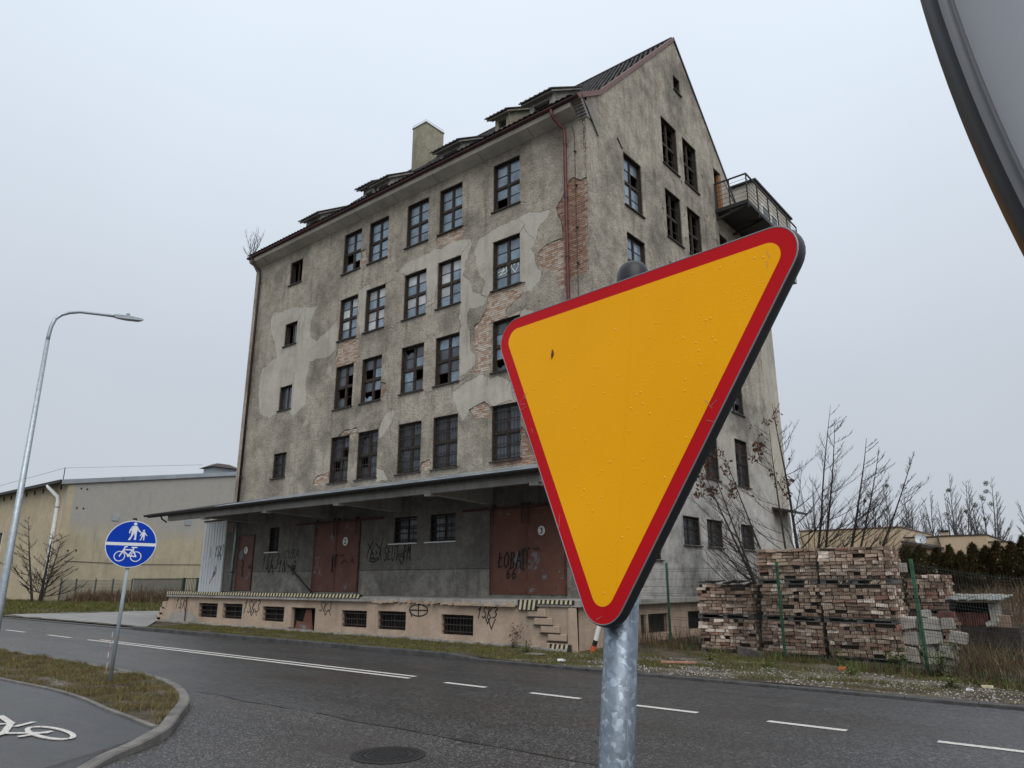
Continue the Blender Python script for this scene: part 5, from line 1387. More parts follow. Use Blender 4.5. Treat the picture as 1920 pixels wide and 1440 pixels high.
# raindrops clinging to the film
mb = MB(); rnd = random.Random(17); dn = 0
def drop(mb, u, v, r_, h):
    b = len(mb.v); k_ = 8
    for (rr, w) in ((1, -.0007), (.82, -.0007 - h * .55), (.45, -.0007 - h * .92)):
        for i in range(k_):
            a = 2 * math.pi * i / k_; mb.v.append(tuple(fs(u + r_ * rr * math.cos(a), v + r_ * rr * math.sin(a) * 1.1, w)))
    mb.v.append(tuple(fs(u, v, -.0007 - h)))
    for q in range(2):
        for i in range(k_): i2 = (i + 1) % k_; mb.f.append((b + q * k_ + i, b + q * k_ + i2, b + (q + 1) * k_ + i2, b + (q + 1) * k_ + i)); mb.mi.append(0)
    for i in range(k_): mb.f.append((b + 2 * k_ + i, b + 2 * k_ + (i + 1) % k_, b + 3 * k_)); mb.mi.append(0)
while dn < 420:
    u = rnd.uniform(-.42, .42); v = rnd.uniform(-.45, .25)
    if inside((u, v), rtri(.222, .03)):
        r_ = rnd.choice((.0006, .0007, .0008, .0010, .0010, .0012, .0015, .0021)); drop(mb, u, v, r_, r_ * .34); dn += 1
tag(mb.build('raindrops', 'drop', YS, smooth=True), kind='stuff')
mb = MB(); mb.prism([(-.208, .143), (-.203, .137), (-.201, .128), (-.207, .118), (-.210, .128)], fs, -.0022, -.0012); mb.build('leaf_fleck', 'leaf_brown', YS)

mb = MB(); mb.prism([(.0335, -.40), (.0345, -.40), (.0345, .228), (.0335, .228)], fs, -.0009, -.0007); mb.build('film_seam', 'retro_yellow', plate)
mb = MB(); rnd = random.Random(9)
for _ in range(16):
    q_ = rnd.choice(((-.30, .02), (-.26, -.06), (-.39, .19), (.30, .245), (.24, -.075), (-.13, -.27), (.0, -.455), (.36, .20))); a_ = rnd.uniform(0, 3.1); l_ = rnd.uniform(.004, .018)
    u_, v_ = q_[0] + rnd.uniform(-.008, .008), q_[1] + rnd.uniform(-.02, .02)
    if inside((u_, v_), rtri(.255, .05)): strokes(mb, [[(u_ - l_ * math.cos(a_), v_ - l_ * math.sin(a_)), (u_ + l_ * math.cos(a_), v_ + l_ * math.sin(a_))]], .0007, fs, -.0010, -.0007)
tag(mb.build('scratches', 'pale_scribble', plate), kind='stuff')
# blue shared path sign
bb = Vector((-13.78, 5.91, .10)); bt = Vector((-13.66, 5.91, 2.88))
BS = thing('shared_path_sign', 'round blue sign with white adult, child and bicycle on a grey post', 'traffic sign', tuple(bb))
MB().tube([bb, bt], .032, 14).build('post', 'grey_post', BS, smooth=True)
MB().tube([bt - Vector((0, 0, .01)), bt + Vector((0, 0, .02))], .036, 14).build('post_cap', 'cap', BS)
face = Vector((.90, -.43, .0)).normalized(); bx_ = Vector((-face.y, face.x, 0)); bz_ = Vector((.045, 0, 1)).normalized()
bx_ = (bx_ - bz_ * bx_.dot(bz_)).normalized(); face = bx_.cross(bz_)
bc = Vector((-13.68, 5.91, 2.445)) + face * .06
fb = lambda u, v, w: bc + bx_ * u + bz_ * v + face * w
circ = lambda r_, n=48: [(r_ * math.cos(2 * math.pi * i / n), r_ * math.sin(2 * math.pi * i / n)) for i in range(n)]
disc = MB().prism(circ(.41), fb, -.012, .0).build('disc', 'retro_white', BS)
for s_ in (1, -1):
    pts = [(.395 * math.cos(R(a)), s_ * max(.028, .395 * math.sin(R(a)))) for a in range(4, 177, 4)]
    MB().prism(pts, fb, .0012, .0032).build('blue_half', 'retro_blue', disc)
mb = MB(); mb.prism(circ(.414), fb, -.025, -.013); mb.build('rim', 'rim_light', disc)
mb = MB(); w0, w1 = .0038, .0048
def person(cx, cy, s_):
    P = lambda pts: mb.prism([(cx + x_ * s_, cy + y_ * s_) for x_, y_ in pts], fb, w0, w1)
    P([(.09 * math.cos(2 * math.pi * i / 12), .9 + .09 * math.sin(2 * math.pi * i / 12)) for i in range(12)])
    P([(-.14, .78), (.12, .78), (.16, .68), (.13, .40), (-.14, .40), (-.18, .66)])
    P([(-.14, .41), (.02, .41), (-.08, .18), (-.16, -.02), (-.28, -.02), (-.16, .2)])
    P([(0, .41), (.13, .41), (.13, .15), (.14, 0), (.02, 0), (.04, .2)])
    P([(-.16, .76), (-.10, .72), (-.20, .50), (-.22, .36), (-.28, .36), (-.26, .55)])
    P([(.10, .76), (.15, .72), (.26, .55), (.36, .44), (.33, .40), (.2, .5)])
person(.025, .075, .31); person(.175, .075, .185)
mb.build('walking_figures', 'retro_white', disc)
mb = MB()
cc = lambda cx, cy, r_: [(cx + r_ * math.cos(2 * math.pi * i / 26), cy + r_ * math.sin(2 * math.pi * i / 26)) for i in range(27)]
strokes(mb, [cc(-.155, -.215, .083), cc(.105, -.215, .083)], .014, fb, w0 - .0005, w1)
strokes(mb, [[(-.155, -.215), (-.095, -.085), (-.085, -.05), (-.055, -.045)], [(-.10, -.10), (.045, -.10), (-.015, -.20), (-.105, -.12)], [(-.015, -.20), (.105, -.215), (.045, -.10), (.06, -.06)], [(.025, -.058), (.10, -.055)]], .020, fb, w0, w1 + .001)
strokes(mb, [cc(-.015, -.20, .012)], .02, fb, w0, w1 + .001)
mb.build('bicycle_emblem', 'retro_white', disc)
mb = MB(); mb.tube([bc - face * .045 + bz_ * .2 - bx_ * .12, bc - face * .045 + bz_ * .2 + bx_ * .12], .015, 6); mb.tube([bc - face * .045 - bz_ * .2 - bx_ * .12, bc - face * .045 - bz_ * .2 + bx_ * .12], .015, 6); mb.build('clamp', 'galv_far', BS)
# torn red-white tape on the post
mb = MB()
for i in range(8):
    z0 = .95 - i * .085; s_ = .015 * math.sin(i * 1.3)
    a0, a1 = -13.835 - .010 * i + s_, -13.835 - .010 * (i + 1) + s_; tw_ = .012 + .006 * math.sin(i * 2.1)
    mb.hexa([(a1 - tw_, 5.87, z0 - .085), (a1 + tw_, 5.865, z0 - .085), (a1 + tw_, 5.868, z0 - .085), (a1 - tw_, 5.873, z0 - .085), (a0 - tw_, 5.87, z0), (a0 + tw_, 5.865, z0), (a0 + tw_, 5.868, z0), (a0 - tw_, 5.873, z0)], i % 2)
mb.build('barrier_tape', ['white', 'faded_red'], BS)

# street lamp
lb = Vector((-19.42, 5.75, .1))
SL = thing('street_lamp', 'tall tapered galvanised street lamp with curved arm at the left edge', 'street lamp', tuple(lb))
pts = [lb, lb + Vector((0, 0, 1.2)), lb + Vector((0, 0, 7.4))]; rad = [.088, .082, .048]
th = [Vector((-19.42, y_, z_)) for y_, z_ in ((5.755, 7.62), (5.775, 7.86), (5.83, 8.07), (5.95, 8.22), (6.115, 8.325), (6.35, 8.41), (6.79, 8.48))]
arm = Vector((-19.42, 7.22, 8.54))
MB().tube(pts, rad, 16).build('column', 'galv_far', SL, smooth=True)
MB().tube([pts[-1] - Vector((0, 0, .05))] + th + [arm], [.045] * 6 + [.036] * 3, 12).build('arm', 'galv_far', SL, smooth=True)
dv = (arm - th[-1]).normalized(); sx = Vector((1, 0, 0)); up = sx.cross(dv)
if up.z < 0: up = -up
hd = MB()
prof = [(-.05, .035, -.03, .05), (.05, .06, -.045, .055), (.30, .11, -.05, .05), (.62, .10, -.04, .02), (.68, .06, -.02, .005)]
for d_, hw, z0, z1 in prof:
    for a, b in ((-hw, z0), (hw, z0), (hw * .8, z1), (-hw * .8, z1)): hd.v.append(tuple(arm + dv * d_ + sx * a + up * b))
for i in range(len(prof) - 1):
    for k_ in range(4): hd.f.append((i * 4 + k_, i * 4 + (k_ + 1) % 4, (i + 1) * 4 + (k_ + 1) % 4, (i + 1) * 4 + k_)); hd.mi.append(0)
hd.f += [(0, 1, 2, 3), (16, 17, 18, 19)]; hd.mi += [0, 0]
h_ = hd.build('lamp_head', 'grey_post', SL)
MB().tube([arm + dv * .3 + up * .05, arm + dv * .3 + up * .12], .045, 12).build('sensor', 'grey_post', h_)
MB().obox(arm + dv * .36 - up * .052, dv * .2, sx * .07, up * .004).build('lens', 'glass_lamp', h_)

# back of a round sign, close at the upper right
az = -.333; n_ = Vector((math.sin(az), math.cos(az), 0)); rc = Vector((.4544, .3569, 1.985)); rx = Vector((n_.y, -n_.x, 0)); rzv = Vector((0, 0, 1))
fr_ = lambda u, v, w: rc + rx * u + rzv * v + n_ * w
RS = thing('round_sign', 'back of a round metal traffic sign cut off at the upper right', 'traffic sign', (rc.x, rc.y, 0))
N = 400
dk = MB().prism(circ(.497, N), fr_, -.0015, .0).build('sign_back', 'back_grey', RS)
mb = MB()
rings = [(.4970, .0005), (.4992, .0002), (.5000, -.0015), (.5000, -.0085), (.4990, -.0100), (.4970, -.0104), (.4956, -.0100), (.4956, -.0092), (.4966, -.0090), (.4972, -.0080), (.4972, -.0015)]
for r_, w in rings: mb.v += [tuple(fr_(u, v, w)) for u, v in circ(r_, N)]
for i in range(len(rings) - 1):
    for k_ in range(N): k2 = (k_ + 1) % N; mb.f.append((i * N + k_, i * N + k2, (i + 1) * N + k2, (i + 1) * N + k_)); mb.mi.append(1 if i in (4, 5) else 0)
mb.build('rim', ['rim', 'rim_light'], dk, smooth=True)
MB().tube([(.040, .150, 0), (.040, .150, 2.6)], .03, 48).build('post', 'dark_post', RS, smooth=True)

# ================================================================== LOW HALL ON THE LEFT
HX, HY = -58.0, 20.1
LH = thing('low_hall', 'long low ochre hall with a grey patched end wall left of the warehouse', 'hall', (-75, 30, .1))
fy = lambda u, v, w: (u, HY + w, v)
fx = lambda u, v, w: (HX - w, u, v)
hw = [(-71.35, -70.25, 2.05, 5.65), (-68.3, -67.1, 2.05, 5.62), (-75.5, -74.4, 2.05, 5.65), (-80, -78.9, 2.05, 5.65)]
sheet('front_wall', rect(-100, HX - .31, 0, 8.85), [rect(*c) for c in hw], [], fy, .3, ['hall_yellow'], LH)
eave = 8.72; sl_ = (10.72 - 8.72) / (33 - 20.1)
holes = []
for (y_, z_) in ((20.9, 6.93), (21.35, 6.92), (20.75, 3.9), (21.3, 3.92), (21.0, 8.35), (21.4, 8.33)): holes.append([(y_ + .07 * math.cos(a), z_ + .09 * math.sin(a)) for a in [i * math.pi / 4 for i in range(8)]])
sheet('end_wall', [(HY + .0, 0), (60, 0), (60, eave + sl_ * 4), (HY + 20, eave + sl_ * 20), (HY, eave)], holes, [([(HY, 0), (HY + .45, 0), (HY + .45, 9), (HY, 9)], 1)], fx, .3, ['hall_grey', 'hall_yellow'], LH)
MB().box(HX - .6, HX - .31, HY + .3, 59, .1, 8).build('inner_wall', 'interior', LH)
mb = MB(); y2 = HY + 20
mb.hexa([(-101, HY - .5, eave - .02), (HX + .1, HY - .5, eave - .02), (HX + .1, y2, eave + sl_ * 20), (-101, y2, eave + sl_ * 20), (-101, HY - .5, eave + .14), (HX + .1, HY - .5, eave + .14), (HX + .1, y2, eave + sl_ * 20 + .16), (-101, y2, eave + sl_ * 20 + .16)])
mb.build('roof', 'dormer_roof', LH)
mb = MB()
for i in range(5):
    a, b = HY - .5 + i * 4.1, HY - .5 + (i + 1) * 4.1 - .02
    za, zb = eave + .0 + sl_ * (a - HY), eave + sl_ * (b - HY)
    mb.hexa([(HX + .11, a, za - .1), (HX + .15, a, za - .1), (HX + .15, b, zb - .1), (HX + .11, b, zb - .1), (HX + .11, a, za + .22), (HX + .15, a, za + .22), (HX + .15, b, zb + .22), (HX + .11, b, zb + .22)])
mb.build('verge_flashing', 'sheet_metal', LH)
mb = MB(); mb.box(-101, HX + .1, HY - .62, HY - .5, eave - .06, eave + .14); mb.build('eaves_gutter', 'black_iron', LH)
mb = MB()
for i in range(14): x_ = HX - 1.2 - i * 1.75; mb.box(x_ - .05, x_ + .05, HY - .08, HY - .004, eave - .45, eave - .12)
mb.build('wall_vents', 'iron', LH)
for i, (a, b, c, d) in enumerate(hw):
    mb = MB(); mb.box(a, a + .07, HY + .15, HY + .21, c, d); mb.box(b - .07, b, HY + .15, HY + .21, c, d); mb.box(a + .07, b - .07, HY + .15, HY + .21, d - .07, d); mb.box(a + .07, b - .07, HY + .15, HY + .21, c, c + .07)
    for q in (1 / 3, 2 / 3): z = c + (d - c) * q; mb.box(a + .07, b - .07, HY + .16, HY + .2, z - .03, z + .03)
    w = mb.build('window', 'fence_grey', LH)
    for q in range(3): z0 = c + (d - c) * q / 3 + .05; z1 = c + (d - c) * (q + 1) / 3 - .05; MB().box(a + .07, b - .07, HY + .175, HY + .185, z0, z1).build('pane', 'pane_dark', w)
    MB().box(b, b + .05, HY - .03, HY + .1, c - .1, d).build('edge_trim', 'white', w)
p = MB().tube([(-60.35, HY - .55, 8.62), (-60.2, HY - .5, 8.45), (-59.25, HY - .14, 7.75), (-59.15, HY - .12, 7.4), (-59.15, HY - .12, .55), (-59.15, HY - .12, .3)], .14, 12).build('downpipe', 'pipe_white', LH, smooth=True)
mb = MB()
for z in (7.0, 4.8, 1.1): mb.tube([(-59.15, HY - .12, z - .03), (-59.15, HY - .12, z + .03)], .152, 12)
mb.build('pipe_clip', 'iron', p)
v = MB().box(-60.3, -58.6, 31.3, 33.4, 10.5, 11.25).build('roof_ventilator', 'sheet_metal', LH)
mb = MB(); mb.hexa([(-60.6, 31.0, 11.25), (-58.3, 31.0, 11.25), (-58.3, 33.7, 11.25), (-60.6, 33.7, 11.25), (-59.9, 31.8, 11.65), (-59.0, 31.8, 11.65), (-59.0, 32.9, 11.65), (-59.9, 32.9, 11.65)]); mb.build('ventilator_cap', 'dormer_roof', v)
mb = MB(); mb.tube([(HX, HY - .4, 8.8), (HX, HY - .4, 9.75)], .03, 5); mb.tube([(-100, HY - .4, 9.2), (HX, HY - .4, 9.72), (HX, 30, 11.2)], .012, 4); mb.build('lightning_rod', 'iron', LH)

for y_ in (26.0, 31.6, 37.2): MB().box(HX + .001, HX + .006, y_, y_ + .03, .3, 8.6).build('wall_joint', 'concrete', LH)
mb = MB(); mb.tube([(HX + .03, 20.6, 3.2), (HX + .03, 26, 3.05), (HX + .03, 34, 3.15), (HX + .03, 45, 3.1)], .018, 4); mb.build('wall_cable', 'iron', LH)
for y_ in (23.4, 29.0): MB().box(HX + .001, HX + .05, y_, y_ + .5, 6.2, 6.6).build('wall_vent', 'sheet_metal', LH)
# left fence: grey mesh panels then a dark green slatted gate
fa_, fb_ = Vector((-57.6, 20.5, 0)), Vector((-45.9, 24.3, 0)); fd_ = (fb_ - fa_)
LF = thing('mesh_fence', 'grey wire mesh fence with dark posts in front of the grey hall wall', 'fence', (-57, 21, .1))
def fpos(t): return fa_ + fd_ * t
tp = [0.0, .12, .27, .40, .54]
for t_ in tp: q = fpos(t_); MB().box(q.x - .04, q.x + .04, q.y - .04, q.y + .04, .15, 1.98).build('post', 'fence_grey', LF)
for a, b in zip(tp[:-1], tp[1:]):
    mb = MB(); A, B_ = fpos(a), fpos(b)
    for k_ in range(8): z = .3 + k_ * .22; mb.bar((A.x, A.y, z), (B_.x, B_.y, z), .012, .012)
    n = int((B_ - A).length / .07)
    for k_ in range(n): q = A.lerp(B_, (k_ + .5) / n); mb.bar((q.x, q.y - .01, .22), (q.x, q.y - .01, 1.9), .010, .010)
    mb.build('mesh_panel', 'fence_grey', LF)
GT = thing('yard_gate', 'dark green gate of narrow upright bars behind the dry weeds', 'gate', (-48, 23.7, .1))
gts = [.54, .905, .93, 1.0]
mb = MB(); A, B_ = fpos(.55), fpos(.90)
mb.bar((A.x, A.y, 1.95), (B_.x, B_.y, 1.95), .06, .06); mb.bar((A.x, A.y, .35), (B_.x, B_.y, .35), .05, .06); mb.build('gate_rail', 'fence_green', GT)
n = 52
for k_ in range(n):
    q = A.lerp(B_, (k_ + .5) / n); MB().box(q.x - .022, q.x + .022, q.y - .012, q.y + .012, .36, 1.93).build('bar', 'fence_grey', GT)
for t_ in (.905, .998): q = fpos(t_); MB().box(q.x - .08, q.x + .08, q.y - .08, q.y + .08, .1, 2.02).build('gate_post', 'fence_green', GT)
A, B_ = fpos(.91), fpos(.995); mb = MB(); mb.bar((A.x, A.y, 1.97), (B_.x, B_.y, 1.97), .05, .05); mb.build('gate_rail', 'fence_green', GT)
for k_ in range(8): q = A.lerp(B_, (k_ + .5) / 8); MB().box(q.x - .022, q.x + .022, q.y - .012, q.y + .012, .36, 1.95).build('bar', 'fence_grey', GT)

# ================================================================== BRICK STACKS BEHIND THE FENCE
SB = []
for l in (.25, .12):
    for v_ in range(5):
        me = bpy.data.meshes.new('stack_brick'); m_ = brick_mesh(l - .010, .115, .069, 40 + v_ + l * 100)
        me.from_pydata(m_.v, [], m_.f); me.materials.append(MAT['brick_stack']); SB.append((l, me))
def pallet(x0, x1, yf, dep, zb, rows, label, seed, sides=('R',), missing=.03, group='pallets of reclaimed bricks', top=1):
    """pallet of reclaimed bricks: every outer brick is its own part"""
    rnd = random.Random(seed)
    xm = (x0 + x1) / 2
    t = thing('brick_pallet', label, 'brick pallet', (xm, yf + dep / 2, zb), group)
    W = x1 - x0; hb = .12
    mb = MB()
    for i in range(3): q = x0 + .06 + (W - .12) * i / 2; mb.box(q - .06, q + .06, yf + .02, yf + dep - .02, zb + .02, zb + .095)
    for i in range(5): q = yf + (dep - .1) * i / 4; mb.box(x0 + .01, x1 - .01, q, q + .1, zb + .0955, zb + .117); mb.box(x0 + .01, x1 - .01, q, q + .1, zb, zb + .0195)
    mb.build('pallet_base', 'pallet', t)
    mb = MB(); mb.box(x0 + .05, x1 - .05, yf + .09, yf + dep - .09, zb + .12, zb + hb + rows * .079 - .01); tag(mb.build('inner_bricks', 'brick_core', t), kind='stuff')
    org = Vector(t.location)
    def put(l, p, rz_):
        me = rnd.choice([m for q, m in SB if abs(q - l) < .01])
        o = bpy.data.objects.new('brick', me); COL.objects.link(o); o.parent = t
        o.location = Vector(p) - org
        o.rotation_euler = (rnd.uniform(-.05, .05), rnd.uniform(-.06, .06), rz_ + rnd.uniform(-.10, .10))
        s = rnd.uniform(.94, 1.05); o.scale = (s, rnd.uniform(.95, 1.05), rnd.uniform(.93, 1.05))
    lean = rnd.uniform(-.05, .05)
    for r in range(rows):
        z = zb + hb + .039 + r * .079
        cs = rnd.uniform(-.02, .02)
        x = x0 + rnd.uniform(-.02, .04)
        while x < x1 - .06:
            l = .25 if (rnd.random() < .38 and x + .25 < x1 + .03) else .12
            if rnd.random() > missing and not (r >= rows - top and rnd.random() < .18 + .22 * (r - rows + top)):
                put(l, (x + l / 2 + lean * r * .1, yf + .06 + cs + rnd.uniform(-.035, .025), z + rnd.uniform(-.004, .004)), 0)
            x += l + rnd.uniform(.004, .014)
        for sd_ in sides:
            y = yf + .13 + rnd.uniform(0, .02)
            while y < yf + dep - .05:
                l = .25 if rnd.random() < .35 else .12
                xx = x1 - .06 if sd_ == 'R' else x0 + .06
                if rnd.random() > missing: put(l, (xx + rnd.uniform(-.02, .022) + lean * r * .1, y + l / 2, z + rnd.uniform(-.004, .004)), math.pi / 2)
                y += l + rnd.uniform(.004, .014)
        if r == rows - 1:
            y = yf + .20
            while y < yf + dep - .1:
                x = x0 + .14
                while x < x1 - .2:
                    if rnd.random() > .18: put(.25, (x + .125, y, z + rnd.uniform(-.004, .01)), 0)
                    x += .262
                y += .135
YP = 18.0
cols = [(-8.60, -7.16, 'left'), (-6.98, -5.58, 'middle'), (-5.50, -3.98, 'right')]
names = {0: 'bottom', 1: 'second', 2: 'topmost'}
for ci, (a, b, nm) in enumerate(cols):
    for lv in range(2 if ci == 0 else 3):
        zb = .06 + lv * .835
        lab = {'left': ['weathered brick pallet at the bottom of the lower left stack', 'brick pallet with ragged broken top on the lower left stack'],
               'middle': ['whitish brick pallet at the bottom of the middle stack', 'pallet with many white bricks in the middle of the centre stack', 'brown brick pallet on top of the centre stack'],
               'right': ['mossy brick pallet at the bottom of the tall right stack', 'pale brick pallet in the middle of the tall right stack', 'uneven topped brick pallet crowning the tall right stack']}[nm][lv]
        pallet(a + random.Random(lv + ci).uniform(-.03, .03), b + random.Random(lv * 3 + ci).uniform(-.03, .03), YP + .03 * lv, 1.05, zb, 9, lab, 100 + ci * 10 + lv, ('R', 'L') if ci == 0 or lv == 2 else ('R',), .05 if ci == 0 else .035, top=3 if (ci == 0 and lv == 1) else 1)
for lv in range(2):
    pallet(-4.15, -3.2 - .12 * lv, 20.2, 1.0, .06 + lv * .98, 10, ['brick pallet standing behind the tall right stack, lower one', 'brick pallet stacked behind the tall right stack, upper one'][lv], 140 + lv, ('R',))
o = MB().box(-4.42, -4.16, 20.4, 20.65, 2.02, 2.24).build('hollow_block', 'block'); rebase(tag(o, 'small grey block on top of the rear brick stack', 'block'), (-4.3, 20.5, 2.02))
# dark sheeting hanging at the top of the left stack
mb = MB(); rnd = random.Random(3)
for i in range(9): mb.obox((-8.45 + i * .15, 18.1 + rnd.uniform(0, .2), 1.76 + rnd.uniform(-.02, .05)), (.11, 0, rnd.uniform(-.03, .05)), (0, .1, 0), (0, 0, .015))
o = mb.build('roofing_felt', 'brick_core'); rebase(tag(o, 'torn dark felt lying on the lower left brick stack', 'felt', kind=None), (-7.8, 18.2, 1.7))

# concrete block pile
BLK = [(-3.96, -3.68, .79, 1.03, 0), (-4.06, -3.66, .47, .73, 0), (-4.06, -3.71, .14, .44, 0), (-3.56, -3.20, .80, 1.05, -3), (-3.18, -2.94, .80, 1.03, 4), (-3.55, -3.22, .52, .79, 0), (-3.06, -2.75, .55, .80, -8),
       (-3.63, -3.36, .24, .50, 2), (-3.33, -3.01, .25, .50, -4), (-3.59, -3.39, 1.05, 1.19, 0), (-3.26, -2.90, .03, .23, 5), (-3.66, -3.3, .03, .22, 0)]
bl = ['pale concrete block beside the bricks, top of the first column', 'pale block just left of the third fence post', 'mossy low block left of the third fence post', 'whitish block on top right of the third post', 'white block at the top right of the block pile',
      'brown stained block right of the third fence post', 'tilted tan block sticking out at the right of the pile', 'low grey block behind the leaning fence post', 'grey slanted block under the tilted tan one', 'small block crowning the pile near the post', 'half buried block at the right foot of the pile', 'half buried block behind the green weeds']
for (a, b, c, d, rt), lb_ in zip(BLK, bl):
    cx, cz_ = (a + b) / 2, (c + d) / 2; hx, hz = (b - a) / 2, (d - c) / 2; ca_, sa_ = math.cos(R(rt)), math.sin(R(rt))
    rnd = random.Random(a * 31 + c * 7); mb = MB(); yy_ = 18.25 + rnd.uniform(-.05, .08)
    j = lambda: rnd.uniform(-.034, .034)
    P = lambda x, y, z: (cx + x * ca_ - z * sa_ + j(), yy_ + y, cz_ + x * sa_ + z * ca_ + j())
    pts = [P(-hx, 0, -hz), P(hx, 0, -hz), P(hx, .3, -hz), P(-hx, .3, -hz), P(-hx * .95, .02, hz), P(hx * .95, .02, hz), P(hx, .3, hz), P(-hx, .3, hz)]
    mb.hexa(pts); o = mb.build('concrete_block', 'block')
    bv = o.modifiers.new('worn_edges', 'BEVEL'); bv.width = .018; bv.segments = 2
    rebase(tag(o, lb_, 'concrete block', 'concrete blocks piled by the bricks'), (cx, yy_ + .15, c))
o = MB().box(-3.23, -2.93, 18.35, 18.6, 1.05, 1.17).build('brick_slab', 'tile_red'); rebase(tag(o, 'reddish slab of joined bricks lying on the block pile', 'brick slab'), (-3.08, 18.5, 1.05))

# tile shelter
TS = thing('tile_shelter', 'low shelter of old tiles with a mossy grey tiled roof behind the block pile', 'shelter', (-3.0, 20.9, .1))
MB().box(-3.55, -2.4, 20.5, 21.6, .1, .80).build('plinth', 'brick_core', TS)
MB().box(-3.55, -3.40, 20.5, 21.6, .80, 1.30).build('side_wall', 'block', TS); MB().box(-2.55, -2.42, 20.5, 21.6, .80, 1.30).build('side_wall', 'block', TS)
MB().box(-3.55, -2.42, 21.55, 21.6, .80, 1.3).build('rear_wall', 'brick_core', TS)
rnd = random.Random(12)
for i in range(17):
    x_ = -3.36 + i * .047; MB().obox((x_, 20.62, .80 + .15), (.017, 0, .002), (0, .1, 0), (0, 0, .14 + rnd.uniform(-.01, .015))).build('stored_tile', 'tile_red', TS)
MB().hexa([(-3.78, 20.3, 1.33), (-2.25, 20.3, 1.36), (-2.2, 21.6, 1.46), (-3.5, 21.6, 1.43), (-3.78, 20.3, 1.36), (-2.25, 20.3, 1.39), (-2.2, 21.6, 1.49), (-3.5, 21.6, 1.46)]).build('roof_board', 'pallet', TS)
for r in range(4):
    for c in range(9):
        x_ = -3.66 + c * .163 + r * .05; y_ = 20.42 + r * .29
        MB().obox((x_, y_, 1.40 + r * .025 + rnd.uniform(-.004, .012)), (.078, 0, rnd.uniform(-.012, .012)), (0, .16, .012), (0, 0, .010)).build('roof_tile', 'tile_grey', TS)
o = MB().box(-2.30, -2.06, 19.3, 19.55, .85, 1.09).build('brick_lump', 'brick_stack'); rebase(tag(o, 'lump of orange bricks right of the tile shelter', 'brick lump'), (-2.2, 19.4, .85))
MB().box(-2.5, -1.9, 19.2, 19.8, .1, .845).build('rubble_heap', 'brick_core'); o = bpy.data.objects['rubble_heap']; rebase(tag(o, 'dark rubble heap under the orange brick lump', 'rubble'), (-2.2, 19.5, .1))
o = MB().bar((-2.47, 19.1, .90), (-2.22, 19.1, 1.02), .06, .09).build('board', 'block'); rebase(tag(o, 'short pale grey board propped on the rubble heap', 'board'), (-2.4, 19.1, .85))

# green mesh fence on the right
p0, p1, p2 = Vector((-9.84, 18.81, 0)), Vector((-6.28, 17.48, 0)), Vector((-3.18, 16.33, 0))
fl = [p0 + (p0 - p1) * .95, p0, p1, p2, p2 + (p2 - p1) * .98, p2 + (p2 - p1) * 1.98]
RF = thing('green_fence', 'green posts with dark wire mesh panels in front of the brick stacks', 'fence', (-6.3, 17.5, .1))
tops = [2.27, 2.30, 2.25, 2.23, 2.22, 2.2]
for i, (q, tz) in enumerate(zip(fl, tops)):
    d_ = (fl[1] - fl[2]).normalized(); lean = Vector((-.03, 0, 0)) if i == 3 else Vector((0, 0, 0))
    mb = MB(); nrm = Vector((-d_.y, d_.x, 0)); top_ = Vector((q.x, q.y, tz)) + lean; bot_ = Vector((q.x, q.y, .02))
    mb.hexa([bot_ - d_ * .03 - nrm * .02, bot_ + d_ * .03 - nrm * .02, bot_ + d_ * .03 + nrm * .02, bot_ - d_ * .03 + nrm * .02, top_ - d_ * .03 - nrm * .02, top_ + d_ * .03 - nrm * .02, top_ + d_ * .03 + nrm * .02, top_ - d_ * .03 + nrm * .02])
    mb.build('post', 'post_green', RF)
for i, (a, b) in enumerate(zip(fl[:-1], fl[1:])):
    mb = MB(); d_ = (b - a); L = d_.length; n = int(L / .05); nrm = Vector((-d_.y, d_.x, 0)).normalized() * -.03
    sag = lambda t, i=i: (.0 if i != 3 else -.28 * math.sin(min(1, t * 1.3) * math.pi * .5))
    bow = lambda t, z, i=i: (0 if i < 3 else .10 * math.sin(t * math.pi) * (z / 2))
    off = lambda z: .03 if abs((z - .2) % .62 - .02) < .05 else 0
    hz = [.18, .24, .42, .62, .80, .86, 1.04, 1.24, 1.42, 1.48, 1.66, 1.86, 2.06, 2.12]
    for z in hz:
        pts = [a.lerp(b, t / 8) + nrm * (1 + bow(t / 8, z) * 20) + Vector((0, 0, z + sag(t / 8) * z / 2)) for t in range(9)]
        mb.tube(pts, .0042, 4, cap=False)
    for k_ in range(n + 1):
        t = k_ / n; q = a.lerp(b, t) + nrm * .85
        mb.tube([q + nrm * bow(t, z) * 20 + Vector((0, 0, z + sag(t) * z / 2)) for z in (.15, .9, 1.5, 2.17)], .0036, 3, cap=False)
    mb.build('mesh_panel', 'wire', RF)

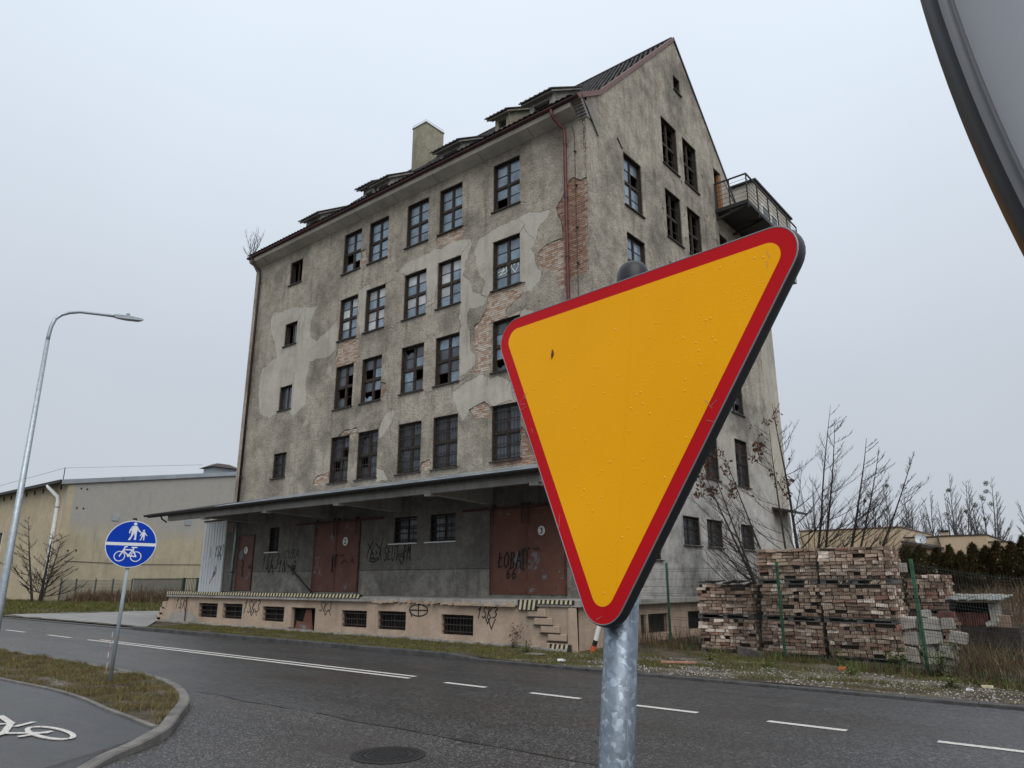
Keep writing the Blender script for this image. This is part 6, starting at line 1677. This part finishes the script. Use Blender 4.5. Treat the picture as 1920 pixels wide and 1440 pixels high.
# ================================================================== HOUSE BEHIND
k4 = 60 / 45.0
HZ = lambda z: 1.8 + (z - 1.8) * k4
BH = thing('flat_roofed_house', 'beige flat roofed building with stepped parapets behind the hedge', 'house', (-12, 62, 0))
vols = [(-19.5, -12.2, 60.0, 72, HZ(4.68)), (-12.19, -9.9, 61.0, 71, HZ(4.13)), (-9.89, -6.93, 60.3, 71, HZ(4.12)), (-6.92, -5.72, 60.6, 70, HZ(3.75))]
for (a, b, c, d, z) in vols:
    w = MB().box(a, b, c, d, -.1, z).build('wall', 'beige_render', BH)
    MB().box(a - .06, b + .06, c - .06, d + .06, z, z + .08).build('parapet_cap', 'fascia_red' if a < -15 else 'house_roof', w)
mb = MB(); mb.hexa([(-12.1, 59.2, HZ(3.82)), (-9.6, 59.2, HZ(3.40)), (-9.6, 60.9, HZ(3.48)), (-12.1, 60.9, HZ(3.90)), (-12.1, 59.2, HZ(3.93)), (-9.6, 59.2, HZ(3.51)), (-9.6, 60.9, HZ(3.60)), (-12.1, 60.9, HZ(4.02))]); mb.build('lean_to_roof', 'house_roof', BH)
MB().box(-12.0, -9.7, 59.5, 60.8, -.1, HZ(3.38)).build('lean_to_wall', 'beige_render', BH)
chm = MB().box(-9.95, -9.5, 62, 62.5, HZ(4.1), HZ(4.42)).build('chimney', 'beige_render', BH); MB().box(-10.05, -9.4, 61.9, 62.6, HZ(4.46), HZ(4.52)).build('chimney_hood', 'house_roof', chm); MB().box(-9.93, -9.52, 62.02, 62.48, HZ(4.421), HZ(4.459)).build('chimney_vent', 'interior', chm)
mb = MB(); mb.tube([(-9.9, 60.2, HZ(4.13)), (-9.8, 60.15, HZ(3.7)), (-9.6, 59.1, HZ(3.50))], .05, 6); mb.build('drainpipe', 'black_iron', BH)
SD = thing('satellite_dish', 'pale round satellite dish above the dark lean-to roof', 'satellite dish', (-11.0, 60.5, HZ(3.9)))
dc = Vector((-11.02, 60.4, HZ(4.02))); dn_ = Vector((.15, -.97, .2)).normalized(); du = dn_.cross(Vector((0, 0, 1))).normalized(); dv_ = du.cross(dn_)
mb = MB(); b = 0
for r_, w in ((.05, -.05), (.2, -.04), (.32, .0), (.37, .03)): mb.v += [tuple(dc + (du * math.cos(2 * math.pi * i / 24) + dv_ * math.sin(2 * math.pi * i / 24)) * r_ + dn_ * w) for i in range(24)]
for q in range(3):
    for i in range(24): mb.f.append((q * 24 + i, q * 24 + (i + 1) % 24, (q + 1) * 24 + (i + 1) % 24, (q + 1) * 24 + i)); mb.mi.append(0)
mb.f.append(tuple(range(24))); mb.mi.append(0); mb.build('reflector', 'dish', SD)
mb = MB(); mb.tube([dc - dv_ * .36, dc + dn_ * .35 - dv_ * .15], .012, 5); mb.obox(dc + dn_ * .37 - dv_ * .13, du * .03, dv_ * .04, dn_ * .05); mb.tube([dc - dn_ * .05, dc - dn_ * .25 - Vector((0, 0, .5))], .025, 6); mb.build('feed_arm', 'iron', SD)

# ================================================================== TREES
def bare_tree(name, label, cat, base, stems, H, rnd, mat_, group=None, spread=.35, r0=.07, nb=11, nt=4, balls=0, leaves=0, tw=1.0, rise=.35, reach=.45):
    t = thing(name, label, cat, base, group); tr = MB(); cr_ = MB(); bl_ = MB(); lf = MB(); nd = []
    for s in range(stems):
        a = 2 * math.pi * s / stems + rnd.uniform(-.4, .4); sp = spread * rnd.uniform(.25, 1) if stems > 1 else .05
        h = H * rnd.uniform(.74, 1.0) * (1 - .25 * sp); off_ = Vector((math.cos(a), math.sin(a), 0)) * (.3 if stems > 1 else 0)
        d = Vector((math.cos(a) * sp, math.sin(a) * sp, 1)).normalized()
        if stems > 8:
            tx = -.50 + 1.12 * s / (stems - 1) + rnd.uniform(-.05, .05); d = Vector((tx, rnd.uniform(-.25, .25), 1)).normalized(); h = H * rnd.uniform(.9, 1.0) * (1 - .42 * abs(tx))
            off_ = Vector((tx * 1.7, rnd.uniform(-.4, .4), 0)); a = 0 if tx > 0 else math.pi
        pts, rad, _ = twig(tr, Vector(base) + off_, d, h, r0 * rnd.uniform(.7, 1.1), rnd, 10, .06, .07, 7, .08)
        for k_ in range(nb):
            f = .10 + .88 * (k_ + rnd.random()) / nb; i = min(len(pts) - 2, int(f * (len(pts) - 1))); p = pts[i].lerp(pts[i + 1], f * (len(pts) - 1) - i)
            aa = (a + rnd.uniform(-1.6, 1.6)) if stems > 1 else rnd.uniform(0, 6.28); L = h * reach * rnd.uniform(.6, 1.1) * (1.12 - f)
            bp, br_, bd_ = twig(cr_, p, (math.cos(aa), math.sin(aa), rise + rnd.uniform(-.1, .3)), L, max(.010 * tw, rad[i] * .40), rnd, 6, .20, .09, 4, .2)
            for q in range(1, 6):
                for _ in range(max(1, nt // 3)):
                    a2 = aa + rnd.choice((-1, 1)) * rnd.uniform(.3, .8)
                    tp_, _, _ = twig(cr_, bp[q], (math.cos(a2), math.sin(a2), rise + rnd.uniform(.1, .7)), L * rnd.uniform(.16, .40) * (1.15 - q * .10), max(.0065, rad[i] * .15) * tw, rnd, 3, .22, .12, 3, .3)
                    nd.append(tp_[-1])
                    if rnd.random() < .7: twig(cr_, tp_[rnd.randrange(1, 3)], (math.cos(a2 + rnd.uniform(-1, 1)), math.sin(a2 + rnd.uniform(-1, 1)), .7), L * rnd.uniform(.08, .18), .005 * tw, rnd, 2, .1, .15, 3, .4)
    tr.build('trunk', mat_, t); cr_.build('crown', mat_, t)
    for _ in range(balls):
        c = rnd.choice(nd); r_ = rnd.uniform(.22, .5)
        c = Vector((base[0], base[1], c.z)) + (c - Vector((base[0], base[1], c.z))) * .7
        for _ in range(120):
            d = Vector((rnd.gauss(0, 1), rnd.gauss(0, 1), rnd.gauss(0, 1))).normalized() * r_ * rnd.uniform(.3, 1)
            e1 = Vector((rnd.uniform(-1, 1), rnd.uniform(-1, 1), rnd.uniform(-1, 1))) * .10; e2 = Vector((rnd.uniform(-1, 1), rnd.uniform(-1, 1), rnd.uniform(-1, 1))) * .10
            bl_.poly([c + d, c + d + e1, c + d + e2])
    if bl_.f: bl_.build('mistletoe', 'mistletoe', t)
    for _ in range(leaves):
        c = rnd.choice(nd)
        if c.x > base[0] + .1 or c.z < 4.6: continue
        for _ in range(4):
            q = c + Vector((rnd.uniform(-.12, .12), rnd.uniform(-.12, .12), rnd.uniform(-.18, .02))); e1 = Vector((rnd.uniform(-.05, .05), rnd.uniform(-.05, .05), -.09)); e2 = Vector((rnd.uniform(-.06, .06), rnd.uniform(-.06, .06), -.02))
            lf.poly([q, q + e1 * .6 + e2, q + e1, q + e1 * .5 - e2])
    if lf.f: lf.build('leaves', 'leaf_brown', t)
    return t
bare_tree('bare_tree', 'many stemmed bare tree with a few brown leaves rising behind the brick stacks', 'tree', (-7.75, 23.6, .1), 10, 8.0, random.Random(14), 'bark', None, .78, .070, 21, 6, 0, 560, .85, .30, .50)
bare_tree('bush_tree', 'small spreading bare tree in front of the ochre hall wall', 'tree', (-56.6, 18.9, .3), 3, 6.6, random.Random(9), 'bark', None, .45, .12, 20, 6, 0, 0, 1.8, .12, .55)
far_t = [(-18.2, 90, 12.3), (-16.4, 92, 11.4), (-14.6, 94, 12.8), (-12.4, 90, 11.6), (-10.6, 91, 12.4), (-26.5, 88, 13.6), (-23.0, 96, 11.5), (-20.9, 90, 11.6), (-5.2, 88, 10.0)]
fl_ = ['far bare tree with thick mistletoe lowest left of the chimney', 'slender far bare tree just right of the mistletoe laden one', 'tall far bare tree left of the house chimney', 'far bare tree directly behind the house chimney', 'broad far bare tree with mistletoe right of the chimney', 'tall far tree seen through the many stemmed tree', 'far bare tree behind the right side of the many stemmed tree', 'far bare tree with one round mistletoe left of the satellite dish', 'far bare tree at the right edge of the photo']
for i, ((x_, y_, h_), lb_) in enumerate(zip(far_t, fl_)):
    bare_tree('far_tree', lb_, 'tree', (x_, y_, 0), 5, h_ * 1.1, random.Random(60 + i), 'far_bark', 'far bare trees behind the house', .20, .15, 24, 6, (9, 3, 3, 3, 9, 6, 3, 3, 0)[i], 0, 1.9, .95, .36)

# conifer hedge, every plant on its own
def conifer(x, y, h, r_, label, seed):
    rnd = random.Random(seed); t = thing('conifer', label, 'conifer', (x, y, .1), 'conifers of the hedge in front of the house')
    mb = MB(); mb.tube([(x, y, .1), (x, y, h * .7)], [.06, .03], 5); mb.build('trunk', 'bark', t)
    mb = MB()
    for _ in range(3400):
        f = rnd.random() ** .8; z = .25 + (h - .25) * f; rr = r_ * (1 - f ** 3.2) ** .8 * (.82 + .22 * math.sin(z * 5 + seed) + .22 * noise.noise(Vector((seed * 3.1, z * 2.3, 1))))
        a = rnd.uniform(0, 6.283); q = rr * math.sqrt(rnd.uniform(.35, 1))
        p = Vector((x + q * math.cos(a), y + q * math.sin(a), z + rnd.uniform(-.08, .08)))
        o = Vector((math.cos(a), math.sin(a), rnd.uniform(.4, 1.6))).normalized() * rnd.uniform(.07, .16); s = Vector((-math.sin(a), math.cos(a), rnd.uniform(-.4, .4))) * rnd.uniform(.025, .055)
        mb.poly([p - s, p + s, p + o], rnd.choice((0, 1, 1, 2, 2)))
    mb.build('foliage', ['thuja_dark', 'thuja_olive', 'thuja_brown'], t)
HD = 36.0; kk = HD / 30.0
hx = [(-6.05, 3.02), (-5.53, 3.0), (-5.05, 2.92), (-4.61, 2.98), (-4.28, 2.74), (-3.92, 3.02), (-3.55, 2.9), (-3.18, 3.05), (-2.78, 3.02), (-2.45, 3.2), (-2.05, 3.35), (-1.6, 3.3)]
hl = ['brownish conifer at the left end of the hedge', 'second conifer of the hedge from the left', 'conifer under the left part of the dark lean-to roof', 'pointed conifer just right of the lean-to roof end', 'shortest conifer of the hedge', 'tall brown conifer right of the shortest one', 'rounded conifer in the middle of the hedge',
      'conifer under the right end of the long parapet', 'dense conifer in front of the lowest parapet', 'greenish conifer right of the lowest parapet', 'tallest conifer near the right edge of the photo', 'conifer cut by the right edge of the photo']
for i, ((x_, z_), lb_) in enumerate(zip(hx, hl)): conifer(x_ * kk, HD + random.Random(i).uniform(-.3, .3), 1.8 + (z_ - 1.8) * kk, .80, lb_, 200 + i)

# ================================================================== GRASS, WEEDS, GRAVEL
def blades(name, pts, hr, wr, mats, weights, label, lean=.5, seed=1, droop=.3):
    """pts (n,3) array; one bent blade (2 triangles + tip) each"""
    rs = np.random.RandomState(seed); n = len(pts)
    a = rs.uniform(0, 2 * np.pi, n); h = rs.uniform(hr[0], hr[1], n); w = rs.uniform(wr[0], wr[1], n)
    ld = rs.uniform(0, 2 * np.pi, n); la = rs.uniform(0, lean, n) * h
    h = h * np.array([.45 + .75 * max(0.0, noise.noise(Vector((p[0] * 2.6, p[1] * 2.6, 7))) + .45) for p in pts])
    s = np.stack([np.cos(a) * w, np.sin(a) * w, np.zeros(n)], 1); tip = np.stack([np.cos(ld) * la, np.sin(ld) * la, h], 1)
    mid = tip * np.array([.35, .35, .58])
    V = np.empty((n, 5, 3)); V[:, 0] = pts - s; V[:, 1] = pts + s; V[:, 2] = pts + mid + s * .7; V[:, 3] = pts + mid - s * .7; V[:, 4] = pts + tip
    V = V.reshape(-1, 3).astype(np.float32)
    base = (np.arange(n) * 5)[:, None]
    quads = base + np.array([0, 1, 2, 3]); tris = base + np.array([3, 2, 4])
    loops = np.concatenate([quads, tris], 1).reshape(-1).astype(np.int32)
    me = bpy.data.meshes.new(name); me.vertices.add(len(V)); me.vertices.foreach_set('co', V.reshape(-1))
    me.loops.add(len(loops)); me.loops.foreach_set('vertex_index', loops)
    me.polygons.add(2 * n); tot = np.tile([4, 3], n).astype(np.int32); st = np.concatenate([[0], np.cumsum(tot)[:-1]]).astype(np.int32)
    me.polygons.foreach_set('loop_start', st)
    for m in mats: me.materials.append(MAT[m])
    mi = rs.choice(len(mats), n, p=np.array(weights) / sum(weights)); me.polygons.foreach_set('material_index', np.repeat(mi, 2).astype(np.int32))
    me.update(calc_edges=True); me.validate()
    o = bpy.data.objects.new(name, me); COL.objects.link(o)
    return tag(o, label, 'grass', kind='stuff')
def scatter(n, x0, x1, y0, y1, seed, keep, zf):
    rs = random.Random(seed); out = []
    while len(out) < n:
        x_, y_ = rs.uniform(x0, x1), rs.uniform(y0, y1)
        k_ = keep(x_, y_)
        if k_ > 0 and rs.random() < k_: out.append((x_, y_, zf(x_, y_)))
    return np.array(out)
nz = lambda x, y, s, o: noise.noise(Vector((x * s, y * s, o)))
def keep_island(x, y):
    if not inside((x, y), island_poly): return 0
    base_ = max(0, min(1, .55 + nz(x, y, 1.6, 1) * 1.5))
    if x > -9.9: base_ *= .45
    return base_
blades('island_grass', scatter(62000, -30, -8.6, 4.5, 7.0, 1, keep_island, lambda x, y: .105), (.025, .10), (.0018, .0042), ['grass_olive', 'grass_straw', 'grass_brown', 'grass_green'], [.22, .30, .38, .10], 'short brownish winter grass on the island by the blue sign', .9, 3)
def keep_verge(x, y):
    v_ = .62 + nz(x, y * 1.6, .8, 4) * 1.3
    if x > -10: v_ = .25 + nz(x * .8, y * 2.0, .8, 8) * 1.5 - (.35 if y < 14.4 else 0)
    return max(0, min(1, v_))
def outside_dock(x, y): return not (-33.2 < x < -11.0 and y > PF - .12) and not (-12.7 < x < -11 and y > PF - .2)
blades('verge_grass', scatter(90000, -29.8, 1.5, 13.6, 17.6, 2, lambda x, y: keep_verge(x, y) if outside_dock(x, y) and y < (16.0 if x < -11 else 19 + (-9.84 - x) * .372) else 0, gh), (.02, .075), (.003, .006), ['grass_olive', 'grass_green', 'grass_straw', 'grass_brown'], [.32, .26, .12, .30], 'patchy winter grass along the verge and dock foot', .8, 5)
def in_drive(x, y): return inside((x, y), [(-46.2, 13.5), (-29.6, 13.5), (-33.4, 16.0), (-40.4, 19.6), (-42.6, 20.7), (-44.8, 16.0)])
blades('bank_grass', scatter(45000, -75, -33, 13.7, 23, 3, lambda x, y: 0 if in_drive(x, y) or not outside_dock(x, y) or (x < HX + .2 and y > HY - .1) or (x > -40 and y < 16) else max(.15, min(1, .7 + nz(x, y, .35, 2))), gh), (.08, .26), (.010, .020), ['grass_green', 'grass_olive', 'grass_brown', 'grass_straw'], [.36, .34, .18, .12], 'rough grass bank beside the driveway and hall', .8, 6)
# tall dry weeds by the left fence
def keep_dry(x, y):
    if in_drive(x, y): return 0
    t_ = (x + 57.6) / 11.7; fy_ = 20.5 + 3.8 * t_
    d_ = y - fy_
    return 1 if -1.7 + .5 * nz(x, y, .5, 3) < d_ < .5 and x > -55 else 0
blades('dry_weeds', scatter(9000, -55, -38.5, 19.3, 27, 4, keep_dry, gh), (.45, 1.15), (.010, .022), ['dry_russet', 'dry_tan', 'grass_brown'], [.5, .2, .3], 'tall russet dry weeds along the grey fence and gate', .55, 7)
blades('dock_end_weeds', scatter(2600, -38.5, -33.3, 17.2, 21, 44, lambda x, y: 0 if in_drive(x, y) else 1, gh), (.4, 1.1), (.010, .02), ['dry_russet', 'dry_tan', 'grass_brown'], [.5, .25, .25], 'dry brown weeds behind the left end of the dock', .5, 17)
# dry growth in the brick yard, low mound toward the hedge
def mound(x, y): return gh(x, y) + max(0, min(1.0, (y - 21) * .16)) * max(0, min(1, (x + 5.5) / 1.5))
mb = MB(); mx = [-6 + .5 * i for i in range(20)]; my = [20.6 + .6 * i for i in range(26)]
mb.v = [(x_, y_, mound(x_, y_) + .004 if y_ > 20.7 else -.05) for y_ in my for x_ in mx]; mb.f = [(j * 20 + i, j * 20 + i + 1, (j + 1) * 20 + i + 1, (j + 1) * 20 + i) for j in range(25) for i in range(19)]; mb.mi = [0] * len(mb.f)
tag(mb.build('earth_mound', 'soil', smooth=True), 'low earth mound overgrown with dry weeds in front of the hedge', kind='structure')
blades('yard_brush', scatter(11000, -5.2, 3.0, 22, 34, 5, lambda x, y: max(0.1, .7 + nz(x, y, .5, 5)), mound), (.25, .8), (.005, .012), ['dry_russet', 'dry_tan', 'grass_brown'], [.46, .22, .32], 'russet dry brush covering the mound before the hedge', .7, 8)
blades('fence_weeds', scatter(5200, -2.9, 1.6, 16.5, 19.8, 6, lambda x, y: max(0, .6 + nz(x, y, .9, 6) * .8), gh), (.15, .75), (.003, .008), ['dry_tan', 'grass_brown', 'dry_russet', 'grass_olive'], [.2, .34, .32, .14], 'tangled dry weeds behind the right end of the fence', .7, 9)
def keep_foot(x, y):
    f_ = 18.81 + (x + 9.84) * -.3725
    return max(0, .55 + nz(x, y, 1.3, 7) * 1.6) if -.55 < y - f_ < .25 else 0
blades('fence_foot_weeds', scatter(3000, -10.8, -1.0, 15.0, 19.6, 7, keep_foot, gh), (.05, .24), (.004, .012), ['weed_green', 'grass_olive', 'grass_brown', 'dry_russet'], [.26, .20, .30, .24], 'green and brown weeds along the fence foot', .8, 10)
blades('plinth_weeds', scatter(650, -10.95, -9.0, 17.4, 20.4, 8, lambda x, y: max(0, .6 + nz(x, y, 1.2, 7)), gh), (.2, .7), (.003, .007), ['grass_brown', 'leaf_brown', 'bark'], [.4, .3, .3], 'bare brown weeds in front of the side plinth', .55, 11)
# leafy green weeds by the third post
def bush(name, label, c, r_, h, n, mats, seed, cat='weed', lw=.05):
    rnd = random.Random(seed); t = thing(name, label, cat, c); mb = MB(); st_ = MB()
    for s in range(9):
        a = rnd.uniform(0, 6.28); pts, rad, _ = twig(st_, c, (math.cos(a) * .5, math.sin(a) * .5, 1), h * rnd.uniform(.6, 1), .006, rnd, 4, .1, .2, 3)
        for _ in range(n // 9):
            q = pts[rnd.randrange(1, 5)] + Vector((rnd.gauss(0, r_ * .3), rnd.gauss(0, r_ * .3), rnd.uniform(-.08, .06)))
            d = Vector((rnd.uniform(-1, 1), rnd.uniform(-1, 1), rnd.uniform(-.3, .6))).normalized() * lw * rnd.uniform(.7, 1.3); s_ = d.cross(Vector((0, 0, 1))).normalized() * lw * .32
            mb.poly([q, q + d * .5 + s_, q + d, q + d * .5 - s_], rnd.randrange(len(mats)))
    st_.build('stems', 'grass_brown', t); mb.build('leaves', mats, t)
bush('green_weed', 'leafy green weed clump right of the third fence post', (-2.95, 16.25, .08), .28, .65, 240, ['weed_green', 'grass_green'], 1, lw=.075)
bush('green_weed', 'leafy green weed clump left of the third fence post', (-3.75, 16.62, .06), .30, .45, 260, ['weed_green', 'grass_green'], 2, lw=.075)
bush('green_weed', 'small green weed clump in front of the middle brick stack', (-5.0, 17.0, .06), .22, .35, 160, ['weed_green', 'grass_olive'], 3, lw=.065)
bush('dead_weed', 'dead dark leaved weed by the foot of the dock steps', (-12.75, 15.55, .08), .22, .85, 90, ['leaf_brown', 'dry_russet'], 4, lw=.09)
bush('green_weed', 'low green weed in front of the striped bottom step', (-11.85, 15.1, .06), .25, .30, 150, ['weed_green', 'thuja_dark'], 5, lw=.06)
for i, (x_, y_) in enumerate(((-7.6, 16.35), (-4.4, 15.6), (-2.6, 15.0), (-6.1, 15.9), (-1.4, 14.9))):
    bush('grass_tuft', ['low green tuft near the fence below the left brick stack', 'green tuft in the gravel below the right brick stack', 'green tuft on the gravel right of the third post', 'green tuft between the two right fence posts', 'rightmost low green tuft on the gravel strip'][i], (x_, y_, .05), .2, .16, 170, ['weed_green', 'grass_olive'], 20 + i, lw=.055)
# gravel
rnd = random.Random(77); mb = MB(); k_ = 0
while k_ < 3600:
    x_, y_ = rnd.uniform(-10.8, 2.5), rnd.uniform(13.65, 16.2)
    if nz(x_ * .8, y_ * 2.0, .8, 8) > .12 or rnd.random() < .35 + max(0, y_ - 15) * .4: continue
    s = rnd.uniform(.008, .026); z = gh(x_, y_) + s * .25; a = rnd.uniform(0, 3.1)
    b = len(mb.v); mb.v += [(x_ + s * math.cos(a), y_ + s * math.sin(a), z), (x_ - s * math.sin(a) * .8, y_ + s * math.cos(a) * .8, z), (x_ - s * math.cos(a), y_ - s * math.sin(a), z), (x_ + s * math.sin(a) * .8, y_ - s * math.cos(a) * .8, z), (x_, y_, z + s * .7)]
    for q in range(4): mb.f.append((b + q, b + (q + 1) % 4, b + 4)); mb.mi.append(k_ % 3)
    k_ += 1
MAT['peb_a'] = simple('light_pebble', (.22, .20, .175), .9, var=.3); MAT['peb_b'] = simple('mid_pebble', (.13, .115, .10), .9, var=.3); MAT['peb_c'] = simple('pale_pebble', (.33, .31, .28), .9, var=.3)
tag(mb.build('gravel', ['peb_a', 'peb_b', 'peb_c']), 'loose pale gravel on the strip behind the low kerb', 'gravel', kind='stuff')
# fallen leaves and crumbs
rnd = random.Random(78); mb = MB()
for _ in range(700):
    x_, y_ = rnd.uniform(-28, 1), rnd.uniform(13.7, 17)
    if not outside_dock(x_, y_): continue
    z = gh(x_, y_) + rnd.uniform(.02, .07); a = rnd.uniform(0, 6.28); s = rnd.uniform(.02, .05)
    mb.poly([(x_, y_, z), (x_ + s * math.cos(a), y_ + s * math.sin(a), z + .01), (x_ + s * 1.6 * math.cos(a + .5), y_ + s * 1.6 * math.sin(a + .5), z), (x_ + s * math.cos(a + 1), y_ + s * math.sin(a + 1), z + .012)], rnd.randrange(2))
tag(mb.build('fallen_leaves', ['leaf_brown', 'dry_russet']), 'scattered fallen leaves on the verge', 'leaves', kind='stuff')
# litter and small things lying about
def lump(name, label, cat, c, s, mat_, seed, group=None):
    rnd = random.Random(seed); mb = MB(); mb.hexa([(c[0] + sx_ * s[0] * rnd.uniform(.6, 1), c[1] + sy_ * s[1] * rnd.uniform(.6, 1), c[2] + sz_ * s[2] * rnd.uniform(.5, 1)) for sx_, sy_, sz_ in ((-1, -1, 0), (1, -1, 0), (1, 1, 0), (-1, 1, 0), (-1, -1, 1), (1, -1, 1), (1, 1, 1), (-1, 1, 1))])
    o = mb.build(name, mat_); return rebase(tag(o, label, cat, group), c)
lump('litter', 'crumpled white litter on the grass in front of the dock steps', 'litter', (-10.05, 14.0, .08), (.10, .06, .06), 'litter', 1)
lump('litter', 'small white litter piece on the verge at the far right', 'litter', (-2.29, 14.75, .05), (.06, .04, .05), 'litter', 2)
lump('litter', 'larger creamy litter piece on the verge at the far right', 'litter', (-2.10, 15.25, .06), (.10, .05, .05), 'hazard_yellow', 3)
lump('stone', 'flat grey slab in the grass by the dock steps', 'stone', (-11.6, 15.0, .05), (.35, .18, .04), 'concrete', 4)
o = MB().bar((-8.25, 15.3, .08), (-7.5, 15.42, .10), .11, .035).build('clay_tile', 'clay_tile'); rebase(tag(o, 'pinkish clay tile lying in the grass below the fence', 'tile'), (-7.9, 15.35, .06))
o = MB().bar((-7.45, 17.62, .20), (-6.72, 17.35, .12), .05, .20).build('board', 'pallet'); rebase(tag(o, 'dark board on edge at the foot of the middle stack', 'board'), (-7.1, 17.5, .1))
lump('brick_piece', 'orange broken brick in the weeds below the tall right stack', 'brick', (-4.75, 16.4, .05), (.08, .06, .09), 'orange', 6)
MP = thing('marker_post', 'leaning striped marker post with an orange foot right of the dock steps', 'marker post', (-10.62, 16.2, .08))
a_, b_ = Vector((-10.66, 16.2, .08)), Vector((-10.42, 16.2, .78)); q = lambda t: a_.lerp(b_, t)
MB().tube([q(0), q(.22)], .075, 14).build('foot', 'orange', MP); MB().tube([q(.22), q(.42)], .06, 14).build('band', 'black_iron', MP); MB().tube([q(.42), q(1)], .06, 14).build('shaft', 'white', MP)
